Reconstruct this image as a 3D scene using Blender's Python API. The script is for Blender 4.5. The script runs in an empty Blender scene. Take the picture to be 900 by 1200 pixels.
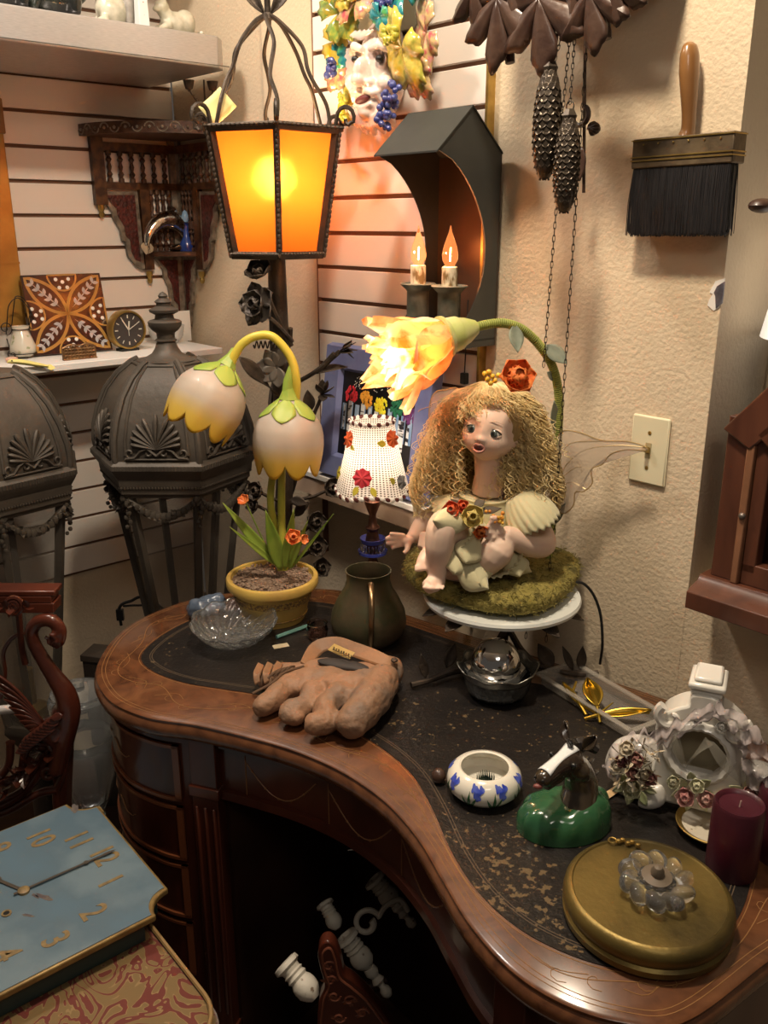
import bpy, math, random
from mathutils import Vector as V, Matrix as Mx, noise
R = math.radians; pi = math.pi; sin = math.sin; cos = math.cos
random.seed(7)
sc = bpy.context.scene
# ---------------------------------------------------------------- camera
FPX = 1040.0; PITCH = R(18); CAM = V((0, 0, 1.54))
cd = bpy.data.cameras.new('camera'); cam = bpy.data.objects.new('camera', cd)
sc.collection.objects.link(cam); sc.camera = cam
cam.location = CAM; cam.rotation_euler = (R(90) - PITCH, 0, 0)
cd.sensor_fit = 'VERTICAL'; cd.sensor_height = 24; cd.lens = 24 * FPX / 1200; cd.clip_start = .02
# ---------------------------------------------------------------- world, lights, exposure
sc.view_settings.view_transform = 'Standard'; sc.view_settings.look = 'None'
sc.view_settings.gamma = 1; sc.view_settings.use_curve_mapping = False
sc.view_settings.exposure = 0.6
w = bpy.data.worlds.new('world'); sc.world = w; w.use_nodes = True
w.node_tree.nodes['Background'].inputs[0].default_value = (1.0, .86, .72, 1)
w.node_tree.nodes['Background'].inputs[1].default_value = .045
def area(name, loc, target, size, power, col):
    l = bpy.data.lights.new(name, 'AREA'); l.shape = 'DISK'; l.size = size; l.energy = power; l.color = col
    o = bpy.data.objects.new(name, l); sc.collection.objects.link(o); o.location = loc
    o.rotation_euler = (V(target) - V(loc)).to_track_quat('-Z', 'Y').to_euler()
    return o
WARM = (1.0, .84, .64)
area('ceiling_spot_light', (.0, 1.0, 2.56), (.2, 1.2, .8), .16, 17, WARM)
area('ceiling_spot_light', (-.75, 1.55, 2.56), (-.7, 1.9, 1.2), .2, 10, (1.0, .88, .76))
area('ceiling_panel_light', (.3, -.3, 2.56), (0, 1.2, .9), .7, 5.5, (1.0, .90, .78))
def point(name, loc, power, col, r=.02):
    l = bpy.data.lights.new(name, 'POINT'); l.energy = power; l.color = col; l.shadow_soft_size = r
    o = bpy.data.objects.new(name, l); sc.collection.objects.link(o); o.location = loc
    return o
# ---------------------------------------------------------------- measuring helpers
def ray(px, py):
    x = (px - 450) / FPX; y = (600 - py) / FPX
    return V((x, cos(PITCH) + y * sin(PITCH), -sin(PITCH) + y * cos(PITCH)))
def onZ(px, py, z):
    r = ray(px, py); return CAM + r * ((z - CAM.z) / r.z)
def atF(px, py, F):
    r = ray(px, py); return CAM + r * (F / r.y)
def mpp(P):   # metres per pixel at a point
    d = V(P) - CAM; return (d.y * cos(PITCH) - d.z * sin(PITCH)) / FPX
# wall frames: A = left wall, B = right wall; x along the wall to the right, y into the wall
aX = V((.749, .6626, 0)).normalized(); aY = V((-aX.y, aX.x, 0))
bX = V((aX.y, -aX.x, 0)); bY = aX.copy()
K = V((-.5763, 2.65, 0))
OB = K - bY * (K.dot(bY) - 1.28)
def frame(O, X, Y):
    return Mx(((X.x, Y.x, 0, O.x), (X.y, Y.y, 0, O.y), (0, 0, 1, O.z), (0, 0, 0, 1)))
TA = frame(K, aX, aY); TB = frame(OB, bX, bY)
def toW(px, py, O, X, Y, out):
    r = ray(px, py); P0 = O - Y * out; t = (P0 - CAM).dot(Y) / r.dot(Y); wd = CAM + r * t
    return ((wd - O).dot(X), wd.z)
def toA(px, py, out=0): return toW(px, py, K, aX, aY, out)
def toB(px, py, out=0): return toW(px, py, OB, bX, bY, out)
ZD = .765   # desk top height
# ---------------------------------------------------------------- mesh builder
def fr(loc, d, up=(0, 0, 1)):
    """matrix whose Y axis is d and whose Z axis is as close to up as can be"""
    y = V(d).normalized(); u = V(up); x = y.cross(u)
    if x.length < 1e-5: x = y.cross(V((1, 0, 0)))
    x.normalize(); z = x.cross(y)
    m = Mx.Identity(4)
    for i, a in enumerate((x, y, z)):
        m[0][i], m[1][i], m[2][i] = a
    m.translation = V(loc); return m
def RX(a): return Mx.Rotation(a, 4, 'X')
def RY(a): return Mx.Rotation(a, 4, 'Y')
def RZ(a): return Mx.Rotation(a, 4, 'Z')
def T(*a): return Mx.Translation(V(a if len(a) == 3 else a[0]))
def S(x, y=None, z=None):
    if y is None: y = z = x
    return Mx.Diagonal((x, y, z, 1))
I4 = Mx.Identity(4)
def lerpl(r, t):
    q = t*(len(r)-1); i = min(int(q), len(r)-2); return r[i] + (r[i+1]-r[i])*(q-i)
class G:
    def __init__(s): s.v = []; s.f = []
    def put(s, vs, fs, M=None):
        k = len(s.v)
        s.v += [tuple(M @ V(p)) for p in vs] if M is not None else [tuple(p) for p in vs]
        s.f += [tuple(i + k for i in f) for f in fs]; return s
    def add(s, g, M=None): return s.put(g.v, g.f, M)
    def box(s, x0, x1, y0, y1, z0, z1, M=None):
        return s.put([(x0,y0,z0),(x1,y0,z0),(x1,y1,z0),(x0,y1,z0),(x0,y0,z1),(x1,y0,z1),(x1,y1,z1),(x0,y1,z1)],
            [(0,3,2,1),(4,5,6,7),(0,1,5,4),(1,2,6,5),(2,3,7,6),(3,0,4,7)], M)
    def cbox(s, c, d, M=None):
        return s.box(c[0]-d[0]/2, c[0]+d[0]/2, c[1]-d[1]/2, c[1]+d[1]/2, c[2]-d[2]/2, c[2]+d[2]/2, M)
    def tube(s, pts, r, n=8, closed=False, M=None, flat=1, up=None):
        pts = [V(p) for p in pts]; N = len(pts)
        if isinstance(r, (int, float)): r = [r] * N
        elif len(r) != N: r = [lerpl(r, i/(N-1)) for i in range(N)]
        vs = []; fs = []; nn = None
        for i, p in enumerate(pts):
            a = pts[i-1] if (i or closed) else p; b = pts[(i+1) % N] if (i < N-1 or closed) else p
            t = (b - a); t = t.normalized() if t.length > 1e-9 else V((0, 0, 1))
            if nn is None:
                nn = V(up) if up else (V((0, 0, 1)) if abs(t.z) < .9 else V((1, 0, 0)))
            nn = nn - t * nn.dot(t)
            if nn.length < 1e-6: nn = t.orthogonal()
            nn.normalize(); bb = t.cross(nn)
            for k in range(n):
                A = 2*pi*k/n; vs.append(p + (bb*cos(A) + nn*sin(A)*flat)*r[i])
        for i in range(N if closed else N-1):
            j = (i+1) % N
            for k in range(n):
                l = (k+1) % n; fs.append((i*n+k, i*n+l, j*n+l, j*n+k))
        if not closed: fs.append(tuple(range(n-1, -1, -1))); fs.append(tuple((N-1)*n+k for k in range(n)))
        return s.put(vs, fs, M)
    def lathe(s, prof, n=32, M=None, ph=0, mod=None, arc=None):
        vs = []; fs = []; m = len(prof)
        for k in range(n):
            A = ph + 2*pi*k/n; q = mod(A) if mod else 1
            for (r, z) in prof: vs.append((r*q*cos(A), r*q*sin(A), z))
        for k in range(n):
            l = (k+1) % n
            for i in range(m-1):
                if prof[i][0] < 1e-6 and prof[i+1][0] < 1e-6: continue
                fs.append((k*m+i, l*m+i, l*m+i+1, k*m+i+1))
        return s.put(vs, fs, M)
    def ball(s, c, r, n=16, M=None, rot=None):
        if isinstance(r, (int, float)): r = (r, r, r)
        m = max(4, n//2); vs = [(0,0,1)]; fs = []
        for j in range(1, m):
            b = pi*j/m
            for k in range(n): a = 2*pi*k/n; vs.append((sin(b)*cos(a), sin(b)*sin(a), cos(b)))
        vs.append((0,0,-1)); e = len(vs)-1
        for k in range(n):
            l = (k+1) % n; fs.append((0, 1+k, 1+l)); fs.append((e, 1+(m-2)*n+l, 1+(m-2)*n+k))
            for j in range(m-2): fs.append((1+j*n+k, 1+(j+1)*n+k, 1+(j+1)*n+l, 1+j*n+l))
        X = T(c) @ (rot if rot is not None else I4) @ S(*r)
        return s.put(vs, fs, (M @ X) if M is not None else X)
    def prism(s, poly, z0, z1, M=None):
        n = len(poly)
        vs = [(x, y, z0) for x, y in poly] + [(x, y, z1) for x, y in poly]
        fs = [tuple(range(n-1, -1, -1)), tuple(range(n, 2*n))] + [(i, (i+1) % n, n+(i+1) % n, n+i) for i in range(n)]
        return s.put(vs, fs, M)
    def grid(s, f, nu, nv, M=None, cu=False, cv=False):
        vs = [f(i/(nu if cu else nu-1), j/(nv if cv else nv-1)) for i in range(nu) for j in range(nv)]
        fs = []
        for i in range(nu if cu else nu-1):
            for j in range(nv if cv else nv-1):
                a, b = (i+1) % nu, (j+1) % nv
                fs.append((i*nv+j, a*nv+j, a*nv+b, i*nv+b))
        return s.put(vs, fs, M)
    def leaf(s, M, L, W, bend=.15, fold=.15, n=10, lob=0, peak=.45, nl=3, curl=0):
        def f(u, v):
            q = (v*2-1); wd = W/2*(sin(pi*min(1, u**(math.log(.5)/math.log(peak)))) + .02)
            if lob: wd *= 1 + lob*sin(u*pi*2*nl)
            return (q*wd, u*L, bend*L*u*u + fold*abs(q)*wd - curl*W*q*q*u)
        return s.grid(f, n, 7, M)
def arcpts(c, r, a0, a1, n=16, ax=(1, 0, 0), ay=(0, 0, 1)):
    c = V(c); ax = V(ax); ay = V(ay)
    return [c + ax*(r*cos(a0+(a1-a0)*i/(n-1))) + ay*(r*sin(a0+(a1-a0)*i/(n-1))) for i in range(n)]
def spl(pts, n=8, closed=False):
    """Catmull-Rom through pts"""
    P = [V(p) for p in pts]; N = len(P); out = []
    for i in range(N if closed else N-1):
        p0 = P[(i-1) % N] if (closed or i) else P[0]; p1 = P[i]; p2 = P[(i+1) % N]
        p3 = P[(i+2) % N] if (closed or i < N-2) else P[-1]
        for k in range(n):
            t = k/n
            out.append(.5*((2*p1) + (p2-p0)*t + (2*p0-5*p1+4*p2-p3)*t*t + (3*p1-p0-3*p2+p3)*t**3))
    if not closed: out.append(P[-1])
    return out
def spiral(c, r0, r1, a0, a1, n=24, ax=(1,0,0), ay=(0,0,1)):
    c = V(c); ax = V(ax); ay = V(ay); o = []
    for i in range(n):
        t = i/(n-1); a = a0+(a1-a0)*t; r = r0+(r1-r0)*t; o.append(c + ax*(r*cos(a)) + ay*(r*sin(a)))
    return o
COL = sc.collection
def obj(name, g, m, parent=None, smooth=True, solid=0, bevel=0, sub=0, remesh=0, rsm=6, ang=40, M=None, disp=None, off=0):
    me = bpy.data.meshes.new(name); me.from_pydata(g.v, [], g.f); me.update(); me.validate()
    o = bpy.data.objects.new(name, me); COL.objects.link(o)
    for mm in (m if isinstance(m, (list, tuple)) else [m]): me.materials.append(mm)
    if smooth:
        me.shade_smooth()
        if not remesh and ang < 180: me.set_sharp_from_angle(angle=R(ang))
    if parent: o.parent = parent
    if M is not None: o.matrix_local = M
    if remesh:
        q = o.modifiers.new('remesh', 'REMESH'); q.mode = 'VOXEL'; q.voxel_size = remesh; q.use_smooth_shade = True
        if rsm:
            q = o.modifiers.new('smooth', 'SMOOTH'); q.iterations = rsm; q.factor = .5
    if solid:
        q = o.modifiers.new('solid', 'SOLIDIFY'); q.thickness = solid; q.offset = off
    if bevel:
        q = o.modifiers.new('bevel', 'BEVEL'); q.width = bevel; q.segments = 2; q.limit_method = 'ANGLE'; q.angle_limit = R(40)
    if sub:
        q = o.modifiers.new('sub', 'SUBSURF'); q.levels = sub; q.render_levels = sub
    if disp:
        st, sz, dp = disp
        tx = bpy.data.textures.new(name+'_tex', 'CLOUDS'); tx.noise_scale = sz; tx.noise_depth = dp
        q = o.modifiers.new('disp', 'DISPLACE'); q.texture = tx; q.strength = st; q.texture_coords = 'LOCAL'
    return o
def tag(o, label=None, cat=None, group=None, kind=None):
    if label: o['label'] = label
    if cat: o['category'] = cat
    if group: o['group'] = group
    if kind: o['kind'] = kind
    return o
def thing(name, label, cat, M=None, group=None):
    o = bpy.data.objects.new(name, None); COL.objects.link(o); o.empty_display_size = .02
    if M is not None:
        o.matrix_world = M if isinstance(M, Mx) else T(M)
    return tag(o, label, cat, group)
def curves(name, lines, r, m, parent=None, res=0, M=None, cyc=False):
    if len(lines) < 80:
        g = G()
        for L in lines: g.tube(L, r, 6)
        return obj(name, g, m, parent, M=M)
    c = bpy.data.curves.new(name, 'CURVE'); c.dimensions = '3D'; c.bevel_depth = r; c.bevel_resolution = res
    for L in lines:
        s = c.splines.new('POLY'); s.points.add(len(L)-1); s.use_smooth = True
        co = []
        for p in L: co += [p[0], p[1], p[2], 1]
        s.points.foreach_set('co', co); s.use_cyclic_u = cyc
    c.materials.append(m); o = bpy.data.objects.new(name, c); COL.objects.link(o)
    if parent: o.parent = parent
    if M is not None: o.matrix_local = M
    return o
def copy_tree(o, parent=None):
    c = o.copy(); COL.objects.link(c); c.parent = parent
    for ch in list(o.children): copy_tree(ch, c)
    return c
def text(name, s, size, m, parent, M, ext=.0006, bold=0):
    c = bpy.data.curves.new(name, 'FONT'); c.body = s; c.size = size; c.extrude = ext; c.align_x = 'CENTER'; c.align_y = 'CENTER'; c.offset = bold
    c.materials.append(m); o = bpy.data.objects.new(name, c); COL.objects.link(o); o.parent = parent; o.matrix_local = M
    bpy.context.view_layer.update()
    me = bpy.data.meshes.new_from_object(o.evaluated_get(bpy.context.evaluated_depsgraph_get())); bpy.data.objects.remove(o)
    o = bpy.data.objects.new(name, me); COL.objects.link(o); o.parent = parent; o.matrix_local = M
    return o
# ---------------------------------------------------------------- materials
def mat(n, c, r=.5, m=0, c2=None, sc_=10, rp=(.35, .65), bump=0, bs=80, trans=0, ior=1.45, alpha=1, emit=0, ec=None, coat=0, sss=0, sheen=0, c3=None, st=None, det=5, tl=0, thin=False, distort=0):
    M_ = bpy.data.materials.new(n); M_.use_nodes = True; nt = M_.node_tree; N = nt.nodes; L = nt.links
    b = N['Principled BSDF']; b.inputs['Base Color'].default_value = (*c, 1)
    b.inputs['Roughness'].default_value = r; b.inputs['Metallic'].default_value = m; b.inputs['IOR'].default_value = ior
    b.inputs['Transmission Weight'].default_value = trans; b.inputs['Alpha'].default_value = alpha
    b.inputs['Coat Weight'].default_value = coat; b.inputs['Coat Roughness'].default_value = .12
    b.inputs['Sheen Weight'].default_value = sheen
    if sss: b.inputs['Subsurface Weight'].default_value = sss; b.inputs['Subsurface Scale'].default_value = .01
    if emit: b.inputs['Emission Strength'].default_value = emit; b.inputs['Emission Color'].default_value = (*(ec or c), 1)
    tc = N.new('ShaderNodeTexCoord'); src = tc.outputs['Object']
    if st:
        mp = N.new('ShaderNodeMapping'); mp.inputs['Scale'].default_value = st; L.new(src, mp.inputs[0]); src2 = mp.outputs[0]
    else: src2 = src
    if c2:
        nz = N.new('ShaderNodeTexNoise'); nz.inputs['Scale'].default_value = sc_; nz.inputs['Detail'].default_value = det; nz.inputs['Distortion'].default_value = distort; L.new(src2, nz.inputs['Vector'])
        cr = N.new('ShaderNodeValToRGB'); e = cr.color_ramp.elements; e[0].position = rp[0]; e[1].position = rp[1]
        e[0].color = (*c, 1); e[1].color = (*c2, 1)
        if c3: x = e.new((rp[0]+rp[1])/2); x.color = (*c3, 1)
        L.new(nz.outputs[0], cr.inputs[0]); L.new(cr.outputs[0], b.inputs['Base Color'])
    if bump:
        n2 = N.new('ShaderNodeTexNoise'); n2.inputs['Scale'].default_value = bs; n2.inputs['Detail'].default_value = 3; L.new(src2, n2.inputs['Vector'])
        bp = N.new('ShaderNodeBump'); bp.inputs['Strength'].default_value = bump; bp.inputs['Distance'].default_value = .004
        L.new(n2.outputs[0], bp.inputs['Height']); L.new(bp.outputs[0], b.inputs['Normal'])
    if tl:  # thin translucent sheet
        tr = N.new('ShaderNodeBsdfTranslucent'); mx = N.new('ShaderNodeMixShader'); mx.inputs[0].default_value = tl
        out = N['Material Output']
        if c2: L.new(cr.outputs[0], tr.inputs[0])
        else: tr.inputs[0].default_value = (*c, 1)
        L.new(b.outputs[0], mx.inputs[1]); L.new(tr.outputs[0], mx.inputs[2]); L.new(mx.outputs[0], out.inputs[0])
    return M_
def gradmat(n, stops, axis=2, lo=0, hi=1, r=.4, tl=.4, coat=0, emit=0, sc_=0):
    """paint that changes along an object axis (dipped or sprayed glass, two-tone enamel)"""
    M_ = bpy.data.materials.new(n); M_.use_nodes = True; nt = M_.node_tree; N = nt.nodes; L = nt.links
    b = N['Principled BSDF']; b.inputs['Roughness'].default_value = r; b.inputs['Coat Weight'].default_value = coat
    tc = N.new('ShaderNodeTexCoord'); sp = N.new('ShaderNodeSeparateXYZ'); L.new(tc.outputs['Object'], sp.inputs[0])
    mr = N.new('ShaderNodeMapRange'); mr.inputs[1].default_value = lo; mr.inputs[2].default_value = hi; L.new(sp.outputs[axis], mr.inputs[0])
    cr = N.new('ShaderNodeValToRGB'); e = cr.color_ramp.elements
    e[0].position, e[0].color = stops[0][0], (*stops[0][1], 1); e[1].position, e[1].color = stops[-1][0], (*stops[-1][1], 1)
    for q, c in stops[1:-1]: x = e.new(q); x.color = (*c, 1)
    L.new(mr.outputs[0], cr.inputs[0]); L.new(cr.outputs[0], b.inputs['Base Color'])
    if emit: L.new(cr.outputs[0], b.inputs['Emission Color']); b.inputs['Emission Strength'].default_value = emit
    if tl:
        tr = N.new('ShaderNodeBsdfTranslucent'); mx = N.new('ShaderNodeMixShader'); mx.inputs[0].default_value = tl
        L.new(cr.outputs[0], tr.inputs[0]); L.new(b.outputs[0], mx.inputs[1]); L.new(tr.outputs[0], mx.inputs[2]); L.new(mx.outputs[0], N['Material Output'].inputs[0])
    return M_
def sheer(n, c, a, r=.4):
    """a see-through sheet (dusty window glass, tulle): part of the light passes straight through"""
    M_ = bpy.data.materials.new(n); M_.use_nodes = True; nt = M_.node_tree; N = nt.nodes; L = nt.links
    b = N['Principled BSDF']; b.inputs['Base Color'].default_value = (*c, 1); b.inputs['Roughness'].default_value = r
    t = N.new('ShaderNodeBsdfTransparent'); mx = N.new('ShaderNodeMixShader'); mx.inputs[0].default_value = a
    L.new(t.outputs[0], mx.inputs[1]); L.new(b.outputs[0], mx.inputs[2]); L.new(mx.outputs[0], N['Material Output'].inputs[0])
    return M_
m_stucco = mat('stucco_paint', (.62, .50, .35), .75, bump=.5, bs=130, c2=(.66, .54, .385), sc_=3)
m_white_lam = mat('white_laminate', (.80, .74, .68), .38, c2=(.76, .70, .64), sc_=2)
m_groove = mat('brown_fibreboard', (.17, .085, .05), .8)
m_iron = mat('brown_wrought_iron', (.045, .035, .028), .5, .6, c2=(.085, .062, .045), sc_=25, bump=.4, bs=120)
m_bronze = mat('painted_cast_metal', (.060, .050, .040), .55, .25, c2=(.10, .083, .066), sc_=7, bump=.25, bs=60)
m_black = mat('black_plastic', (.012, .012, .012), .4)
m_brass = mat('aged_brass', (.55, .38, .12), .35, .9, c2=(.35, .23, .07), sc_=30)
m_gold = mat('worn_gold_leaf', (.22, .155, .045), .42, .65, c2=(.085, .062, .022), sc_=9, c3=(.17, .12, .035), bump=.15, bs=90)
m_glass = mat('clear_glass', (1, 1, 1), .02, trans=1, ior=1.45)
m_crystal = mat('cut_crystal', (.97, .98, .98), .02, trans=.965, ior=1.5)
m_cream = mat('cream_glaze', (.80, .76, .66), .18, coat=.6, c2=(.74, .70, .60), sc_=12)
m_white = mat('white_paint', (.80, .78, .74), .4)
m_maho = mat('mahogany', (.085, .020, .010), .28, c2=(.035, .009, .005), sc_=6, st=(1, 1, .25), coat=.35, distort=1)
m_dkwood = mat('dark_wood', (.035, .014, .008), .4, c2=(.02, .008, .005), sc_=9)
m_pewter = mat('old_pewter', (.24, .235, .22), .33, .9, c2=(.12, .115, .10), sc_=20)
# ================================================================ THE ROOM
def struct(name, g, m, parent=None, **k):
    o = obj(name, g, m, parent, **k)
    if parent is None: o['kind'] = 'structure'
    return o
xb_right = toB(847, 285)[0]            # outer corner where the window recess begins
yW = .015                              # painted wall stands this far behind the slat faces
g = G().box(-2.6, 0, 0.012, .12, 0, 2.6); struct('wall_left', g, m_stucco, M=TA)
x318 = toB(318, 285, -.02)[0]; x372 = toB(372, 285)[0]; x565 = toB(565, 285)[0]
g = G().box(0, x318, .045, .2, 0, 2.6)
g.box(x318, xb_right, yW, .2, 0, 2.6)
zl = toB(803, 712)[1] - .005
g.box(xb_right - .001, xb_right + 1.4, yW, .2, 0, zl)
struct('wall_right', g, m_stucco, M=TB)
g = G().box(xb_right - .02, xb_right + .0, .19, .62, 0, 2.6); g.box(xb_right - .02, xb_right + 1.4, .60, .66, 0, 2.6)
struct('wall_recess', g, m_stucco, M=TB)
# floor and ceiling
m_floor = mat('worn_floor_boards', (.075, .032, .016), .4, c2=(.03, .013, .008), sc_=3, st=(1, 7, 1))
struct('floor', G().box(-2.6, 3, -1.5, 3.6, -.05, 0), m_floor)
struct('ceiling', G().box(-2.6, 3, -1.5, 3.6, 2.6, 2.65), m_white)
# slat wall: boards with brown grooves between them
def slats(nm, Tm, x0, x1, z_of, zref, pitch, zbot, ztop=2.6):
    g = G(); k = 0; z = zref
    while z - pitch > zbot - .01: z -= pitch
    zs = []
    while z < ztop: zs.append(z); z += pitch
    h = .0045
    for z in zs:
        a = z + h; b = z + pitch - h
        g.prism([(0, a), (-.008, a+.0), (-.009, a+.001), (-.009, b-.001), (-.008, b), (0, b)], x0, x1,
                Mx(((0, 0, 1, 0), (1, 0, 0, .009), (0, 1, 0, 0), (0, 0, 0, 1))))
    p = struct(nm, G().box(x0, x1, .009, .0125, zs[0]-.004, ztop), m_groove, M=Tm)
    obj('slat_boards', g, m_white_lam, p)
    return p
zA1 = toA(100, 175)[1]; zA2 = toA(87, 673)[1]; pA = (zA1 - zA2)/14
slats('trim_1', TA, -2.4, -.004, None, zA2, pA, zA2)
zB1 = toB(430, 187)[1]; zB2 = toB(402, 392)[1]; pB = (zB1 - zB2)/5
slats('trim_2', TB, x372, x565, None, zB2, pB, 1.0)
g = G().box(x565, x565 + .006, -.004, .016, .75, 2.6); struct('trim_3', g, m_brass, M=TB)
g = G().box(x372 - .003, x372, -.001, .016, .75, 2.6); struct('trim_4', g, m_groove, M=TB)
# torn corner patch, bare metal bead showing
a = toB(824, 345); b = toB(844, 345)
cz = a[1]; x0 = a[0]; x1 = xb_right + .002; hh = (toB(835, 323)[1] - toB(835, 362)[1]) / 2
g = G()
pl = [(x1, cz+hh), (x0+.010, cz+hh*.8), (x0+.006, cz+hh*.45), (x0+.002, cz+.1*hh), (x0+.008, cz), (x0+.003, cz-.35*hh), (x0+.001, cz-.7*hh), (x0+.012, cz-hh), (x1-.004, cz-.8*hh), (x1, cz-.3*hh)]
g.prism(pl, 0, .0015, Mx(((1,0,0,0),(0,0,1,yW-.0012),(0,1,0,0),(0,0,0,1))))
o = struct('trim_5', g, m_white, M=TB)
pl = [(x1+.0005, cz+hh*.8), (x0+.014, cz+hh*.5), (x0+.010, cz+.1*hh), (x0+.013, cz-.1*hh), (x0+.016, cz-hh*.85), (x1+.0005, cz-.5*hh)]
g = G().prism(pl, 0, .003, Mx(((1,0,0,0),(0,0,1,yW-.0024),(0,1,0,0),(0,0,0,1))))
obj('bare_corner_bead', g, mat('zinc_bead', (.22, .22, .26), .45, .7, c2=(.12, .12, .15), sc_=90), o)
# switch plate
cx, cz = toB(756, 529)
sw = thing('light_switch', 'ivory toggle light switch plate on the textured wall right of the doll', 'light switch', TB @ T(cx, yW, cz))
m_ivory = mat('ivory_plastic', (.72, .66, .46), .35)
pw, ph = .07, .116
g = G().prism([(-pw/2, -ph/2), (pw/2, -ph/2), (pw/2, ph/2), (-pw/2, ph/2)], 0, .006, RX(R(90)))
obj('cover_plate', g, m_ivory, sw, bevel=.003)
obj('slot', G().cbox((0, -.0062, 0), (.011, .001, .026)), mat('dark_ivory', (.35, .30, .17), .5), sw)
obj('toggle', G().box(-.004, .004, -.022, 0, -.005, .005, T(0, 0, -.003) @ RX(R(-25))), m_brass, sw, bevel=.0015)
for z in (-.03, .03):
    o = obj('screw', G().lathe([(0, .0015), (.003, .001), (.0035, 0)], 12, T(0, -.006, z) @ RX(R(90))), m_brass, sw)
# ================================================================ THE DESK
WO = [onZ(*p, ZD) for p in [(385,690),(250,697),(158,728),(115,776),(125,815),(170,838),(230,848),(290,862),(345,878),(400,902),(450,936),(490,980),(520,1030),(552,1082),(600,1135),(660,1173),(730,1195),(800,1195)]]
U = (onZ(760, 812, ZD) - onZ(385, 690, ZD)).normalized(); Vv = V((U.y, -U.x, 0));  Vv = -Vv if Vv.y > 0 else Vv
O0 = onZ(385, 690, ZD)
for (u, v) in ((1.075, .50), (1.12, .32), (1.06, .12), (.92, .02), (.75, .0)): WO.append(O0 + U*u + Vv*v)
WO.append(O0 + U*.35); WO.append(O0 + U*.15)
out2 = spl(WO, 14, True); out2 = [V((p.x, p.y, 0)) for p in out2]
def resample(P, ds, closed=True):
    P = list(P); 
    if closed: P.append(P[0])
    o = [P[0]]; acc = 0
    for i in range(1, len(P)):
        a, b = P[i-1], P[i]; L = (b-a).length
        while acc + L >= ds:
            t = (ds-acc)/L; a = a.lerp(b, t); o.append(a); L = (b-a).length; acc = 0
        acc += L
    return o
OUT = resample(out2, .012)
NP = len(OUT)
cen = sum(OUT, V((0,0,0)))/NP
area2 = sum(OUT[i].x*OUT[(i+1)%NP].y - OUT[(i+1)%NP].x*OUT[i].y for i in range(NP))
sgn = 1 if area2 > 0 else -1
def nrm(P, i):
    n = len(P); t = (P[(i+2) % n] - P[(i-2) % n]).normalized(); return V((t.y, -t.x, 0))*sgn   # outward
NRM = [nrm(OUT, i) for i in range(NP)]
def off(i, d, z): p = OUT[i % NP] + NRM[i % NP]*d; return (p.x, p.y, z)
def near(px, py, z=ZD):
    q = onZ(px, py, z); q.z = 0; return min(range(NP), key=lambda i: (OUT[i]-q).length)
m_burl = mat('burr_walnut', (.155, .060, .024), .26, c2=(.065, .023, .010), sc_=14, c3=(.115, .043, .018), rp=(.3, .72), coat=.4, distort=2.5)
m_edge = mat('walnut_edge', (.26, .10, .04), .3, c2=(.15, .052, .02), sc_=18, st=(1, 1, .2), coat=.3)
m_inlay = mat('boxwood_inlay', (.27, .13, .045), .35, coat=.3)
desk = thing('kidney_desk', 'kidney-shaped inlaid walnut desk with a worn black leather top against the wall', 'desk', T(O0.x, O0.y, 0))
DI = T(-O0.x, -O0.y, 0)
prof = [(0, -.034), (.004, -.030), (.006, -.022), (.004, -.012), (.0, -.008), (.001, -.003), (-.003, 0)]
g = G(); vs = []; n = len(prof)
for i in range(NP):
    for d, z in prof: vs.append(off(i, d, ZD+z))
fs = [(i*n+k, ((i+1) % NP)*n+k, ((i+1) % NP)*n+k+1, i*n+k+1) for i in range(NP) for k in range(n-1)]
fs.append(tuple(i*n+n-1 for i in range(NP))); fs.append(tuple(i*n for i in range(NP-1, -1, -1)))
g.put(vs, fs); obj('desk_top', g, m_burl, desk, M=DI)
# leather
LW = [(372,706),(300,712),(240,722),(195,742),(166,768),(178,786),(215,800),(262,808),(320,818),(385,842),(440,872),(480,905),(505,945),(530,1000),(560,1045),(600,1083),(650,1112),(710,1133),(770,1138),(830,1118),(868,1070),(885,1010),(893,960)]
LWp = [onZ(*p, ZD) for p in LW] + [O0 + U*.90 + Vv*.06, O0+U*.7+Vv*.045, O0 + U*.45 + Vv*.045, O0+U*.2+Vv*.045]
LP = resample([V((p.x, p.y, 0)) for p in spl(LWp, 12, True)], .012)
m_leather = mat('worn_black_leather', (.010, .0085, .0080), .36, c2=(.017, .013, .011), sc_=14, bump=.3, bs=160)
# wear: brown scuffs and rubbed-through patches where the leather has lost its finish
nt = m_leather.node_tree; N = nt.nodes; L = nt.links; b = N['Principled BSDF']
tc = N.new('ShaderNodeTexCoord'); n1 = N.new('ShaderNodeTexNoise'); n1.inputs['Scale'].default_value = 105; n1.inputs['Detail'].default_value = 8; L.new(tc.outputs['Object'], n1.inputs['Vector'])
n2 = N.new('ShaderNodeTexNoise'); n2.inputs['Scale'].default_value = 3.5; n2.inputs['Detail'].default_value = 3; L.new(tc.outputs['Object'], n2.inputs['Vector'])
wear_c = onZ(600, 1040, ZD)
vd = N.new('ShaderNodeVectorMath'); vd.operation = 'DISTANCE'; vd.inputs[1].default_value = (wear_c.x, wear_c.y, ZD); L.new(tc.outputs['Object'], vd.inputs[0])
mr = N.new('ShaderNodeMapRange'); mr.inputs[1].default_value = .02; mr.inputs[2].default_value = .22; mr.inputs[3].default_value = .085; mr.inputs[4].default_value = -.075; L.new(vd.outputs['Value'], mr.inputs[0])
ad = N.new('ShaderNodeMath'); ad.operation = 'ADD'; L.new(n1.outputs[0], ad.inputs[0]); L.new(mr.outputs[0], ad.inputs[1])
ml = N.new('ShaderNodeMath'); ml.operation = 'MULTIPLY_ADD'; ml.inputs[1].default_value = .30; L.new(n2.outputs[0], ml.inputs[0]); L.new(ad.outputs[0], ml.inputs[2])
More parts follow.
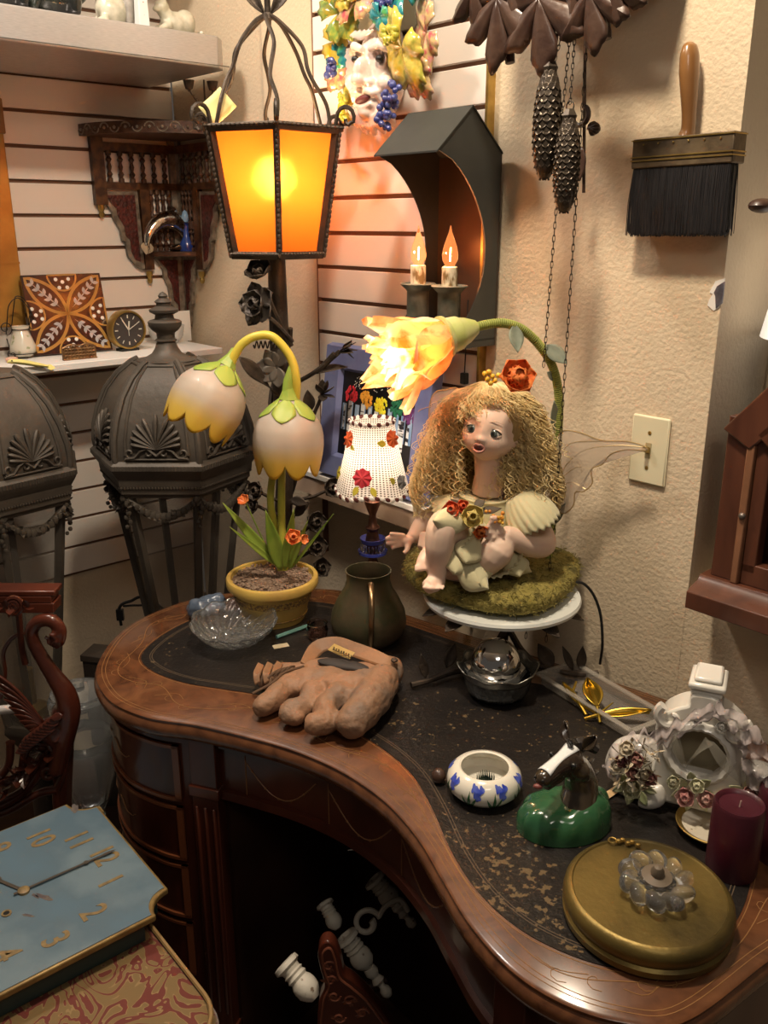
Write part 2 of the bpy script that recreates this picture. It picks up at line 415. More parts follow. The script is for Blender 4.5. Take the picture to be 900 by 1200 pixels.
cr = N.new('ShaderNodeValToRGB'); cr.color_ramp.elements[0].position = .76; cr.color_ramp.elements[1].position = .80; L.new(ml.outputs[0], cr.inputs[0])
mx = N.new('ShaderNodeMix'); mx.data_type = 'RGBA'; L.new(cr.outputs[0], mx.inputs[0])
old = b.inputs['Base Color'].links[0].from_socket; L.new(old, mx.inputs[6]); mx.inputs[7].default_value = (.13, .088, .045, 1); L.new(mx.outputs[2], b.inputs['Base Color'])
g = G().prism([(p.x, p.y) for p in LP], ZD - .002, ZD + .0012); obj('leather_top', g, m_leather, desk, M=DI)
# tooled line on leather + inlay on the wood band
def ribbon(g, P, w_, z, closed=True):
    n = len(P); vs = []
    for i in range(n):
        a = P[(i-1) % n] if closed or i else P[0]; b_ = P[(i+1) % n] if closed or i < n-1 else P[-1]
        t = (b_-a).normalized(); q = V((t.y, -t.x, 0))*w_/2
        vs += [(P[i].x-q.x, P[i].y-q.y, z), (P[i].x+q.x, P[i].y+q.y, z)]
    m_ = n if closed else n-1
    g.put(vs, [(2*i, 2*i+1, (2*((i+1) % n))+1, 2*((i+1) % n)) for i in range(m_)])
cl = sum(LP, V((0,0,0)))/len(LP)
def inward(P, d):
    n = len(P); a = sum(P[i].x*P[(i+1)%n].y - P[(i+1)%n].x*P[i].y for i in range(n)); s = 1 if a > 0 else -1; o = []
    for i in range(n):
        t = (P[(i+2) % n]-P[(i-2) % n]).normalized(); o.append(P[i] - V((t.y, -t.x, 0))*s*d)
    return o
g = G(); 
for d in (.016, .020): ribbon(g, inward(LP, d), .0012, ZD+.0015)
obj('tooled_border', g, mat('dull_gilt_tooling', (.10, .07, .045), .4), desk, M=DI)
g = G()
for d in (-.010, -.0165): ribbon(g, [V(off(i, d, 0)) for i in range(NP)], .0009, ZD+.0004)
ribbon(g, inward(LP, -.004), .001, ZD+.0004)
# running vine: a wave between the edge strings and the leather, with tendrils
LA = [min(((q - (OUT[i])).length for q in LP)) for i in range(NP)]
s_ = 0; vine = []; vine2 = []
for i in range(NP):
    wid = min(.11, LA[i]); mid = .018 + (wid-.018)*.5; amp = max(0, (wid-.03)*.26)
    vine.append(V(off(i, -(mid + amp*sin(i*.30)), 0))); vine2.append(V(off(i, -(mid + amp*.75*sin(i*.30*2+1.4)), 0)))
ribbon(g, vine, .0011, ZD+.0005); 
for k in range(0, NP, 10):
    if LA[k] < .05: continue
    ribbon(g, [vine2[j % NP] for j in range(k, k+7)], .0009, ZD+.0005, False)
    for q in (3, 7):
        c = vine[(k+q) % NP]; a0 = random.random()*6
        ribbon(g, [c + V((cos(a0+t*.7), sin(a0+t*.7), 0))*(.002+.0022*t) for t in range(7)], .0008, ZD+.0005, False)
obj('inlay_lines', g, m_inlay, desk, M=DI)
# carcase: strips that follow the outline
def strip(g, i0, i1, z0, z1, d0, th):
    idx = list(range(i0, i1+1)); k = len(g.v); vs = []; n = len(idx)
    for i in idx: vs += [off(i, d0, z0), off(i, d0, z1), off(i, d0-th, z1), off(i, d0-th, z0)]
    fs = []
    for a in range(n-1):
        for c in range(4): fs.append((a*4+c, (a+1)*4+c, (a+1)*4+(c+1) % 4, a*4+(c+1) % 4))
    fs += [(0, 1, 2, 3), tuple((n-1)*4+c for c in (3, 2, 1, 0))]
    g.put(vs, fs)
iA = near(165, 712); iP = near(215, 846); iL = near(247, 851); iR = near(540, 1064); iR2 = near(590, 1125); iE = near(760, 1198)
if iP < iA: iP += NP
zap = .632; zb = .11
g = G(); strip(g, iA-14, iP, zb, ZD-.034, -.02, .018); obj('pedestal_side', g, m_maho, desk, M=DI)
g = G(); strip(g, iR2, iE+60, zb, ZD-.034, -.02, .018)
obj('pedestal_side', g, m_maho, desk, M=DI)
g = G(); strip(g, iP, iR2, zap, ZD-.034, -.02, .02); obj('apron', g, m_maho, desk, M=DI)
g = G(); strip(g, iP, iR2, zap-.012, zap+.004, -.012, .03); strip(g, iA-14, iP, ZD-.05, ZD-.034, -.012, .02); strip(g, iP, iR2, ZD-.047, ZD-.034, -.012, .02)
obj('apron_moulding', g, m_maho, desk, M=DI)
# kneehole walls
def kneewall(i, d=.33):
    a = V(off(i, -.03, 0)); b = a - Vv*d
    q = (b-a).normalized(); n_ = V((q.y, -q.x, 0))*.008
    return G().put([a-n_, a+n_, b+n_, b-n_] + [p+V((0,0,ZD-.04)) for p in (a-n_, a+n_, b+n_, b-n_)], [(0,3,2,1),(4,5,6,7),(0,1,5,4),(1,2,6,5),(2,3,7,6),(3,0,4,7)])
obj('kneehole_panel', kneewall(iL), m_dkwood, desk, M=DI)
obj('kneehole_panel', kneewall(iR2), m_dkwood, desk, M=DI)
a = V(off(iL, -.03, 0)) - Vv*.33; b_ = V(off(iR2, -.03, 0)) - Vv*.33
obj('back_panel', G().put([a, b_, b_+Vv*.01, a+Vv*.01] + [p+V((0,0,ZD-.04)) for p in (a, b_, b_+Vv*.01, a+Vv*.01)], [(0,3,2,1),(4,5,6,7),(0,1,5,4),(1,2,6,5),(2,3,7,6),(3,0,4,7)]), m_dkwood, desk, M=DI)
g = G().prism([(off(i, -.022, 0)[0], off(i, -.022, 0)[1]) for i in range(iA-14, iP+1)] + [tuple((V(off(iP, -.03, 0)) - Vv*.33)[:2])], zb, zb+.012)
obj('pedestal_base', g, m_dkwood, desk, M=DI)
# corner posts (square, reeded) and feet
for i in (iP+2, iR2+1):
    c = V(off(i, -.022, 0)); t = NRM[i % NP]; Mt = fr(c, t)
    g = G().box(-.024, .024, -.02, .018, .0, ZD-.035, Mt)
    for x in (-.016, 0, .016): g.tube([Mt @ V((x, .0185, .16)), Mt @ V((x, .0185, zap-.03))], .0035, 6)
    g.box(-.028, .028, -.024, .022, .10, .125, Mt); g.box(-.028, .028, -.024, .022, zap-.01, zap+.01, Mt)
    obj('corner_post', g, m_maho, desk, M=DI, bevel=.0015)
for i in (iA, iA+18, iR2+25):
    c = V(off(i, -.045, 0)); obj('foot', G().lathe([(0, 0), (.012, 0), (.015, .02), (.022, .09), (.024, .112), (0, .112)], 16, T(c)), m_maho, desk, M=DI)
# drawers on the left pedestal
zz = [ZD-.052, .592, .47, .345, .215]
for k in range(4):
    z1, z0 = zz[k]-.006, zz[k+1]+.006; i0 = iA+2; i1 = iP-2
    g = G(); strip(g, i0, i1, z0, z1, -.016, .006)
    d = obj('drawer', g, m_maho, desk, M=DI)
    g = G()
    for za, zb_ in ((z0, z0+.006), (z1-.006, z1)): strip(g, i0, i1, za, zb_, -.012, .006)
    strip(g, i0, i0+1, z0, z1, -.012, .006); strip(g, i1-1, i1, z0, z1, -.012, .006)
    obj('beading', g, mat('mahogany_bead', (.16, .05, .02), .3, coat=.4) if k == 0 else bpy.data.materials['mahogany_bead'], d)
    g = G(); mid = (i0+i1)//2 + 4; zc = (z0+z1)/2
    L_ = []
    for t in range(-9, 10):
        L_.append(off(mid + 0, -.0095, 0))
    for sg in (-1, 1):
        pts = [off(mid + sg*int(t*1.2), -.0148, zc + .008*sin(t*1.1)) for t in range(1, 7)]
        g.tube(pts, .0011, 4)
    obj('inlay_scroll', g, bpy.data.materials.get('pale_inlay') or mat('pale_inlay', (.22, .10, .04), .4), d)
# apron inlay swags
g = G(); k = iP+8
while k < iR2-12:
    if 1:
        pts = [off(k + t, -.0195, ZD-.065 - .055*sin(pi*t/11)) for t in range(12)]
    g.tube(pts, .0012, 4)
    for t in range(1, 11, 2): g.ball(pts[t], .0022, 6)
    g.tube([off(k, -.0195, ZD-.055), off(k, -.0195, ZD-.13)], .001, 4)
    k += 13
obj('inlay_swag', g, bpy.data.materials['pale_inlay'], desk, M=DI)
# ================================================================ LEFT WALL: brushed metal shelf, figurines
XZY = Mx(((1,0,0,0),(0,0,1,0),(0,1,0,0),(0,0,0,1)))      # polygon drawn in x-z, thickness along +y
def wallM(x, y, z): return TA @ T(x, y, z)
SH = .40                                                   # how far the metal shelf stands out
x1, zt = toA(268, 45, SH); zt2 = toA(268, 83, SH)[1]
zt = toA(150, 26, SH)[1]; zbt = toA(150, 66, SH)[1]
m_steel = mat('brushed_steel', (.50, .47, .45), .30, .5, c2=(.42, .395, .38), sc_=60, st=(1, 1, 14))
ms = thing('metal_shelf', 'wide brushed metal shelf high on the left wall carrying small figurines', 'shelf', wallM(x1, 0, zbt))
h = zt - zbt
g = G().prism([(-2.2, -SH), (-.03, -SH), (0, -SH+.03), (0, -.002), (-2.2, -.002)], 0, h)
obj('shelf_body', g, m_steel, ms, bevel=.003)
obj('seam', G().box(-2.2, -.002, -SH-.0006, -SH, .004, .006), m_pewter, ms)
def onshelf(px, py, back=.05):   # spot on the metal shelf top
    r = ray(px, py); t = (zt - CAM.z)/r.z; return None
def shelfspot(px, out): x = toA(px, 30, out)[0]; return TA @ T(x, -out, zt)
# rabbit-shaped and cat-shaped pottery
m_pot = mat('crackled_cream_pottery', (.62, .57, .45), .3, coat=.4, c2=(.40, .38, .28), sc_=45)
m_dk = mat('dark_green_glaze', (.03, .035, .028), .25, coat=.5, c2=(.01, .01, .01), sc_=25)
def critter(name, label, cat, M, kind):
    t = thing(name, label, cat, M)
    g = G()
    if kind == 'cat':      # lying cat, head left, curled tail right
        g.ball((0, 0, .026), (.042, .022, .026)); g.ball((.022, 0, .03), (.026, .024, .029)); g.ball((-.036, 0, .055), (.017, .017, .017))
        g.tube([(-.02, 0, .035), (-.036, 0, .05)], [.018, .014], 10); g.ball((-.052, -.002, .050), (.009, .009, .007))
        for s in (-1, 1):
            g.tube([(-.035, s*.009, .065), (-.034, s*.012, .08)], [.007, .001], 8); g.tube([(-.025, s*.012, .02), (-.055, s*.012, .006)], [.010, .007], 8)
        g.tube(arcpts((.035, -.01, .01), .022, -1.2, 1.0, 10, (1,0,0), (0,-1,0)), [.008, .006], 8)
        obj('body', g, m_pot, t, remesh=.0028, rsm=4)
        g = G()
        for a in range(7): g.leaf(T(-.038, -.012, .047) @ RY(a*.9) @ RX(-.5), .016, .011, .2)
        obj('yellow_flower', g, mat('yellow_glaze', (.70, .60, .05), .35), t, solid=.001)
    elif kind == 'rabbit':
        g.ball((0, 0, .032), (.034, .026, .034)); g.ball((-.020, 0, .062), (.018, .017, .02)); g.ball((-.034, 0, .058), (.010, .010, .009)); g.ball((.03, 0, .016), (.014, .013, .013))
        for s in (-1, 1): g.tube([(-.012, s*.009, .075), (.002, s*.012, .10), (.010, s*.012, .115)], [.006, .008, .003], 8); g.tube([(-.02, s*.014, .012), (-.04, s*.014, .005)], [.010, .007], 8)
        obj('body', g, m_pot, t, remesh=.003, rsm=4)
    elif kind == 'dog':
        g.ball((0, 0, .034), (.05, .028, .034)); g.ball((-.045, 0, .062), (.024, .02, .022)); g.ball((-.066, 0, .055), (.013, .011, .010)); g.tube([(.04, 0, .03), (.07, 0, .05)], [.01, .004], 8)
        for s in (-1, 1):
            g.tube([(-.035, s*.018, .03), (-.045, s*.018, .005)], [.012, .009], 8); g.tube([(.03, s*.02, .03), (.03, s*.02, .006)], [.016, .011], 8); g.tube([(-.045, s*.016, .078), (-.05, s*.026, .06)], [.008, .004], 8)
        obj('body', g, m_dk, t, remesh=.003, rsm=3)
    return t
critter('cat_figurine', 'cream pottery cat with a yellow flower at its neck lying at the metal shelf end', 'figurine', shelfspot(207, .33) @ RZ(.05) @ S(1.0), 'cat')
critter('rabbit_figurine', 'cream pottery rabbit sitting on the metal shelf left of the dotted vase', 'figurine', shelfspot(132, .32) @ RZ(.1) @ S(1.1), 'rabbit')
critter('dog_figurine', 'dark glazed dog figurine on the metal shelf left of the pottery rabbit', 'figurine', shelfspot(66, .34) @ RZ(-.1) @ S(1.15), 'dog')
critter('dog_figurine', 'dark glazed dog figurine cut by the left edge of the photo on the metal shelf', 'figurine', shelfspot(8, .35) @ S(1.0), 'dog')
v = thing('bud_vase', 'slim white square bud vase with pink dots on the metal shelf', 'vase', shelfspot(167, .36))
g = G()
for z0, z1, a, b in ((0, .09, .013, .010), (.09, .13, .010, .014)):
    g.put([(-a,-a,z0),(a,-a,z0),(a,a,z0),(-a,a,z0),(-b,-b,z1),(b,-b,z1),(b,b,z1),(-b,b,z1)], [(0,3,2,1),(4,5,6,7),(0,1,5,4),(1,2,6,5),(2,3,7,6),(3,0,4,7)])
obj('vase_body', g, mat('pale_blue_glaze', (.66, .68, .66), .2, coat=.5), v, bevel=.002)
g = G()
for z in (.025, .05, .075): g.ball((0, -.0120 + z*.03, z), (.004, .001, .004), 8)
obj('painted_dots', g, mat('rose_dot', (.45, .10, .10), .4), v)
v = tag(obj('figurine', G().ball((0,0,.045), (.016,.014,.045)).ball((0,0,.10), (.014,.013,.016)).ball((.012,0,.06), (.012,.012,.02)), mat('grey_pottery', (.33, .30, .26), .4, c2=(.2, .18, .16), sc_=50), remesh=.003), 'small grey pottery figure squeezed between rabbit and dotted vase', 'figurine'); v.matrix_world = shelfspot(152, .33)
v = tag(obj('upper_shelf', G().box(-2.2, -.05, -.22, 0, 0, .02), m_white), 'pale shelf board above the figurines at the top edge', 'shelf'); v.matrix_world = TA @ T(0, 0, zt + .20)
# small hanging candle bracket under the shelf
xc, zc = toA(240, 130, .25)
cb = thing('candle_bracket', 'rusty hanging candle bracket with cups and chains under the end of the metal shelf', 'candle holder', TA @ T(xc+.02, -.22, zc))
m_rust = mat('pale_rust', (.15, .12, .095), .7, c2=(.08, .06, .045), sc_=60)
hz = zbt - zc
for i, (dx, dz) in enumerate(((-.055, .0), (.0, .0), (.05, .008))):
    g = G().lathe([(0, -.012), (.009, -.01), (.012, .0), (.014, .010), (.010, .010), (.008, 0), (0, -.002)], 14, T(dx, -.02 if i != 1 else -.04, hz-.018+dz*0)); obj('candle_cup', g, m_rust, cb)
lines = [spl([(-.055, -.02, hz-.03), (-.035, -.02, hz-.055), (-.01, 0, hz-.07), (0, 0, hz-.095)]), spl([(.05, -.02, hz-.03), (.04, -.02, hz-.06), (.01, 0, hz-.07), (0, 0, hz-.095)]), [(0, -.04, hz-.03), (0, -.01, hz-.10), (0, 0, 0)], [(0,0,hz), (0,0,hz-.1)]]
lines += [arcpts((0, 0, -.005), .014, 0, 2*pi, 16)]
curves('wire_arms', lines, .0022, m_rust, cb, 1)
g = G()
for k in range(14):
    a = k/13; p = V((-.055+.1*a, -.02-.02*sin(pi*a), hz-.03-.05*sin(pi*a))); g.tube(arcpts(p, .004, 0, 2*pi, 8, (1,0,0), (0, .7*(k % 2), .7*((k+1) % 2)+.3)), .0009, 4)
obj('chain', g, m_rust, cb)
# ================================================================ GOLD PICTURE FRAME at the left edge
xr, z1 = toA(12, 118, .03); xr2, z0 = toA(32, 382, .03)
x0 = xr - .40; zm = toA(20, 165, .03)[1]
pf = thing('picture_frame', 'honey-gold panel picture frame hanging at the left edge on the slat wall', 'picture frame', TA @ T(xr2, 0, z0))
m_honey = mat('honey_gilt', (.50, .26, .055), .35, .25, c2=(.34, .16, .03), sc_=12, coat=.2)
H = z1 - z0
g = G().box(-.45, -.0, -.030, -.004, 0, H); obj('panel', g, m_honey, pf, bevel=.003)
g = G().box(-.46, .004, -.036, -.004, H-.075, H+.004); obj('top_rail', g, mat('brown_gilt', (.28, .12, .03), .4, c2=(.2, .08, .02), sc_=15), pf, bevel=.003)
obj('rail_line', G().box(-.45, .0, -.032, -.029, H*.29, H*.30), m_honey, pf)
# ================================================================ WHITE SHELF on the left wall with small things
SD = .26
xe, zs = toA(228, 412, .08); zs = toA(100, 424, SD)[1]
xsr = toA(230, 405, .12)[0]
sf = thing('display_shelf', 'narrow white display shelf on the left slat wall holding tile and alarm clock', 'shelf', TA @ T(xsr, 0, zs))
obj('board', G().box(-1.35, 0, -SD, -.001, -.016, 0), m_white, sf, bevel=.0015)
g = G().box(-.6, -.58, -SD+.03, -.001, -.03, -.016).box(-.12, -.10, -SD+.03, -.001, -.03, -.016); obj('bracket', g, m_pewter, sf)
def SA(px, py):      # spot on the white shelf
    p = onZ(px, py, zs); d = p - K; return d.dot(aX), d.dot(aY)
def shelfM(px, py, rz=0): x, y = SA(px, py); return TA @ T(x, y, zs) @ RZ(rz)
# tile
x, y = SA(88, 415)
def px2m(px, py, pxw): p = onZ(px, py, zs); return pxw*mpp(p)
tw = px2m(88, 400, 76)/.93
tile = thing('ceramic_tile', 'square brown tile with four gold-outlined leaves leaning on the white shelf', 'tile', TA @ T(x, y, zs+.004) @ RZ(-.1) @ RX(-.24))
m_tbrown = mat('brown_tile_glaze', (.035, .012, .009), .25, coat=.5); m_tgold = mat('ochre_tile_glaze', (.42, .22, .05), .3, coat=.4); m_tsil = mat('grey_tile_glaze', (.42, .42, .43), .3, coat=.4)
obj('tile_body', G().box(-tw/2, tw/2, 0, .012, 0, tw), m_tbrown, tile, bevel=.001)
F2 = Mx(((1,0,0,0),(0,0,-1,-.0003),(0,1,0,tw/2),(0,0,0,1)))
def ring2(g, P, wd, z=0):
    n = len(P); vs = []
    for i in range(n):
        t = (V(P[(i+1) % n]) - V(P[i-1])).normalized(); q = V((t.y, -t.x, 0))*wd/2
        vs += [V(P[i]) - q + V((0,0,z)), V(P[i]) + q + V((0,0,z))]
    g.put(vs, [(2*i, 2*i+1, 2*((i+1) % n)+1, 2*((i+1) % n)) for i in range(n)], F2)
gg = G(); gs = G(); hh = tw/2
for q in range(4):
    A = pi/4 + q*pi/2; d = V((cos(A), sin(A), 0)); s = V((-sin(A), cos(A), 0)); Lh = hh*1.30
    P = [d*(Lh*t) + s*(.26*hh*sin(pi*t)**.8) for t in [i/14 for i in range(15)]] + [d*(Lh*t) - s*(.26*hh*sin(pi*t)**.8) for t in [i/14 for i in range(13, 0, -1)]]
    P = [V((max(-hh*.97, min(hh*.97, p.x)), max(-hh*.97, min(hh*.97, p.y)), 0)) for p in P]; ring2(gg, P, .078*hh)
    for k in range(5):
        t = .28 + k*.15
        for sg in (-1, 1):
            gs.leaf(F2 @ T(d*(Lh*t*.93)) @ RZ(A - pi/2 + sg*.75) @ T(0,0,.0003), .17*hh, .085*hh, 0, 0, 6)
    gs.leaf(F2 @ T(d*(Lh*.15)) @ RZ(A-pi/2) @ T(0,0,.0003), Lh*.75, .03*hh, 0, 0, 8)
    B_ = q*pi/2; e = V((cos(B_), sin(B_), 0)); u = V((-sin(B_), cos(B_), 0))
    gw = G(); ring2(gg, [e*(hh*.98) - e*(.40*hh*sin(t)) + u*(.36*hh*cos(t)) for t in [pi*i/16 for i in range(17)]] + [e*(hh*.98)-u*.3*hh], .045*hh)
    for (a, b) in ((.80, 0), (.87, .16), (.87, -.16), (.66, .10), (.66, -.10)):
        c = F2 @ (e*(hh*a) + u*(hh*b)); gw.ball(c, (.05*hh, .0006, .05*hh), 8)
    obj('white_trefoil', gw, m_white, tile)
obj('gold_leaf_outline', gg, m_tgold, tile); obj('grey_sprigs', gs, m_tsil, tile)
# filigree brass card in front
t = thing('filigree_clip', 'small brown filigree metal clip standing before the patterned tile', 'ornament', shelfM(94, 421, -.05))
g = G()
for i in range(9):
    for j in range(4):
        g.tube(arcpts(((i-4)*.0085, -.003, .008+j*.0075), .0042, 0, 2*pi, 10), .0011, 4)
g.tube([(-.042, -.003, .002), (.042, -.003, .002)], .002, 6)
g.tube(spl([(-.042, -.003, .03), (-.02, -.003, .038), (0, -.003, .034), (.02, -.003, .038), (.042, -.003, .03)]), .0022, 6)
g.box(-.042, .042, -.001, .006, 0, .03)
obj('filigree', g, mat('copper_filigree', (.28, .15, .06), .4, .6, c2=(.14, .07, .03), sc_=60), t)
# alarm clock
r_ = px2m(152, 395, 40)/2
ac = thing('alarm_clock', 'small round brass alarm clock with a dark dial on the white shelf', 'clock', shelfM(152, 411, .06) @ T(0,0,.0))
Mf = T(0, 0, r_+.004) @ RX(R(90))
obj('case', G().lathe([(0,-.028),(r_*.9,-.028),(r_,-.02),(r_,.004),(r_*.97,.008),(r_*.9,.008),(r_*.88,.002),(0,.002)], 40, Mf), m_brass, ac)
obj('dial', G().lathe([(r_*.88, .0025), (0, .0025)], 40, Mf), mat('dark_dial', (.05, .042, .04), .4), ac)
m_dialmark = mat('pale_dial_paint', (.62, .60, .52), .5)
g = G()
for k in range(12): g.cbox((0, r_*.68, .0032), (.0022 if k % 3 else .003, r_*.17, .0006), Mf @ RZ(k*pi/6))
obj('hour_marks', g, m_dialmark, ac)
for L_, a, wd in ((r_*.62, .55, .003), (r_*.45, -.15, .004), (r_*.6, -1.05, .0018), (r_*.3, pi, .0015)): obj('hand', G().cbox((0, L_/2, .0042), (wd, L_, .0006), Mf @ RZ(a)), m_dialmark, ac)
obj('base_foot', G().box(-r_*.5, r_*.5, -.006, .025, 0, .007), m_black, ac)
# wire pitcher with painted glass
wp = thing('wire_pitcher', 'small white painted jug in a curly black wire holder beside the honey frame', 'jug', shelfM(28, 419, .0))
m_wire = mat('black_wire', (.025, .02, .018), .4, .6)
obj('jug_body', G().lathe([(0,.004),(.022,.004),(.031,.014),(.032,.030),(.024,.052),(.018,.066),(.022,.078),(.020,.078),(.016,.066),(.02,.05),(0,.03)], 28), mat('painted_milk_glass', (.66, .62, .52), .2, coat=.4, c2=(.35, .38, .22), rp=(.60, .66), sc_=60), wp)
L_ = [spl([(.02, 0, .07), (.03, 0, .11), (.005, 0, .145), (-.02, 0, .13), (-.03, 0, .09), (-.036, 0, .06)]), spl([(-.02, 0, .08), (-.008, 0, .13), (-.0, 0, .15), (.02, 0, .14), (.035, 0, .10)]),
      spiral((-.036, 0, .075), .018, .003, -1.5, 7), spl([(-.036, 0, .05), (-.03, 0, .02), (-.02, -.01, .003), (.0, -.03, .003)]), arcpts((0,0,.012), .033, 0, 2*pi, 24, (1,0,0), (0,1,0)),
      spiral((.034, -.01, .012), .012, .003, 2, 9), spiral((-.034, -.02, .012), .012, .003, 2, 9), arcpts((0,0,.07), .02, 0, 2*pi, 20, (1,0,0), (0,1,0)), spl([(.033, 0, .02), (.036, 0, .05), (.022, 0, .08), (.03, 0, .105), (.04, 0, .09)])]
curves('wire_holder', L_, .0013, m_wire, wp, 1)
# yellow fish-shaped bottle opener hanging over the front edge
yf = thing('fish_ornament', 'pale yellow wooden fish lying across the front edge of the white shelf', 'ornament', TA @ T(toA(33, 428, SD+.005)[0], -SD-.004, zs+.006) @ RZ(-.1))
g = G().tube(spl([(-.045, 0, .010), (-.035, 0, .012), (-.01, 0, .008), (.02, 0, .0), (.045, 0, -.006)]), [.002, .008, .009, .0075, .004], 12, flat=.7)
g.leaf(fr((.04, 0, -.006), (1, 0, -.25), (0, -.7, .7)), .022, .016, 0, 0); obj('fish_body', g, mat('yellow_enamel', (.72, .64, .22), .35), yf)
obj('eye', G().ball((-.036, -.008, .015), .0018, 8), m_black, yf)
o = tag(obj('pebble', G().ball((0,0,.006), (.016,.009,.007)), mat('pinkish_shell', (.6, .38, .28), .3)), 'small pinkish shell at the foot of the wire jug', 'shell'); o.matrix_world = shelfM(14, 424)
# lace-patterned glass bowl and paper at the shelf end
gb = thing('glass_dish', 'clear frosted glass dish behind the lantern finial at the shelf end', 'dish', shelfM(196, 402))
obj('dish_body', G().lathe([(0,0),(.03,0),(.045,.02),(.05,.05),(.046,.05),(.04,.02),(0,.006)], 28, mod=lambda a: 1+.03*cos(a*12)), sheer('frosted_glass', (.8, .8, .78), .45, .2), gb)
pc = tag(obj('paper_card', G().box(-.028, .028, 0, .002, 0, .085), m_white), 'plain white card standing at the right end of the white shelf', 'card'); pc.matrix_world = shelfM(215, 400, .1)
# ================================================================ MOORISH CORNER SHELF
m_cdark = mat('carved_dark_wood', (.05, .022, .014), .45, c2=(.10, .045, .022), sc_=40, bump=.4, bs=90)
m_cred = mat('red_lacquer_carving', (.11, .018, .014), .4, c2=(.035, .010, .008), sc_=90, bump=.8, bs=130)
m_crim = mat('grey_mother_of_pearl_edge', (.27, .225, .175), .35, c2=(.10, .075, .055), sc_=50)
m_ctwist = mat('twisted_rail_wood', (.10, .040, .014), .4, c2=(.035, .012, .006), sc_=50, rp=(.4, .6))
def uA(px, py): x, z = toA(px, py, .012); return (-x, z)
topz = uA(110, 160)[1]
Rr = uA(95, 160)[0]
cs = thing('corner_shelf', 'carved dark wood corner shelf with spindle galleries high in the room corner', 'corner shelf', T(K.x, K.y, 0))
CK = Mx(((-aX.x, bX.x, 0, 0), (-aX.y, bX.y, 0, 0), (0, 0, 1, 0), (0, 0, 0, 1)))   # u along wall A from the corner, v along wall B
# CK mirrors handedness: reverse faces afterwards
def flip(g): g.f = [tuple(reversed(f)) for f in g.f]; return g
def qdisc(r, z0, z1, sc2=0): 
    P = [(0.003, 0.003)] + [((r*(1+sc2*sin(i*1.6)))*cos(pi/2*i/32), (r*(1+sc2*sin(i*1.6)))*sin(pi/2*i/32)) for i in range(33)]
    return flip(G().prism(P, z0, z1, CK))
obj('top', qdisc(Rr, topz, topz+.028), m_cdark, cs)
g = G()
for i in range(14):   # carved wave pattern on the front edge
    a0 = pi/2*(i+.5)/14; rr = Rr+.001
    pts = [(rr*cos(a0+.045*cos(t)), rr*sin(a0+.045*cos(t)), topz+.004+.010+ (.011*sin(t) if i % 2 else -.011*sin(t))) for t in [pi*k/10 for k in range(11)]]
    g.tube([CK @ V(p) for p in pts], .0018, 5)
    a1 = a0; g.ball(CK @ V((rr*cos(a1), rr*sin(a1), topz+.014)), .004, 8)
obj('carved_edge', g, m_crim, cs)
u0 = uA(108, 200)[0]; u1 = uA(122, 200)[0]; uS = .0
z_r1 = uA(150, 168)[1]; z_r1b = uA(150, 178)[1]; z_r2 = uA(150, 214)[1]; z_r2b = uA(150, 222)[1]
zst = uA(112, 240)[1]
def P2(l): return [uA(80+x*.2333, 120+y*.2333) for x, y in l]
ogee = P2([(158,448),(345,448),(385,835),(370,838),(340,820),(300,770),(288,700),(270,690),(262,640),(225,580),(222,548),(190,510)])
ogee_in = P2([(185,465),(330,465),(362,800),(335,790),(315,750),(308,690),(288,672),(280,625),(245,568),(240,535),(212,505)])
low = P2([(428,775),(560,778),(575,1130),(560,1120),(545,1080),(535,1030),(515,1010),(505,930),(480,880),(478,840)])
low_in = P2([(448,790),(545,792),(562,1095),(556,1070),(550,1015),(530,995),(520,920),(497,872),(495,838)])
ulow = P2([(700,770)])[0][0]
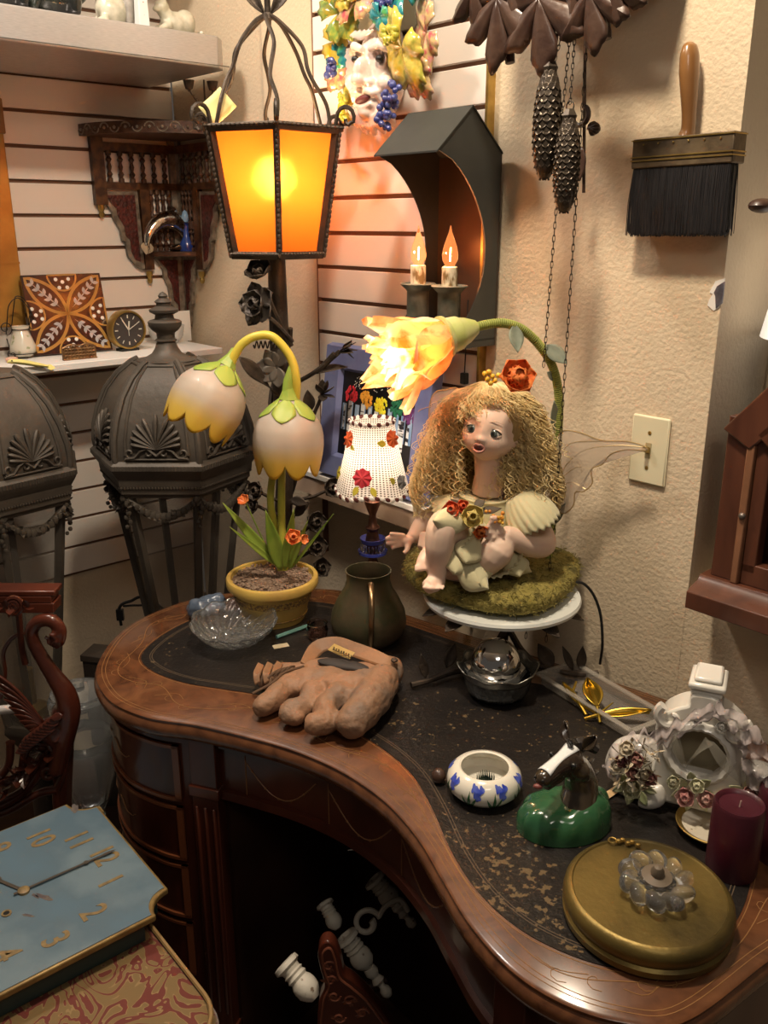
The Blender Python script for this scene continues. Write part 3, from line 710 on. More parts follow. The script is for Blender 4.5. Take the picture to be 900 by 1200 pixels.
# the low bracket reaches the corner line
uc = P2([(600,780)])[0][0]
def side(Mside, mirror):
    """one wall's fretwork: u = distance from corner, z up; thickness goes out from the wall"""
    def pr(poly, t0, t1): 
        q = G().prism(poly, t0, t1, Mside); return q if not mirror else flip(q)
    def bx(ua, ub, t0, t1, za, zb_):
        q = G().prism([(ua, za), (ub, za), (ub, zb_), (ua, zb_)], t0, t1, Mside); return q if not mirror else flip(q)
    rail = G()
    for za, zb_ in ((z_r1b, z_r1), (z_r2b, z_r2)): rail.add(bx(.01, u0, .002, .018, za, zb_))
    rail.add(bx(u1, u0, .002, .02, zst, topz)); ui = P2([(355,450)])[0][0]; ui2 = P2([(400,450)])[0][0]
    rail.add(bx(ui2, ui, .002, .018, P2([(380,840)])[0][1], z_r2))
    obj('rail_frame', rail, m_ctwist, cs)
    fr_ = G().add(pr(ogee, .004, .014)); fr_.add(pr(low, .004, .014)); fr_.add(bx(0.002, .03, .002, .012, P2([(575,1130)])[0][1], topz)); 
    obj('bracket_frame', fr_, m_crim, cs)
    pn = G().add(pr(ogee_in, .013, .0165)); pn.add(pr(low_in, .013, .0165)); obj('bracket_panel', pn, m_cred, cs)
    sp = G()
    def spindle(u, za, zb_, r):
        p = [(0, 0), (r, 0), (r, .12), (r*.5, .16), (r*1.1, .26), (r*.5, .36), (r*.9, .5), (r*.5, .64), (r*1.1, .74), (r*.5, .84), (r, .88), (r, 1), (0, 1)]
        q = G().lathe([(a, za+(zb_-za)*b) for a, b in p], 10); c = Mside @ V((u, 0, .010)); c.z = 0
        sp.add(q, T(c.x, c.y, 0))
    n = 6
    for k in range(n): spindle(.03 + (u1-.03)*(k+.5)/n, z_r2, z_r1b, .0075)
    zl0 = P2([(500,620)])[0][1]; zl1 = P2([(500,745)])[0][1]
    for k in range(4):
        u = .03 + (ui2-.03)*(k+.5)/4; spindle(u, zl0, z_r2b, .0075); spindle(u, zl1, zl0, .0075)
    obj('spindle_gallery', sp, m_cdark, cs)
    fn = G()
    for u, z in (((u0+u1)/2, zst), ((ui+ui2)/2, P2([(380,850)])[0][1])):
        c = Mside @ V((u, 0, .010)); fn.add(G().lathe([(0, -.034), (.006, -.03), (.008, -.022), (.005, -.017), (.009, -.010), (.009, 0), (0, 0)], 12), T(c.x, c.y, z))
    obj('drop_finial', fn, m_brass, cs)
def mside(d, nrm_): return Mx(((d.x, 0, nrm_.x, 0), (d.y, 0, nrm_.y, 0), (0, 1, 0, 0), (0, 0, 0, 1)))
side(mside(-aX, -aY), False)
side(mside(bX, -bY), False)
zlow = P2([(500,770)])[0][1]; rlow = P2([(415,750)])[0][0]
obj('lower_shelf', qdisc(rlow, zlow, zlow+.012), m_cdark, cs)
# silver fish sculpture and blue bottle on the lower shelf
fM = T(K) @ T(CK @ V((rlow*.52, rlow*.42, 0))) @ T(0, 0, zlow+.0125) @ RZ(R(48)) @ S(1.35)
sf_ = thing('fish_sculpture', 'silver leaping fish sculpture on the small lower tier of the corner shelf', 'sculpture', fM)
m_chrome = mat('polished_silver', (.75, .68, .6), .12, 1, bump=.5, bs=60)
g = G().tube(spl([(-.062, 0, .012), (-.055, 0, .035), (-.03, 0, .058), (.0, 0, .062), (.03, 0, .048), (.048, 0, .02), (.045, 0, .008)]), [.004, .010, .015, .018, .017, .013, .008], 14)
g.leaf(fr((-.058, 0, .02), (-.3, 0, -1), (0, -1, 0)), .026, .03, 0, 0); g.leaf(fr((0, 0, .07), (.6, 0, .8), (0, -1, 0)), .02, .03, 0, 0)
g.ball((.03, 0, .008), (.035, .02, .008)); g.ball((.05, -.008, .018), (.012, .012, .014))
obj('fish_body', g, m_chrome, sf_, solid=0)
bM = T(K) @ T(CK @ V((rlow*.18, rlow*.55, 0))) @ T(0, 0, zlow+.0125)
bb = thing('blue_bottle', 'small cobalt blue glass bottle beside the silver fish on the corner shelf', 'bottle', bM)
obj('bottle_body', G().lathe([(0,0),(.02,0),(.022,.015),(.014,.03),(.008,.04),(.007,.07),(.011,.075),(0,.075)], 20), mat('cobalt_glass', (.03, .08, .35), .08, coat=.5, c2=(.02, .04, .2), sc_=30), bb)
obj('stopper', G().lathe([(0,.075),(.008,.078),(.011,.09),(.006,.105),(0,.11)], 16), mat('pale_blue_glass', (.25, .4, .6), .08, coat=.5), bb)
# ================================================================ TWO STREET LANTERNS
m_dust = sheer('dusty_lantern_glass', (.16, .14, .12), .42, .25)
def lantern(name, label, loc, rot, r, finial, sc=1.0):
    L = thing(name, label, 'lantern', T(loc) @ RZ(rot) @ S(sc))
    zR = 1.0                                      # roof edge height in local units (m)
    nS = 6; ap = cos(pi/nS)
    prof = [(r*.97, 0), (r*.985, .02), (r*.965, .055), (r*.90, .095), (r*.78, .14), (r*.62, .175), (r*.44, .20), (r*.36, .207)]
    g = G().lathe([(a, zR+b) for a, b in prof] + [(0, zR+.207)], nS)
    obj('domed_roof', g, m_bronze, L, ang=25)
    g = G()
    for k in range(nS):    # ribs over the seams + inner panel lines
        A = 2*pi*k/nS; g.tube([(a*1.0*cos(A), a*1.0*sin(A), zR+b) for a, b in prof], .0075, 8)
        B = A + pi/nS; d = V((cos(B), sin(B), 0)); s = V((-sin(B), cos(B), 0))
        for sg in (-1, 1):
            g.tube([d*(a*ap+.001) + s*(sg*a*sin(pi/nS)*.74) + V((0, 0, zR+b)) for a, b in prof[1:7]], .0035, 6)
        a, b = prof[6]; g.tube([d*(a*ap+.001)+s*(-a*sin(pi/nS)*.74)+V((0,0,zR+b)), d*(a*ap+.001)+s*(a*sin(pi/nS)*.74)+V((0,0,zR+b))], .0035, 6)
    obj('roof_ribs', g, m_bronze, L)
    # cornice
    cp = [(r*.90, -.075), (r*.93, -.070), (r*.93, -.058), (r*.955, -.052), (r*.965, -.036), (r*1.02, -.022), (r*1.05, -.012), (r*1.05, -.002), (r*.99, .006), (r*.9, .006)]
    obj('cornice', G().lathe([(a, zR+b) for a, b in cp], nS), m_bronze, L, ang=25)
    g = G(); g_b = G()
    for k in range(nS):
        A = 2*pi*k/nS; B = A+2*pi/nS; p = V((cos(A), sin(A), 0)); q = V((cos(B), sin(B), 0))
        for t in range(26):
            c = p.lerp(q, (t+.5)/26); g.cbox(tuple(c*(r*1.045)+V((0, 0, zR-.007))), (.004, .004, .010))
            g_b.ball(tuple(c*(r*.945)+V((0, 0, zR-.055))), .0035, 6)
    obj('dentil_edge', g, m_bronze, L); obj('beaded_edge', g_b, m_bronze, L)
    # palmettes on each roof face
    for k in range(nS):
        B = 2*pi*(k+.5)/nS; d = V((cos(B), sin(B), 0)); s = V((-sin(B), cos(B), 0))
        def sp_(x, z):      # point on the roof face at height z above the edge
            for i in range(len(prof)-1):
                if prof[i][1] <= z <= prof[i+1][1]:
                    t = (z-prof[i][1])/(prof[i+1][1]-prof[i][1]); a = prof[i][0]*(1-t)+prof[i+1][0]*t; break
            return d*(a*ap+.004) + s*x + V((0, 0, zR+z))
        g = G(); u = r/.19
        for j in range(-5, 6):
            a = j*.25; ln = (.074 - abs(j)*.0055)*u; rr = [.002*u, .0048*u, .0076*u, .0082*u, .0045*u]
            P = []
            for t in (0, .3, .6, .85, 1.0):
                x = sin(a)*ln*t*1.0 + (.010*u*t*t*(1 if j > 0 else -1) if j else 0); z = .034 + cos(a*.95)*ln*t*(1.0) - abs(j)*.0011*t
                P.append(sp_(x, max(.012, min(.15, z))))
            g.tube(spl(P, 3), rr, 8, flat=.7)
        for sg in (-1, 1):
            for (cx_, cz_, r0, a0, a1) in ((.058, .026, .011, -1.6, 3.4), (.018, .026, .010, 1.2, 6.6)):
                g.tube([sp_(sg*(u*cx_ + u*r0*(1-.7*t/14)*cos(a0+(a1-a0)*t/14)), max(.004, cz_ + r0*(1-.7*t/14)*sin(a0+(a1-a0)*t/14))) for t in range(15)], .0028*u, 6)
            g.tube([sp_(sg*x*u, z) for x, z in ((.0, .020), (.02, .036), (.035, .030), (.048, .016), (.068, .014))], .0036*u, 6)
        g.tube([sp_(x*u, .012) for x in (-.07, -.03, 0, .03, .07)], .0026*u, 6)
        obj('palmette', g, m_bronze, L)
    # body: tapering posts, dusty panes
    zt_, zb_ = zR-.07, .36; rt, rb = r*.80, r*.34
    for k in range(nS):
        A = 2*pi*k/nS; c = V((cos(A), sin(A), 0))
        g = G().tube([c*rt+V((0,0,zt_)), c*rb+V((0,0,zb_))], .0105, 4, up=(cos(A+pi/4), sin(A+pi/4), 0)); obj('corner_post', g, m_bronze, L, smooth=False)
        B = 2*pi*(k+1)/nS; q = V((cos(B), sin(B), 0))
        g = G().put([c*rt*.985+V((0,0,zt_)), q*rt*.985+V((0,0,zt_)), q*rb*.985+V((0,0,zb_)), c*rb*.985+V((0,0,zb_))], [(0,1,2,3)]); obj('glass_pane', g, m_dust, L, smooth=False)
        # garland under the cornice
        g = G(); N_ = 15
        for t in range(N_):
            f = t/(N_-1); P = (c.lerp(q, f))*(rt+.012) + V((0, 0, zt_-.016-.040*sin(pi*f))); g.ball(P, .0065+.0045*sin(pi*f), 6)
            for w_ in range(2): g.leaf(fr(P + V((0,0,.002)), (random.uniform(-1,1), random.uniform(-1,1), random.uniform(-.9,.6)), c+q), .017, .011, .2, .2, 4)
        g.tube([(c.lerp(q, f/10))*(rt+.009) + V((0, 0, zt_-.016-.040*sin(pi*f/10))) for f in range(11)], .008, 6)
        for t in range(7): g.ball(c*(rt+.014)+V((random.uniform(-.006,.006), random.uniform(-.006,.006), zt_-.012-t*.011)), .0085-.0006*t, 6)
        obj('garland', g, m_bronze, L)
    obj('top_ring', G().lathe([(rt-.012, zt_-.012), (rt+.012, zt_-.012), (rt+.014, zt_+.01), (rt-.012, zt_+.01), (rt-.012, zt_-.012)], nS), m_bronze, L, ang=20)
    g = G().lathe([(0, .30), (rb*.7, .30), (rb*1.1, .34), (rb*1.25, .355), (rb*1.2, .375), (0, .375)], nS); g.lathe([(0,.0),(.10,.0),(.105,.02),(.06,.05),(.03,.08),(.025,.2),(.04,.26),(rb*.7,.30),(0,.30)], 24)
    obj('base', g, m_bronze, L)
    g = G().lathe([(.0,.375),(.035,.375),(.035,.40),(.014,.41),(.014,.50),(0,.50)], 16); obj('lamp_socket', g, m_brass, L)
    if finial:
        z = zR+.205
        fp = [(r*.36, 0), (.050, .006), (.034, .018), (.026, .034), (.021, .052), (.026, .056), (.020, .062), (.021, .078), (.030, .086), (.037, .098), (.038, .110), (.034, .114), (.022, .118), (.020, .130), (.032, .138), (.033, .145), (.024, .150), (.016, .156), (.016, .162), (.020, .167), (.015, .173), (.009, .178), (.011, .184), (.006, .192), (.0, .196)]
        obj('urn_finial', G().lathe([(a*r/.19 if i else a, z+b*.76) for i, (a, b) in enumerate(fp)], 28, mod=None), m_bronze, L)
    return L
p = atF(204, 524, 2.02)
lantern('street_lantern', 'large dark cast-metal street lantern with urn finial, partly behind the yellow flower lamp', (p.x, p.y, p.z-1.0), R(6-6), .187, True)
p = atF(-2, 545, 1.89)
lantern('street_lantern', 'large dark street lantern without finial cut off by the left edge of the photo', (p.x, p.y, p.z-1.0), R(-10), .176, False)
# ================================================================ RIGHT WALL: white ledge with the framed painting
LO = .09
xl, zlg = toB(395, 564, LO); xl0 = toB(356, 548, 0)[0]; xl1 = toB(522, 610, LO)[0]
ledge = thing('wall_ledge', 'white ledge shelf on the right wall under the purple framed picture', 'shelf', TB @ T(xl0, 0, zlg))
g = G().box(0, xl1-xl0, -LO, -.001, -.012, 0); obj('board', g, m_white, ledge, bevel=.001)
m_tan = mat('tan_laminate', (.42, .30, .22), .45)
g = G().box(.004, xl1-xl0, -LO+.004, -.001, -.055, -.012); obj('fascia', g, m_tan, ledge)
m_blue = mat('violet_blue_stain', (.13, .15, .33), .45, c2=(.20, .23, .42), sc_=14, c3=(.16, .185, .38))
# picture leaning on the ledge
z0 = zlg; xa, _ = toB(378, 548, .068); xb, zt_ = toB(512, 470, .05); za = toB(390, 403, .03)[1]
PWd = (xb-xa); PHt = (za - z0)*1.02
pic = thing('framed_painting', 'painting of colourful birch trees in a wide violet-blue wooden frame leaning on the ledge', 'picture', TB @ T(xa, -.068, z0+.001) @ RX(-.13))
fw = .058; D = .022
g = G()
oc = [(0,0),(PWd,0),(PWd,PHt),(0,PHt)]; ic = [(fw,fw),(PWd-fw,fw),(PWd-fw,PHt-fw),(fw,PHt-fw)]
def fq(g, A, yA, B_, yB):
    for i in range(4):
        j = (i+1) % 4; g.put([(A[i][0],yA,A[i][1]),(A[j][0],yA,A[j][1]),(B_[j][0],yB,B_[j][1]),(B_[i][0],yB,B_[i][1])], [(0,1,2,3)])
fq(g, oc, -.003, [(x+(.006 if x == 0 else -.006), z+(.006 if z == 0 else -.006)) for x, z in oc], -D)
oc2 = [(x+(.006 if x == 0 else -.006), z+(.006 if z == 0 else -.006)) for x, z in oc]
ic2 = [(x+(-.008 if i in (0, 3) else .008), z+(-.008 if i < 2 else .008)) for i, (x, z) in enumerate(ic)]
fq(g, oc2, -D, ic2, -D+.002); fq(g, ic2, -D+.002, ic, -.006)
g.put([(x, -.003, z) for x, z in oc], [(0,3,2,1)]); fq(g, oc, 0, oc, -.003)
obj('frame', g, m_blue, pic, smooth=False)
g = G().box(fw-.002, PWd-fw+.002, -.008, -.005, fw-.002, PHt-fw+.002); obj('canvas', g, mat('black_ground', (.006, .006, .008), .35), pic)
iw = PWd-2*fw; ih = PHt-2*fw; Q = lambda x, z: (fw+iw*x, -.0085, fw+ih*z)
g = G(); random.seed(3)
for i in range(11):
    x = .02+i*.09; g.box(fw+iw*x, fw+iw*(x+.055), -.0088, -.008, fw+ih*.30, fw+ih*random.uniform(.60, .68))
obj('blue_bands', g, mat('blue_paint', (.13, .27, .52), .5, c2=(.40, .52, .68), sc_=30, st=(4, 1, .6)), pic)
g = G()
for x, wd, top in ((.13, .05, .66), (.31, .05, .66), (.50, .05, .6), (.66, .06, .58), (.84, .075, .56), (.05, .02, .6), (.41, .02, .62), (.93, .03, .5)):
    g.box(fw+iw*(x-wd/2), fw+iw*(x+wd/2), -.0094, -.0086, fw+ih*(.01 if wd > .04 else .3), fw+ih*top)
obj('birch_trunks', g, mat('birch_paint', (.02, .02, .03), .5, c2=(.72, .75, .78), sc_=38, rp=(.42, .5), st=(1, 1, 3)), pic)
for x, z, c, nm in ((.13, .73, (.50, .02, .03), 'red'), (.34, .71, (.75, .30, .03), 'orange'), (.55, .68, (.80, .60, .02), 'yellow'), (.76, .70, (.01, .13, .06), 'green'), (.93, .64, (.10, .02, .12), 'plum')):
    g = G()
    for i in range(60):
        a = random.random()*6.28; r = random.random()**.5; g.ball((fw+iw*(x+.085*r*cos(a)), -.0088, fw+ih*(z+.10*r*sin(a))), (.0032, .0007, .004), 6)
    obj('tree_crown', g, mat(nm+'_paint', c, .5, c2=tuple(min(1, q*1.6+.02) for q in c), sc_=90), pic)
g = G()
for i in range(70): g.ball(Q(random.uniform(.15, .98), random.uniform(.82, .99)), (.0011, .0006, .0013), 6)
tag(obj('star_flecks', g, m_white, pic), kind='stuff')
# ================================================================ WALL SCONCE
dS = .16
x0s, zap_ = toB(555, 125, dS/2)           # ridge right end (half way out)
xR, zE = toB(584, 179, 0); xL = toB(441, 188, dS)[0]; zE2 = toB(517, 177, dS)[1]; zE = (zE+zE2)/2
zB_ = toB(578, 385, 0)[1] - .03
xR = (xR + toB(517, 177, dS)[0] + x0s)/3
scn = thing('wall_sconce', 'dark tin gabled wall sconce with two candle bulbs on the slat wall', 'wall light', TB @ T(xL, 0, zB_))
m_tin = mat('dark_grey_tin', (.050, .052, .048), .45, .5, c2=(.075, .077, .070), sc_=5, bump=.06, bs=30)
m_tinin = mat('bronze_tin_inside', (.13, .075, .048), .38, .6, c2=(.09, .05, .03), sc_=6)
Wd = xR-xL; h1 = zE-zB_; h2 = zap_-zB_ 
def sidep(n=24):
    """side panel outline in (y out, z): curved cut front"""
    P = [(0, 0), (0, h1), (-dS/2, h2), (-dS, h1)]
    for i in range(1, n+1):
        t = i/n; P.append((-dS + .78*dS*sin(pi*t)**.62*(1 if t < .5 else 1.0), h1*(1-t)))
    return P
def yzprism(P, xa, xb_): return G().prism(P, xa, xb_, Mx(((0,0,1,0),(1,0,0,0),(0,1,0,0),(0,0,0,1))))
for xa, nm in ((0, 'side_panel'), (Wd-.002, 'side_panel')): obj(nm, yzprism(sidep(), xa, xa+.002), m_tin, scn)
obj('back_plate', G().box(0, Wd, -.003, -.001, 0, h1), m_tinin, scn)
obj('inner_lining', yzprism([(y*.985-.001, z) for y, z in sidep()], Wd-.0035, Wd-.0022), m_tinin, scn)
rp_ = [(-.0, h1), (-dS/2, h2), (-dS-.004, h1-.004), (-dS-.004, h1-.001), (-dS/2, h2+.003), (0, h1+.003)]
obj('roof', yzprism(rp_, -.002, Wd+.002), m_tin, scn)
zcup = toB(512, 335, .09)[1] - zB_; xc1 = toB(490, 322, .09)[0]-xL; xc2 = toB(527, 322, .09)[0]-xL
obj('shelf_plate', G().box(0, Wd, -.10, -.003, zcup-.098, zcup-.095), m_tin, scn)
m_zinc = mat('weathered_zinc', (.10, .11, .085), .6, .5, c2=(.20, .20, .16), sc_=40, bump=.3, bs=80)
m_ccand = mat('spattered_candle_sleeve', (.62, .57, .42), .6, c2=(.18, .11, .04), rp=(.5, .62), sc_=70, st=(1, 1, .4))
m_fil = mat('glowing_filament', (1, .5, .15), .5, emit=60, ec=(1, .42, .12))
m_bulbg = mat('amber_bulb_glass', (1, .62, .42), .03, trans=1, ior=1.08, emit=.35, ec=(1, .30, .08))
for i, xc in enumerate((xc1, xc2)):
    b = T(xc, -.09, zcup)
    cu = obj('candle_cup', G().lathe([(0,-.095),(.021,-.095),(.021,-.012),(.024,-.008),(.034,.001),(.032,.003),(.020,-.004),(0,-.004)], 32, b, mod=lambda a: 1+.025*cos(a*18)), m_zinc, scn)
    sl = obj('candle_sleeve', G().lathe([(0,-.004),(.0145,-.004),(.0145,.034),(.012,.036),(0,.036)], 24, b), m_ccand, scn)
    hb = .058
    bu = obj('flame_bulb', G().lathe([(.008,.036),(.0135,.046),(.0148,.056),(.012,.070),(.007,.084),(.0025,.096),(.0008,.106),(0,.106)], 24, b), m_bulbg, scn)
    obj('filament', G().tube([b @ V((0,0,.045)), b @ V((.001, 0, .068))], [.0012, .0035, .001], 8), m_fil, bu)
    wp_ = TB @ V((xL+xc, -.105, zB_+zcup+.06)); point('sconce_bulb_light', wp_, .35, (1, .42, .16), .012)
# thin power cable loop below sconce
g = [spl([(Wd*.6, -.06, .03), (Wd*.75, -.09, .02), (Wd*.95, -.08, .05), (Wd*.99, -.06, .10)])]
pg_x, pg_z = toB(544, 450, .02)
pg = thing('hanging_plug', 'small black plug hanging on a thin cord just right of the glowing flower shade', 'plug', TB @ T(pg_x, -.02, pg_z))
obj('plug_body', G().box(-.007, .007, -.006, .006, 0, .022), m_black, pg, bevel=.002); obj('thin_cord', G().tube([(0,0,.02), (.002, 0, .09), (.0, .004, .16)], .0013, 6), m_black, pg)
# ================================================================ MASK with vine leaves
xm, zm_ = toB(437, 88, .05); mp_ = mpp(TB @ V((xm, -.05, zm_)))
k_scale = 1.0
mk = thing('bacchus_mask', 'painted ceramic laughing face mask wreathed in vine leaves and grapes', 'wall mask', TB @ T(xm, -.012, zm_) @ RY(.10))
k_ = mp_*1.06
m_face = mat('pink_white_glaze', (.80, .66, .58), .22, coat=.6, c2=(.66, .42, .34), sc_=25, rp=(.52, .75))
g = G()
XS = 1.45
def u_(x, y, d): return (x*k_*XS, -d*k_*1.1, -y*k_)   # photo pixels from face centre, depth out
g.ball(u_(0, -5, 8), (33*k_, 24*k_, 55*k_)); g.ball(u_(0, 22, 18), (26*k_, 16*k_, 30*k_))
g.ball(u_(-1, -2, 34), (8*k_, 11*k_, 15*k_)); g.ball(u_(-1, 6, 38), (9*k_, 8*k_, 7*k_)); g.ball(u_(-9, 8, 32), (6*k_, 6*k_, 5*k_)); g.ball(u_(8, 8, 32), (6*k_, 6*k_, 5*k_))
for s in (-1, 1):
    g.tube([u_(s*4, -24, 31), u_(s*14, -28, 31), u_(s*26, -21, 22)], [4*k_, 5*k_, 3*k_], 8)
    g.ball(u_(s*19, 8, 25), (10*k_, 9*k_, 9*k_)); g.tube([u_(s*8, 12, 31), u_(s*15, 18, 29), u_(s*17, 28, 24)], [3*k_, 4*k_, 3*k_], 8)
    g.tube([u_(s*3, 16, 34), u_(s*12, 19, 32), u_(s*22, 14, 26)], [3.5*k_, 4*k_, 2*k_], 8)
    g.tube(arcpts(u_(s*14, -15, 25), 7*k_, 0, 2*pi, 12), 2*k_, 6)
g.ball(u_(0, 38, 26), (11*k_, 9*k_, 7*k_)); g.tube([u_(-10, 30, 30), u_(0, 34, 32), u_(10, 29, 30)], 3*k_, 8)
for i in range(16):
    a = -1.1+2.2*i/15; x = 30*sin(a); y = 20+32*cos(a)
    g.tube([u_(x*.5, 34+8*cos(a), 26), u_(x*.9, y, 22), u_(x*1.0+3*sin(i*2), y+10, 14)], [3*k_, 4*k_, 1.5*k_], 6)
for i in range(5): g.tube([u_(-22+3*i, -38+1*i, 28), u_(-14+5*i, -43, 29)], 2*k_, 6)
obj('face', g, m_face, mk, remesh=.0024, rsm=4)
g = G()
for s in (-1, 1): g.ball(u_(s*14, -15, 28.5), (5.5*k_, 4*k_, 3.8*k_), 12)
obj('eye_holes', g, m_black, mk)
g = G().ball(u_(0, 25.5, 31.5), (13*k_, 4.5*k_, 4.5*k_), 14, rot=RY(-.25)); obj('open_mouth', g, mat('mouth_red', (.12, .02, .02), .5), mk)
XS = 1.5
def vleaf(g, c, size, ang, tilt=.35):
    """five-lobed vine leaf"""
    Mv = T(c) @ RY(-ang) @ RX(-tilt)
    def f(u, v):
        a = (v-.5)*2*pi*.93; r = size*(.62+.28*abs(cos(a*2.5))**.7 + .10*cos(a) + .05*cos(a*17))
        return (1.35*sin(a)*r*u, -.10*size*sin(u*pi)*(1+.5*cos(a*5)) - .0, cos(a)*r*u)
    g.grid(f, 6, 61, Mv)
cols = [('yellow_green_leaf_glaze', (.42, .40, .05), (.55, .42, .05), (.16, .28, .06)), ('teal_leaf_glaze', (.02, .20, .24), (.10, .40, .12), (.03, .26, .30)), ('rose_leaf_glaze', (.62, .28, .26), (.50, .10, .12), (.60, .45, .20)), ('golden_leaf_glaze', (.62, .42, .03), (.36, .34, .05), (.65, .50, .10))]
lm = [mat(n, a, .22, coat=.6, c2=b_, c3=c, sc_=45, bump=.5, bs=70) for n, a, b_, c in cols]
for (x, y, sz, an, ci, dd) in ((-40, -62, 27, -.9, 0, 24), (-14, -72, 28, .1, 2, 30), (-28, -84, 24, -.4, 3, 34), (17, -54, 15, 2.8, 1, 34), (36, -76, 30, .6, 1, 26), (12, -92, 26, .2, 0, 24), (-45, -34, 17, -1.6, 3, 24), (-43, -18, 13, -2.2, 1, 22), (-47, 0, 14, -2.4, 2, 18), (40, -24, 36, 2.5, 3, 32), (56, -38, 28, 1.9, 2, 22), (48, -4, 26, 2.6, 2, 24), (-34, 22, 11, -2.6, 3, 16), (-30, 40, 11, -2.8, 3, 16)):
    g = G(); vleaf(g, u_(x, y, dd), sz*k_*1.15, an); obj('vine_leaf', g, lm[ci], mk, solid=.0015)
m_bg = mat('blue_grape_glaze', (.03, .035, .16), .15, coat=.7, c2=(.08, .10, .30), sc_=60); m_yg = mat('yellow_grape_glaze', (.55, .45, .05), .15, coat=.7, c2=(.30, .32, .04), sc_=60)
random.seed(11)
for (cx_, cy_, n, sp_x, sp_y) in ((20, -66, 22, 10, 9), (30, 20, 22, 7, 12), (26, 42, 20, 7, 13), (-38, -6, 12, 4, 9)):
    g = G()
    for i in range(n): g.ball(u_(cx_+random.uniform(-sp_x, sp_x)*.8, cy_+random.uniform(-sp_y, sp_y)+0, 32+random.uniform(-6, 4)), random.uniform(3.3, 4.4)*k_, 10)
    obj('blue_grapes', g, m_bg, mk)
g = G()
for (cx_, cy_, n, sp_x, sp_y) in ((34, -34, 16, 9, 7), (-20, -78, 14, 12, 6), (-33, 34, 16, 5, 14)):
    g = G()
    for i in range(n): g.ball(u_(cx_+random.uniform(-sp_x, sp_x)*.8, cy_+random.uniform(-sp_y, sp_y), 42 if cx_ > 0 else (40 if cy_ < 0 else 20)), 4.2*k_, 10)
    obj('yellow_grapes', g, m_yg, mk)
# ================================================================ CUCKOO CLOCK: carved leaves, cone weights, chains, pendulum
m_carve = mat('carved_walnut', (.042, .020, .014), .42, c2=(.075, .040, .026), sc_=30, bump=.3, bs=60, coat=.2)
m_conem = mat('bronzed_cone', (.055, .042, .032), .35, .6, c2=(.09, .07, .05), sc_=60)
xk, zk = toB(655, 5, .12)
ck = thing('cuckoo_clock', 'carved walnut cuckoo clock, only its lower leaves, chains and pendulum in view', 'clock', TB @ T(xk, 0, zk))
def KB(px, py, out): x, z = toB(px, py, out); return V((x-xk, -out, z-zk))
obj('case', G().box(-.13, .13, -.11, -.002, .035, .30), m_carve, ck, bevel=.004)
def oak(c, L, W, ang, tilt=.3):
    g = G(); Mv = T(c) @ RY(ang) @ RX(pi/2*0)
    def f(u, v):
        a = 2*pi*v; rr_ = (.42 + .58*abs(cos(3.5*a))**.8 + .05*cos(a*21))*(.72+.28*cos(a))
        return (W*1.05*sin(a)*rr_*u, -.022 - .010*(1-u**2) + .005*abs(sin(3.5*a))*u, -L*.30 - L*.74*cos(a)*rr_*u)
    def f_old(u, v):
        q = v*2-1; tw_ = abs(((u*3.2+.1) % 1)*1.0); wd = W/2*(max(.05, sin(pi*min(1, .10+u*.90))**.6)*(.52+.55*tw_) + .02)
        return (q*wd, -.02-.012*sin(pi*u)+.012*abs(q)**1.1*sin(pi*u), -u*L)
    g.grid(f, 7, 84, Mv, cv=True); return g
for px, py, L, W, an in ((604, -34, .135, .085, .14), (583, -28, .085, .055, .9), (650, -34, .135, .095, -.03), (624, -34, .085, .06, .75), (706, -34, .105, .075, -.12), (722, -24, .075, .055, -1.0), (676, -34, .085, .06, -.85)):
    obj('carved_leaf', oak(KB(px, py, .115), L, W, an), m_carve, ck, solid=.006)
for (pa, pb) in (((594, 40), (598, 74)), ((708, 20), (711, 46))):
    a = KB(*pa, .115); b_ = KB(*pb, .115); obj('acorn_stub', G().tube([a, a.lerp(b_, .7), b_], [.007, .0085, .0075], 8), m_carve, ck)
obj('leaf_tip', G().tube([KB(650, 40, .12), KB(650, 66, .12)], [.006, .002], 8), m_carve, ck)
def cone(name, label, ptop, pbot, out, rpx, sq):
    xt, z1 = toB(*ptop, out); xb2, z0 = toB(*pbot, out); c = TB @ T(xt, -out, z0)
    o = thing(name, label, 'clock weight', c, 'pine cone clock weights'); H = z1-z0; r = rpx*mpp(c.translation)
    g = G(); pr = [(0, 0), (.45, .03), (.75, .12), (.95, .3), (1, .5), (.95, .7), (.78, .86), (.5, .95), (.3, 1)]
    g.lathe([(a*r*.93, b*H*.9) for a, b in pr], 24)
    nr = 17
    for j in range(nr):
        t = (j+.5)/nr; rr = r*lerpl([a for a, b in [(0.2,0),(.72,.12),(.93,.25),(1,.4),(1,.55),(.96,.7),(.8,.85),(.45,1)]], t)
        for k in range(10):
            a = 2*pi*(k+.5*(j % 2))/10; d = V((cos(a), sin(a), 0))
            g.leaf(fr(d*rr*.86 + V((0,0,t*H*.9+H*.05)), d*.12+V((0,0,-1)), d), H*.080, rr*.72, .0, -.15, 5, curl=-.2)
    obj('cone_scales', g, m_conem, o, solid=.0012)
    obj('cone_body', G().lathe([(a*r*.93, b*H*.9) for a, b in pr], 24), m_conem, o)
    g = G().lathe([(0, H*.88), (r*.5, H*.90), (r*.62, H*.94), (r*.35, H*1.0), (0, H*1.01)], 6); g.tube(arcpts((0, 0, H*1.03), .007, 0, 2*pi, 12), .0012, 6); obj('cap_ring', g, m_conem, o)
    return o
cone('pine_cone_weight', 'higher, darker and smoother pine cone weight hanging on the left', (645, 70), (640, 211), .13, 16, 1)
cone('pine_cone_weight', 'lower pine cone weight with crisp scales hanging on the right', (668, 128), (662, 250), .13, 15, 1)
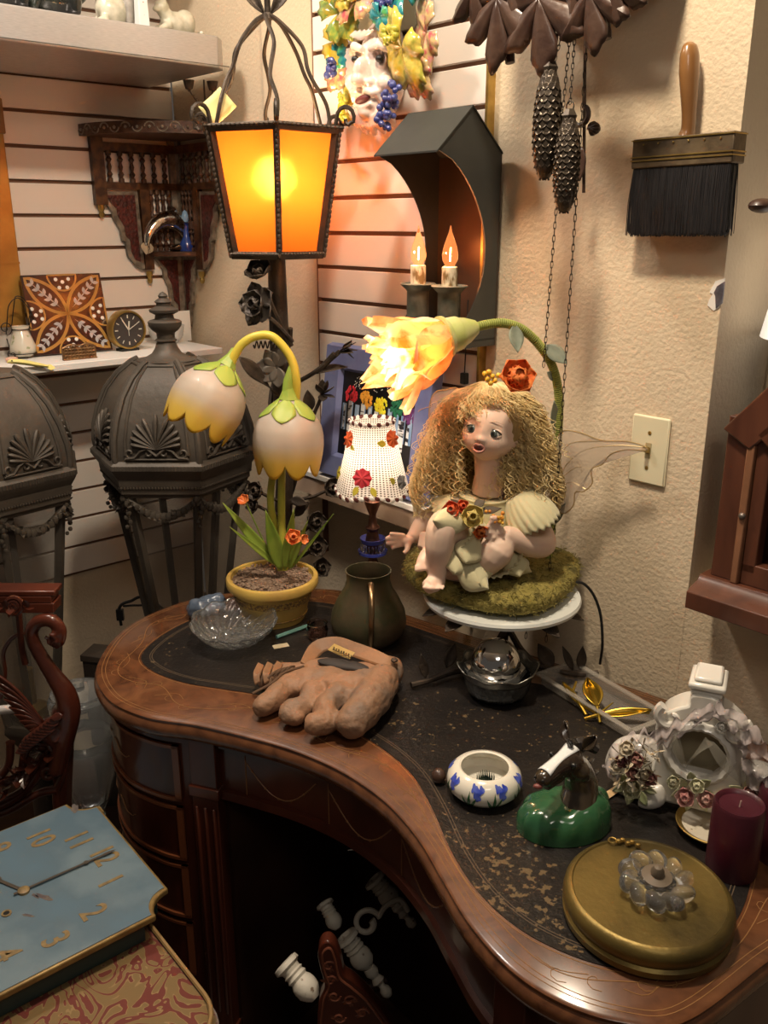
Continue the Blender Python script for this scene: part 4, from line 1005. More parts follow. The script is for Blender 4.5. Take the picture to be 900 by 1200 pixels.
def chain(pa, pb, out, n, M=None):
    a = KB(*pa, out); b_ = KB(*pb, out); L_ = (b_-a).length; p = L_/n; d = (b_-a).normalized(); lines = []
    for i in range(n):
        c = a + d*(i+.5)*p; tw = .8 if i % 2 else -.8; x = V((cos(tw), sin(tw), 0)); P = []
        for t in range(8):
            A = 2*pi*t/8; P.append(c + x*(.0021*cos(A)) + d*(p*.66*sin(A)))
        lines.append(P)
    return lines
G_chain = []
for pa, pb, out, n in (((690, 12), (648, 648), .10, 75), ((676, 10), (668, 122), .12, 16), ((664, 20), (650, 72), .12, 8), ((668, 40), (655, 180), .11, 20), ((655, 205), (637, 430), .10, 30)):
    g = G()
    for P in chain(pa, pb, out, n): g.tube(P, .0007, 4, closed=True)
    obj('weight_chain', g, m_conem, ck)
for pa, pb, n in (((645, 652), (640, 752), 14), ((619, 722), (616, 748), 4)):
    g = G()
    for P in chain(pa, pb, .10, n): g.tube(P, .0007, 4, closed=True)
    obj('weight_chain', g, m_conem, ck)
# pendulum with carved leaf bob
g = G().tube([KB(686, 20, .05), KB(684, 226, .05)], .0042, 6, flat=.4); obj('pendulum_rod', g, m_carve, ck)
g = G()
c = KB(690, 150, .06)
for a in (.3, 1.2, 2.1, 3.4, 4.6): g.leaf(T(c) @ RY(a) @ RX(.2), .026, .02, -.1, .1)
g.tube(spiral(KB(681, 134, .06), .017, .012, -2.6, 1.2, 12), .0026, 6)
g.leaf(T(KB(682, 172, .06)) @ RX(-pi/2) @ RZ(0), .05, .016, 0, .1)
obj('pendulum_leaf', g, m_carve, ck, solid=.003)
# ================================================================ WALLPAPER BRUSH
xb0, zb0 = toB(791, 275, .03); mb = mpp(TB @ V((xb0, 0, zb0)))
xt0, zt0 = toB(800, 158, .03); xh, zh = toB(806, 46, .03)
tilt = 0
br = thing('wide_paint_brush', 'wide old black-bristle wall brush with a wooden handle hanging on the right wall', 'brush', TB @ T(toB(796, 165, .03)[0], -.004+yW, zt0) @ RY(-.012))
xa = toB(735, 170, .03)[0]; xb2 = toB(853, 168, .03)[0]; bw = xb2-xa; hB = zt0 - zb0; hF = toB(797, 160, .03)[1]-toB(797, 196, .03)[1]
m_ferr = mat('tarnished_ferrule', (.16, .115, .065), .5, .6, c2=(.07, .05, .035), sc_=25, bump=.2)
obj('ferrule', G().box(-bw/2, bw/2, -.036, 0, -hF, 0), m_ferr, br, bevel=.002)
g = G()
for z in (-.0015, -hF*.60, -hF*.72): g.box(-bw/2-.001, bw/2+.001, -.0375, .0005, z-.0018, z)
for i in range(6): g.ball((-bw/2+.02+i*(bw-.04)/5, -.0365, -hF*.2), .0016, 6)
obj('ferrule_band', g, m_brass, br)
m_brist = mat('black_bristle', (.005, .0045, .0055), .5, c2=(.014, .012, .013), sc_=200, st=(1, 1, .05))
obj('bristle_block', G().box(-bw/2+.006, bw/2-.006, -.032, -.004, -hB+.006, -hF), m_brist, br, bevel=.003)
random.seed(5); lines = []
for i in range(1500):
    x = random.uniform(-1, 1); y = random.uniform(-1, 1); f = random.uniform(.98, 1.0)
    if random.random() < .6: y = -1 + random.random()*.15
    x0_ = x*(bw/2-.003); y0_ = -.018+y*.0155; j = random.gauss(0, .002)
    ex = 1.0 if abs(x) < .97 or random.random() < .5 else 1.05
    lines.append([(x0_, y0_, -hF+.001), (x0_*ex+j*.5, y0_*1.02-.001, -hF-(hB-hF)*.5), (x0_*(ex+.0)+j, y0_-.0005, -hB*f-random.uniform(-.004, .004))])
tag(curves('bristles', lines, .0006, m_brist, br), kind='stuff')
m_handle = mat('varnished_handle', (.34, .17, .055), .3, c2=(.20, .09, .03), sc_=10, st=(1, 1, .2), coat=.5)
hh_ = zh-zt0; hx = toB(802, 46, .03)[0]-toB(796, 165, .03)[0]
P = spl([(-.003, -.018, 0), (-.001, -.018, hh_*.12), (hx*.35, -.02, hh_*.4), (hx*.75, -.022, hh_*.72), (hx, -.022, hh_*.93), (hx*1.02, -.022, hh_)], 6)
obj('handle', G().tube(P, [.0155, .0125, .0125, .015, .0175, .0165, .012, .004], 20, flat=.75), m_handle, br)
obj('hanging_hole', G().ball((hx*.93, -.0355, hh_*.87), (.0022, .0012, .0022), 10), m_black, br)
# ================================================================ WALL CLOCK in the recess (walnut case with ledge)
m_wal = mat('clock_case_walnut', (.115, .040, .021), .35, c2=(.055, .018, .010), sc_=9, st=(1, 1, .18), coat=.35, distort=1.5)
LOo = .075
xL_, zL_ = toB(802, 712, LOo); 
wc = thing('drop_wall_clock', 'tall walnut wall clock with octagonal top and dark pendulum door in the window recess', 'clock', TB @ T(xL_, 0, zL_))
g = G(); lh = .028; Lw = .62
g.prism([(.06, 0), (-LOo, 0), (-LOo, lh), (-LOo+.012, lh+.006), (-LOo+.03, lh+.012), (-LOo+.035, lh+.02), (.06, lh+.02)], 0, Lw, Mx(((0,0,1,0),(1,0,0,0),(0,1,0,0),(0,0,0,1))))
obj('ledge', g, m_wal, wc, bevel=.0015)
fy = -.03
x1_, z1_ = toB(829, 700, -fy); x2_, z2_ = toB(864, 480, -fy); xF = x1_ - xL_; hC = z2_ - zL_
fw1 = .036; fw2 = .022; hb_ = lh+.02
W_ = .40
def bar(x0, x1, y0, y1, z0, z1, nm, m=m_wal): obj(nm, G().box(x0, x1, y0, y1, z0, z1), m, wc, bevel=.002)
bar(xF, xF+fw1, fy, .08, hb_, hC-.01, 'case_side')
bar(xF+fw1, xF+fw1+.012, fy-.008, .02, hb_, hC-.02, 'door_bead', mat('walnut_bead', (.28, .13, .07), .4, c2=(.18, .08, .04), sc_=12))
bar(xF+fw1+.012, xF+fw1+.012+fw2, fy, .02, hb_+.02, hC, 'door_stile')
bar(xF+fw1+.012, xF+W_, fy, .02, hb_, hb_+.035, 'door_rail')
obj('case_back', G().box(xF+.01, xF+W_, .05, .08, hb_, hC+.02), mat('black_velvet_dark', (.006, .005, .005), .6), wc)
obj('door_glass', G().box(xF+fw1+.03, xF+W_, -.012, -.010, hb_+.03, hC+.1), sheer('door_glass', (.0, .0, .0), .35, .05), wc)
# octagon bezel: slanting upper left member
def slant(o0, o1, nm, th):
    A = V((xF+o0, 0, hC-.01)); 
    g = G().prism([(xF+o0, hC-.03), (xF+o0+th, hC-.055), (xF+.25+o0, hC+.215-.05*th/.04), (xF+.25+o0-th*.5, hC+.24)], fy-.01, .03, Mx(((1,0,0,0),(0,0,1,0),(0,1,0,0),(0,0,0,1)))); obj(nm, g, m_wal, wc, bevel=.003)
slant(-.004, 0, 'octagon_rim', .045); slant(.048, 0, 'octagon_rim', .03)
xd, zd = toB(932, 515, .02)
obj('dial', G().lathe([(0, 0), (.060, 0), (.062, -.003), (0, -.004)], 48, T(xd-xL_, -.018, zd-zL_) @ RX(-pi/2)), mat('cream_dial', (.70, .68, .52), .4), wc)
xk_, zk_ = toB(869, 605, -fy+.01)
obj('door_knob', G().ball((xk_-xL_, fy-.008, zk_-zL_), .0055, 14), mat('grey_pewter_knob', (.20, .17, .15), .4, .7), wc)
g = G()
for i, (px, py) in enumerate(((878, 653), (893, 671), (884, 676))):
    x, z = toB(px, py, -.01); g.ball((x-xL_, .01, z-zL_), (.008-.002*i, .004, .006), 10)
obj('pendulum_bob', g, m_chrome, wc)
# white lampshade-like white box seen in the opening, and the dark knob
xw, zw = toB(888, 388, -.15); 
ws = tag(thing('table_lamp', 'x', 'lamp'), 'lamp with a plain white shade standing in the window recess at the right edge', 'lamp'); (obj('lamp_shade', G().lathe([(.13, 0), (.10, .17), (.098, .17), (.128, 0)], 40), mat('white_shade_fabric', (.85, .84, .82), .6, emit=.25), ws)); obj('lamp_pole', G().tube([(0,0,.16),(0,0,-.34)], .008, 10), m_black, ws)
ws.matrix_world = TB @ T(xw+.148, .15, zw)
ws2 = tag(obj('black_panel', G().box(-.12, .16, -.0, .02, -.36, -.001).box(-.12, .16, -.06, .10, -.37, -.36), m_black), 'black panel behind the octagonal clock under the white lampshade', 'screen')  # plain black panel that fills the area below the white shade
ws2.matrix_world = TB @ T(xw+.14, .18, zw-.001)
xk2, zk2 = toB(893, 241, .02)
kn = tag(obj('oval_ornament', G().ball((0, -.02, 0), (.017, .024, .010), 16).tube([(0,0,0),(.05,.02,0)], .004, 8).tube([(.05,.02,0),(.12,.03,0)], .004, 8), m_carve), 'dark oval wooden knob sticking out at the right edge beside the brush', 'knob'); kn.matrix_world = TB @ T(xk2, .0, zk2)
# ================================================================ FLOOR LAMP: lantern on a vine-wrapped pole
FL = 1.90
pb_ = atF(344, 690, FL); lx, ly = pb_.x, pb_.y
topP = atF(339, 155, FL); botP = atF(339, 298, FL)
fl = thing('lantern_floor_lamp', 'wrought iron floor lamp with lit amber glass lantern and iron flowers up its pole', 'floor lamp', T(lx-.012, ly, 0))
m_amber = bpy.data.materials.new('amber_mica_glass'); m_amber.use_nodes = True; nt = m_amber.node_tree; N = nt.nodes; L = nt.links
tr = N.new('ShaderNodeBsdfTranslucent'); tr.inputs[0].default_value = (.88, .38, .10, 1); tp = N.new('ShaderNodeBsdfTransparent'); tp.inputs[0].default_value = (1, .66, .30, 1)
b = N['Principled BSDF']; b.inputs['Base Color'].default_value = (.30, .07, .015, 1); b.inputs['Roughness'].default_value = .3
x1_ = N.new('ShaderNodeMixShader'); x1_.inputs[0].default_value = .42; x2_ = N.new('ShaderNodeMixShader'); x2_.inputs[0].default_value = .25
L.new(tr.outputs[0], x1_.inputs[1]); gl0 = N.new('ShaderNodeBsdfGlass'); gl0.inputs['Color'].default_value = (1, .62, .26, 1); gl0.inputs['Roughness'].default_value = .42; gl0.inputs['IOR'].default_value = 1.35
x0_ = N.new('ShaderNodeMixShader'); x0_.inputs[0].default_value = .35; L.new(gl0.outputs[0], x0_.inputs[1]); L.new(tp.outputs[0], x0_.inputs[2]); L.new(x0_.outputs[0], x1_.inputs[2]); L.new(x1_.outputs[0], x2_.inputs[1]); L.new(b.outputs[0], x2_.inputs[2]); L.new(x2_.outputs[0], N['Material Output'].inputs[0])
zT, zBt = topP.z, botP.z; LH = zT-zBt; rT, rB = .135, .096; n6 = 6; rot6 = R(-80)
def ang6(k): return rot6 + 2*pi*k/n6
for k in range(n6):
    a, b_ = ang6(k), ang6(k+1); A = V((cos(a), sin(a), 0)); B_ = V((cos(b_), sin(b_), 0))
    obj('amber_pane', G().put([A*rT*.97+V((0,0,zT)), B_*rT*.97+V((0,0,zT)), B_*rB*.97+V((0,0,zBt)), A*rB*.97+V((0,0,zBt))], [(0,1,2,3)]), m_amber, fl, smooth=False, solid=.002)
    g = G().tube([A*(rT+.002)+V((0,0,zT)), A*(rB+.002)+V((0,0,zBt))], .0085, 4, up=(cos(a+pi/4), sin(a+pi/4), 0))
    g2 = G(); N_ = 26
    for i in range(N_):
        t = i/(N_-1); p = A*((rT+.012)*(1-t)+(rB+.012)*t) + V((0,0,zT*(1-t)+zBt*t)); g2.ball(p, (.0035, .0035, .006), 6)
    o = obj('lantern_bar', g, m_iron, fl, smooth=False); obj('rope_edge', g2, m_iron, o)
    # curl at the top corner, ribs to the crown
    cu = [A*(rT)+V((0,0,zT)), A*(rT+.004)+V((0,0,zT+.02))] + [A*(rT+.004+.018 - .018*cos(t)) + V((0,0,zT+.02+.020*sin(t))) for t in [i*.5 for i in range(1, 8)]] + [A*(rT+.028-.006*cos(t))+V((0,0,zT+.016+.008*sin(t))) for t in (3.6, 4.6, 5.6, 6.6)]
    g = G().tube(cu, .0042, 6)
    hC_ = .205
    rb = [(rT*.93, 0), (rT*.86, .045), (rT*.70, .085), (rT*.60, .11), (rT*.50, .15), (rT*.22, .19), (.006, hC_)]
    g.tube(spl([A*(r_*1.0) + V((-sin(a)*.006*sin(i*2), cos(a)*.006*sin(i*2), zT+h_)) for i, (r_, h_) in enumerate(rb)], 6), .0042, 6)
    obj('crown_rib', g, m_iron, fl)
for nm, rr, zz_ in (('top_rim', rT, zT), ('bottom_rim', rB, zBt)):
    g = G()
    for k in range(n6):
        A = V((cos(ang6(k)), sin(ang6(k)), 0)); B_ = V((cos(ang6(k+1)), sin(ang6(k+1)), 0))
        g.tube([A*rr*1.04+V((0,0,zz_)), B_*rr*1.04+V((0,0,zz_))], .0085, 6)
        for i in range(15): g.ball(A.lerp(B_, i/15)*rr*1.10+V((0,0,zz_+.003)), (.006, .006, .0035), 6)
    obj(nm, g, m_iron, fl)
obj('floor_plate', G().lathe([(0, zBt-.004), (rB, zBt-.004), (rB, zBt+.002), (0, zBt+.002)], 6, ph=rot6), m_iron, fl)
g = G().lathe([(0,0),(.006,0),(.006,.06),(.011,.066),(.0135,.076),(.011,.088),(0,.091)], 16, T(0, 0, zT+hC_-.005)); g.tube([(0,0,zT+hC_-.006),(0,0,zT+hC_+.004)], [.012, .010], 10); obj('ball_finial', g, m_iron, fl)
for s in (-1, 1):
    g = G().leaf(T(s*.004, 0, zT+hC_+.0) @ RZ(0) @ RX(pi/2) @ RZ(-s*.30), .068, .040, .0, .15, 10, peak=.42)
    g = G().grid(lambda u, v: (s*(.006+.020*sin(pi*u)+.0) + s*(.012*(v*2-1))*sin(pi*u)**.7*1.15 + s*.004*u, (-.006*(v*2-1)**2), zT+hC_+.002+.068*u), 10, 7)
    obj('crown_leaf', g, m_iron, fl, solid=.002)
m_bulb = mat('lamp_bulb_glow', (1, .75, .4), .5, emit=70, ec=(1, .74, .40))
hb_z = zBt + LH*.60
o = obj('bulb', G().lathe([(0,-.035),(.012,-.03),(.013,-.015),(.024,.01),(.026,.025),(.018,.042),(0,.05)], 20, T(.0, 0, hb_z)), m_bulb, fl)
obj('socket', G().lathe([(0, zBt),(.014,zBt),(.014,hb_z-.03),(0,hb_z-.03)], 14), m_iron, fl)
point('lantern_bulb_light', (lx-.012, ly, hb_z+.01), 6.5, (1, .62, .30), .03)
# pole, twisted vine, ground foot
pp = spl([(0, 0, zBt), (.0, 0, zBt-.20), (.004, 0, zBt-.42), (-.006, 0, zBt-.60), (.006, 0, zBt-.80), (.0, 0, .35), (0, 0, .03)], 8)
obj('pole', G().tube(pp, [.018, .021, .019, .020, .019, .020, .022], 12), m_iron, fl)
g = G().tube([(0.024*cos(t*.9), .024*sin(t*.9), zBt-.15-.045*t) for t in [i*.5 for i in range(40)]], .006, 6); obj('twisted_vine', g, m_iron, fl)
g = G().lathe([(0,0),(.14,0),(.14,.012),(.05,.03),(.02,.06),(0,.06)], 28); obj('foot', g, m_iron, fl)
def FP(px, py, dF=0):
    p = atF(px, py, FL+dF); return V((p.x-(lx-.012), p.y-ly, p.z))
def rose(g, c, r, dirv, layers=3, pet=5):
    for L_ in range(layers):
        for k in range(pet):
            a = 2*pi*(k+.5*(L_ % 2))/pet; q = .55+.40*L_
            Mr = fr(c, dirv) @ RY(a) @ RX(0) 
            d0 = Mr.to_3x3() @ V((sin(q*1.3), cos(q*1.3), 0)); nr_ = Mr.to_3x3() @ V((-cos(q*1.3), sin(q*1.3), 0))
            g.leaf(fr(c, d0, nr_), r*(.75+.35*L_), r*(.95+.25*L_), .12, -.05, 6, curl=-.25, peak=.6)
def stem(pts, rr=.004): return spl(pts, 6)
# iron flowers and buds measured off the pole
g = G().tube(stem([FP(342, 405, -.02), FP(322, 365, -.04), FP(312, 338, -.05)]), .0035, 6); rose(g, FP(306, 322, -.06), .030, (-.3, -.6, .8), 2); obj('iron_flower', g, m_iron, fl, solid=.0012)
g = G().tube(stem([FP(343, 400, -.02), FP(325, 380, -.05), FP(308, 366, -.06)]), .0035, 6); rose(g, FP(302, 357, -.07), .030, (-.6, -.9, .2), 3); obj('iron_rose', g, mat('greyed_iron', (.12, .10, .085), .5, .6, c2=(.05, .04, .035), sc_=50), fl, solid=.0012)
g = G()
for px, py, an in ((410, 402, .3), (408, 410, .6), (413, 405, .0)): g.leaf(fr(FP(398, 412, -.05), FP(px+8, py-6+an*20, -.08)-FP(398, 412, -.05), (0, -.3, 1)), .040, .022, .1, .2)
g.tube(stem([FP(352, 446, -.02), FP(372, 434, -.04), FP(398, 412, -.05)]), .0045, 6); g.tube([FP(378, 430, -.04), FP(392, 415, -.05)], [.006, .009, .006], 8)
for k in range(5): a = k*1.25; g.leaf(fr(FP(402, 408, -.05), (.8+.5*cos(a), -.3+.5*sin(a), .6*cos(a+1))), .030, .018, .2, .2)
obj('iron_flower', g, m_iron, fl, solid=.0012)
g = G().leaf(fr(FP(368, 438, -.03), FP(408, 424, -.05)-FP(368, 438, -.03), (0, -.4, 1)), .075, .03, -.15, .25); obj('iron_leaf', g, m_iron, fl, solid=.0012)
g = G()
for k in range(6): a = k*1.05; g.leaf(fr(FP(378, 462, -.03), (.4+.9*cos(a)*.8, -.6, .5+.9*sin(a))), .034, .02, .2, .2)
g.tube([FP(352, 520, -.01), FP(366, 490, -.02), FP(378, 462, -.03)], .0035, 6); g.leaf(fr(FP(364, 482, -.02), (-.1, -.2, 1), (0, -1, 0)), .05, .026, 0, .2)
obj('iron_flower', g, m_iron, fl, solid=.0012)
g = G().leaf(fr(FP(318, 456, -.03), FP(281, 418, -.06)-FP(318, 456, -.03), (.4, -1, .4)), .10, .03, -.05, .3, 12, peak=.6); g.tube(stem([FP(340, 470, 0), FP(325, 462, -.02), FP(318, 456, -.03)]), .003, 6); obj('iron_leaf', g, m_iron, fl, solid=.0012)
g = G(); vv = FP(318, 440, -.03)
for k in range(5): g.leaf(fr(FP(324, 430, -.03), (cos(1.2+k*.9), -.2, sin(1.2+k*.9)), (0, -1, 0)), .044, .036, 0, .1)
g.tube([FP(324, 430, -.03), FP(340, 445, -.01)], .003, 6)
obj('iron_leaf', g, mat('grey_iron_leaf', (.13, .115, .10), .5, .5), fl, solid=.0012)
g = G().tube([FP(297+t*1.0, 404+4*sin(t*1.25), -.04+.008*cos(t*1.25)) for t in [i*.4 for i in range(75)] if t < 29], .0016, 5); obj('iron_tendril', g, m_iron, fl)
# lower buds, roses near the pot
for (px, py, s, dx) in ((388, 572, .024, .4), (303, 576, .024, -.6), (368, 612, .026, .5), (370, 640, .026, .3), (300, 592, .02, -.8), (374, 665, .024, .6)):
    g = G(); c = FP(px, py, -.03); rose(g, c, s, (dx, -.8, .3), 2); g.tube(stem([FP(345, py+14, 0), FP((px+345)/2, py+10, -.02), c]), .0035, 6); obj('iron_rose', g, m_iron, fl, solid=.0012)
for (a, b_) in (((345, 600), (388, 572)), ((340, 585), (366, 592)), ((346, 605), (372, 570)), ((345, 640), (380, 600))):
    g = G().leaf(fr(FP(*a, -.02), FP(*b_, -.05)-FP(*a, -.02), (0, -1, .3)), .05, .022, .1, .2); obj('iron_leaf', g, m_iron, fl, solid=.0012)
# yellow paper scrap caught on the lantern curl
yp = tag(obj('paper_scrap', G().grid(lambda u, v: (.055*u-.01*v, .006*sin(u*3), .045*v+.01*u), 6, 5), mat('yellow_paper', (.75, .66, .28), .7), solid=.0006), 'crumpled yellow paper scrap stuck on the left curl of the amber lantern', 'paper')
p = atF(252, 148, 1.86); yp.matrix_world = T(p) @ RY(-.5)
# ================================================================ THINGS ON THE DESK
ZL = ZD + .0013
def onD(px, py): return onZ(px, py, ZL)
def Hat(px, py, P): return atF(px, py, P.y).z - ZL       # height above the desk of a pixel straight above P
# ---- bronze mug
P = onD(432, 748); k = mpp(P); hm = Hat(431, 668, P)
mug = thing('metal_mug', 'dark bronze pear-bellied mug with handle standing behind the leather glove', 'mug', T(P))
m_mug = mat('patinated_bronze', (.13, .095, .055), .42, .6, c2=(.19, .125, .075), c3=(.085, .085, .045), sc_=12, bump=.15, bs=50)
rr = 44*k
pr = [(0,0),(rr*.72,0),(rr*.80,.006),(rr*.97,hm*.16),(rr,hm*.28),(rr*.96,hm*.42),(rr*.80,hm*.60),(rr*.63,hm*.75),(rr*.56,hm*.87),(rr*.585,hm*.97),(rr*.60,hm),(rr*.57,hm),(rr*.53,hm*.87),(rr*.60,hm*.72),(rr*.9,hm*.4),(rr*.7,.01),(0,.008)]
obj('mug_body', G().lathe(pr, 48), m_mug, mug)
hp = spl([(.004, -rr*.56, hm*.90), (.006, -rr*.85, hm*.97), (.008, -rr*1.28, hm*.80), (.007, -rr*1.42, hm*.50), (.006, -rr*1.25, hm*.22), (.004, -rr*1.0, hm*.10)], 6)
obj('handle', G().tube(hp, [.006, .0055, .0055, .005, .005, .007], 10, flat=.6), mat('rubbed_bronze', (.26, .17, .09), .3, .9), mug)
# ---- flowerpot lamp with two frosted tulip shades
P = onD(321, 722); k = mpp(P); hp_ = Hat(319, 674, P)
pot = thing('tulip_lamp', 'flowerpot lamp with two hanging frosted tulip glass shades on yellow stems', 'lamp', T(P))
m_ypot = mat('mustard_terracotta', (.62, .43, .10), .5, c2=(.48, .30, .08), sc_=12, bump=.15)
R0 = 53*k
obj('flowerpot', G().lathe([(0,0),(R0*.68,0),(R0*.70,.006),(R0*.86,hp_*.72),(R0*.88,hp_*.76),(R0*.99,hp_*.80),(R0,hp_*.84),(R0,hp_*.97),(R0*.98,hp_),(R0*.90,hp_),(R0*.88,hp_*.9),(0,hp_*.86)], 48), m_ypot, pot)
m_pband = mat('brown_pressed_band', (.16, .09, .04), .6, c2=(.45, .28, .06), rp=(.45, .55), sc_=240)
g = G().lathe([(R0*.805,hp_*.50),(R0*.825,hp_*.505),(R0*.845,hp_*.63),(R0*.835,hp_*.635)], 48); obj('pattern_band', g, m_pband, pot)
g = G()
for z in (.50, .57, .635): g.tube([(R0*(.70+.22*z)*cos(a)*1.005, R0*(.70+.22*z)*sin(a)*1.005, hp_*z) for a in [2*pi*i/60 for i in range(60)]], .0016, 5, closed=True)
g.tube([(R0*.735*cos(a), R0*.735*sin(a), hp_*.16) for a in [2*pi*i/60 for i in range(60)]], .0014, 5, closed=True)
obj('pressed_ring', g, m_pband, pot)
obj('soil', G().lathe([(R0*.88,hp_*.90),(R0*.5,hp_*.97),(0,hp_*.98)], 40), mat('chippy_soil', (.14, .085, .055), .9, c2=(.32, .22, .16), sc_=150, bump=1, bs=200), pot, disp=(.006, .008, 3))
g = G(); random.seed(21)
for i in range(420):
    a = random.random()*6.28; r = R0*.84*random.random()**.5
    g.cbox((0,0,0), (random.uniform(.003,.008), random.uniform(.002,.004), .002), T(r*cos(a), r*sin(a), hp_*.955+random.uniform(0,.004)) @ RZ(random.random()*6) @ RX(random.uniform(-.6,.6)))
tag(obj('bark_chips', g, mat('bark_chip', (.20, .13, .09), .8, c2=(.38, .28, .21), sc_=60), pot), kind='stuff')
def PQ(px, py, dF=0):
    p = atF(px, py, P.y+dF); return p - P
m_stemy = mat('yellow_green_stem', (.50, .45, .06), .45, c2=(.38, .42, .06), sc_=9)
m_stemY = mat('yellow_stem', (.66, .50, .06), .4, c2=(.52, .46, .07), sc_=10)
m_leafg = mat('green_leaf_enamel', (.16, .27, .03), .42, c2=(.30, .38, .06), sc_=14)
m_calyx = mat('lime_green_metal', (.24, .35, .05), .45, c2=(.36, .42, .08), sc_=14)
obj('stem', G().tube(spl([PQ(330, 668), PQ(322, 620, .01), PQ(317, 585, .01), PQ(322, 545, .015), PQ(334, 500, .03), PQ(343, 460, .02)]), [.009, .0075, .0075, .0075], 10), m_stemy, pot)
obj('stem', G().tube(spl([PQ(333, 668, -.01), PQ(330, 610), PQ(331, 545), PQ(338, 500, .04), PQ(346, 458, .02)]), [.008, .0075, .0075], 10), m_stemy, pot)
arc = spl([PQ(346, 470, .01), PQ(347, 445), PQ(340, 418), PQ(320, 395), PQ(300, 394), PQ(284, 403), PQ(274, 418), PQ(268, 432)], 8)
obj('arched_stem', G().tube(arc, [.009, .0085, .008, .008, .0085, .009], 12), m_stemY, pot)
obj('stem_sleeve', G().tube([PQ(336, 468), PQ(338, 446, .0), PQ(342, 425)], [.011, .010, .004], 10), m_calyx, pot)
def tulip(name, top, bot, rad, L_):
    d = (bot-top).normalized(); M0 = fr(top, -d) @ RX(-pi/2)      # local z = -d (up towards the stem)
    M0 = Mx.Translation(top) @ d.to_track_quat('-Z', 'Y').to_matrix().to_4x4()
    pet = 8
    def f(u, v):
        a = 2*pi*v; z = u; q = abs(math.sin(a*pet/2))**.7 ; ed = 1 - .20*(1-q)
        zz = u*ed
        r = rad*lerpl([.16, .52, .78, .93, .99, 1.0, .97, .92, .86], min(1, zz*1.0))
        r *= 1 + .018*math.cos(a*pet)*(-1)*u
        return (r*cos(a), r*sin(a), -L_*zz)
    g = G().grid(f, 22, 96, cv=True)
    sh = obj(name, g, gradmat('frosted_tulip_glass', [(0, (.86, .58, .04)), (.22, (.84, .60, .12)), (.45, (.64, .54, .44)), (1, (.60, .52, .46))], lo=-L_, hi=0, r=.45, tl=.35, coat=.1), pot, M=M0, solid=.0022, ang=180)
    g = G()
    for i in range(5):
        a = i*2*pi/5 + .5; dd = V((cos(a), sin(a), 0))
        def lf(u, v, a=a, rad=rad):
            q = v*2-1; wd = .62*sin(pi*min(1, u**.8*.98+.02))**.8*(1+.08*sin(u*40))+.02; rr2 = rad*lerpl([.16, .52, .78, .93, .99, 1.0, .97, .92, .86], u*.27)+.0022
            return (rr2*cos(a+q*wd), rr2*sin(a+q*wd), .0015-L_*.27*u)
        g.grid(lf, 10, 7)
    obj('calyx_leaves', g, m_calyx, sh, solid=.0012, ang=180)
    obj('calyx_cup', G().lathe([(0,.034),(.007,.034),(.009,.02),(.016,.004),(.019,-.002),(.0,-.004)], 20, mod=lambda a: 1+.06*cos(6*a)), m_calyx, sh)
    obj('clear_bulb', G().lathe([(0,0),(.009,-.01),(.010,-L_*.5),(.013,-L_*.66),(.010,-L_*.80),(.003,-L_*.95),(0,-L_*1.0)], 16), m_glass, sh)
    return sh
top = PQ(338, 466, -.0); tulip('tulip_shade', top, PQ(338, 545, -.0), 39.5*k*.98, 84*k)
top = PQ(266, 428, .0); tulip('tulip_shade', top, PQ(232, 494, -.03), 40*k*.98, 80*k)
# leaves, small orange flowers
for (a, b_, wd, bend) in (((325, 662), (261, 590), .022, -.05), ((327, 664), (268, 616), .012, .05), ((330, 668), (311, 597), .030, .02), ((334, 668), (345, 592), .022, .1), ((338, 668), (362, 606), .014, .1), ((340, 668), (393, 598), .006, .1)):
    A = PQ(*a, -.02); B_ = PQ(*b_, -.045); g = G().leaf(fr(A, B_-A, (.1, -1, .25)), (B_-A).length, wd, bend, .25, 14, peak=.35); obj('long_leaf', g, m_leafg, pot, solid=.001)
m_or = mat('orange_petal_enamel', (.62, .10, .02), .4, c2=(.80, .28, .08), sc_=40)
def bloom(name, c, r, dv, par, m, layers=2, pet=5):
    g = G()
    for L_ in range(layers):
        for j in range(pet):
            a = 2*pi*(j+.5*L_)/pet; Mr = fr(c, dv); q = 1.15-.55*L_
            d0 = Mr.to_3x3() @ V((sin(q)*cos(a), cos(q), sin(q)*sin(a))); n0 = Mr.to_3x3() @ V((-cos(q)*cos(a), sin(q), -cos(q)*sin(a)))
            g.leaf(fr(c, d0, n0), r*(1-.15*L_), r*.95, .12, 0, 7, curl=-.25, peak=.6)
    return obj(name, g, m, par, solid=.0008, ang=180)
bloom('orange_flower', PQ(287, 588, -.05), .015, (-.3, -.6, .7), pot, m_or, 1, 6); obj('flower_stem', G().tube([PQ(288, 589, -.045), PQ(316, 650, -.02)], .0014, 6), m_leafg, pot)
bloom('orange_flower', PQ(343, 629, -.06), .020, (.2, -.9, .3), pot, m_or, 2, 5); bloom('orange_flower', PQ(354, 632, -.055), .013, (.7, -.6, .2), pot, m_or, 1, 5)
obj('flower_stem', G().tube([PQ(343, 633, -.05), PQ(336, 664, -.02)], .0014, 6), m_leafg, pot)
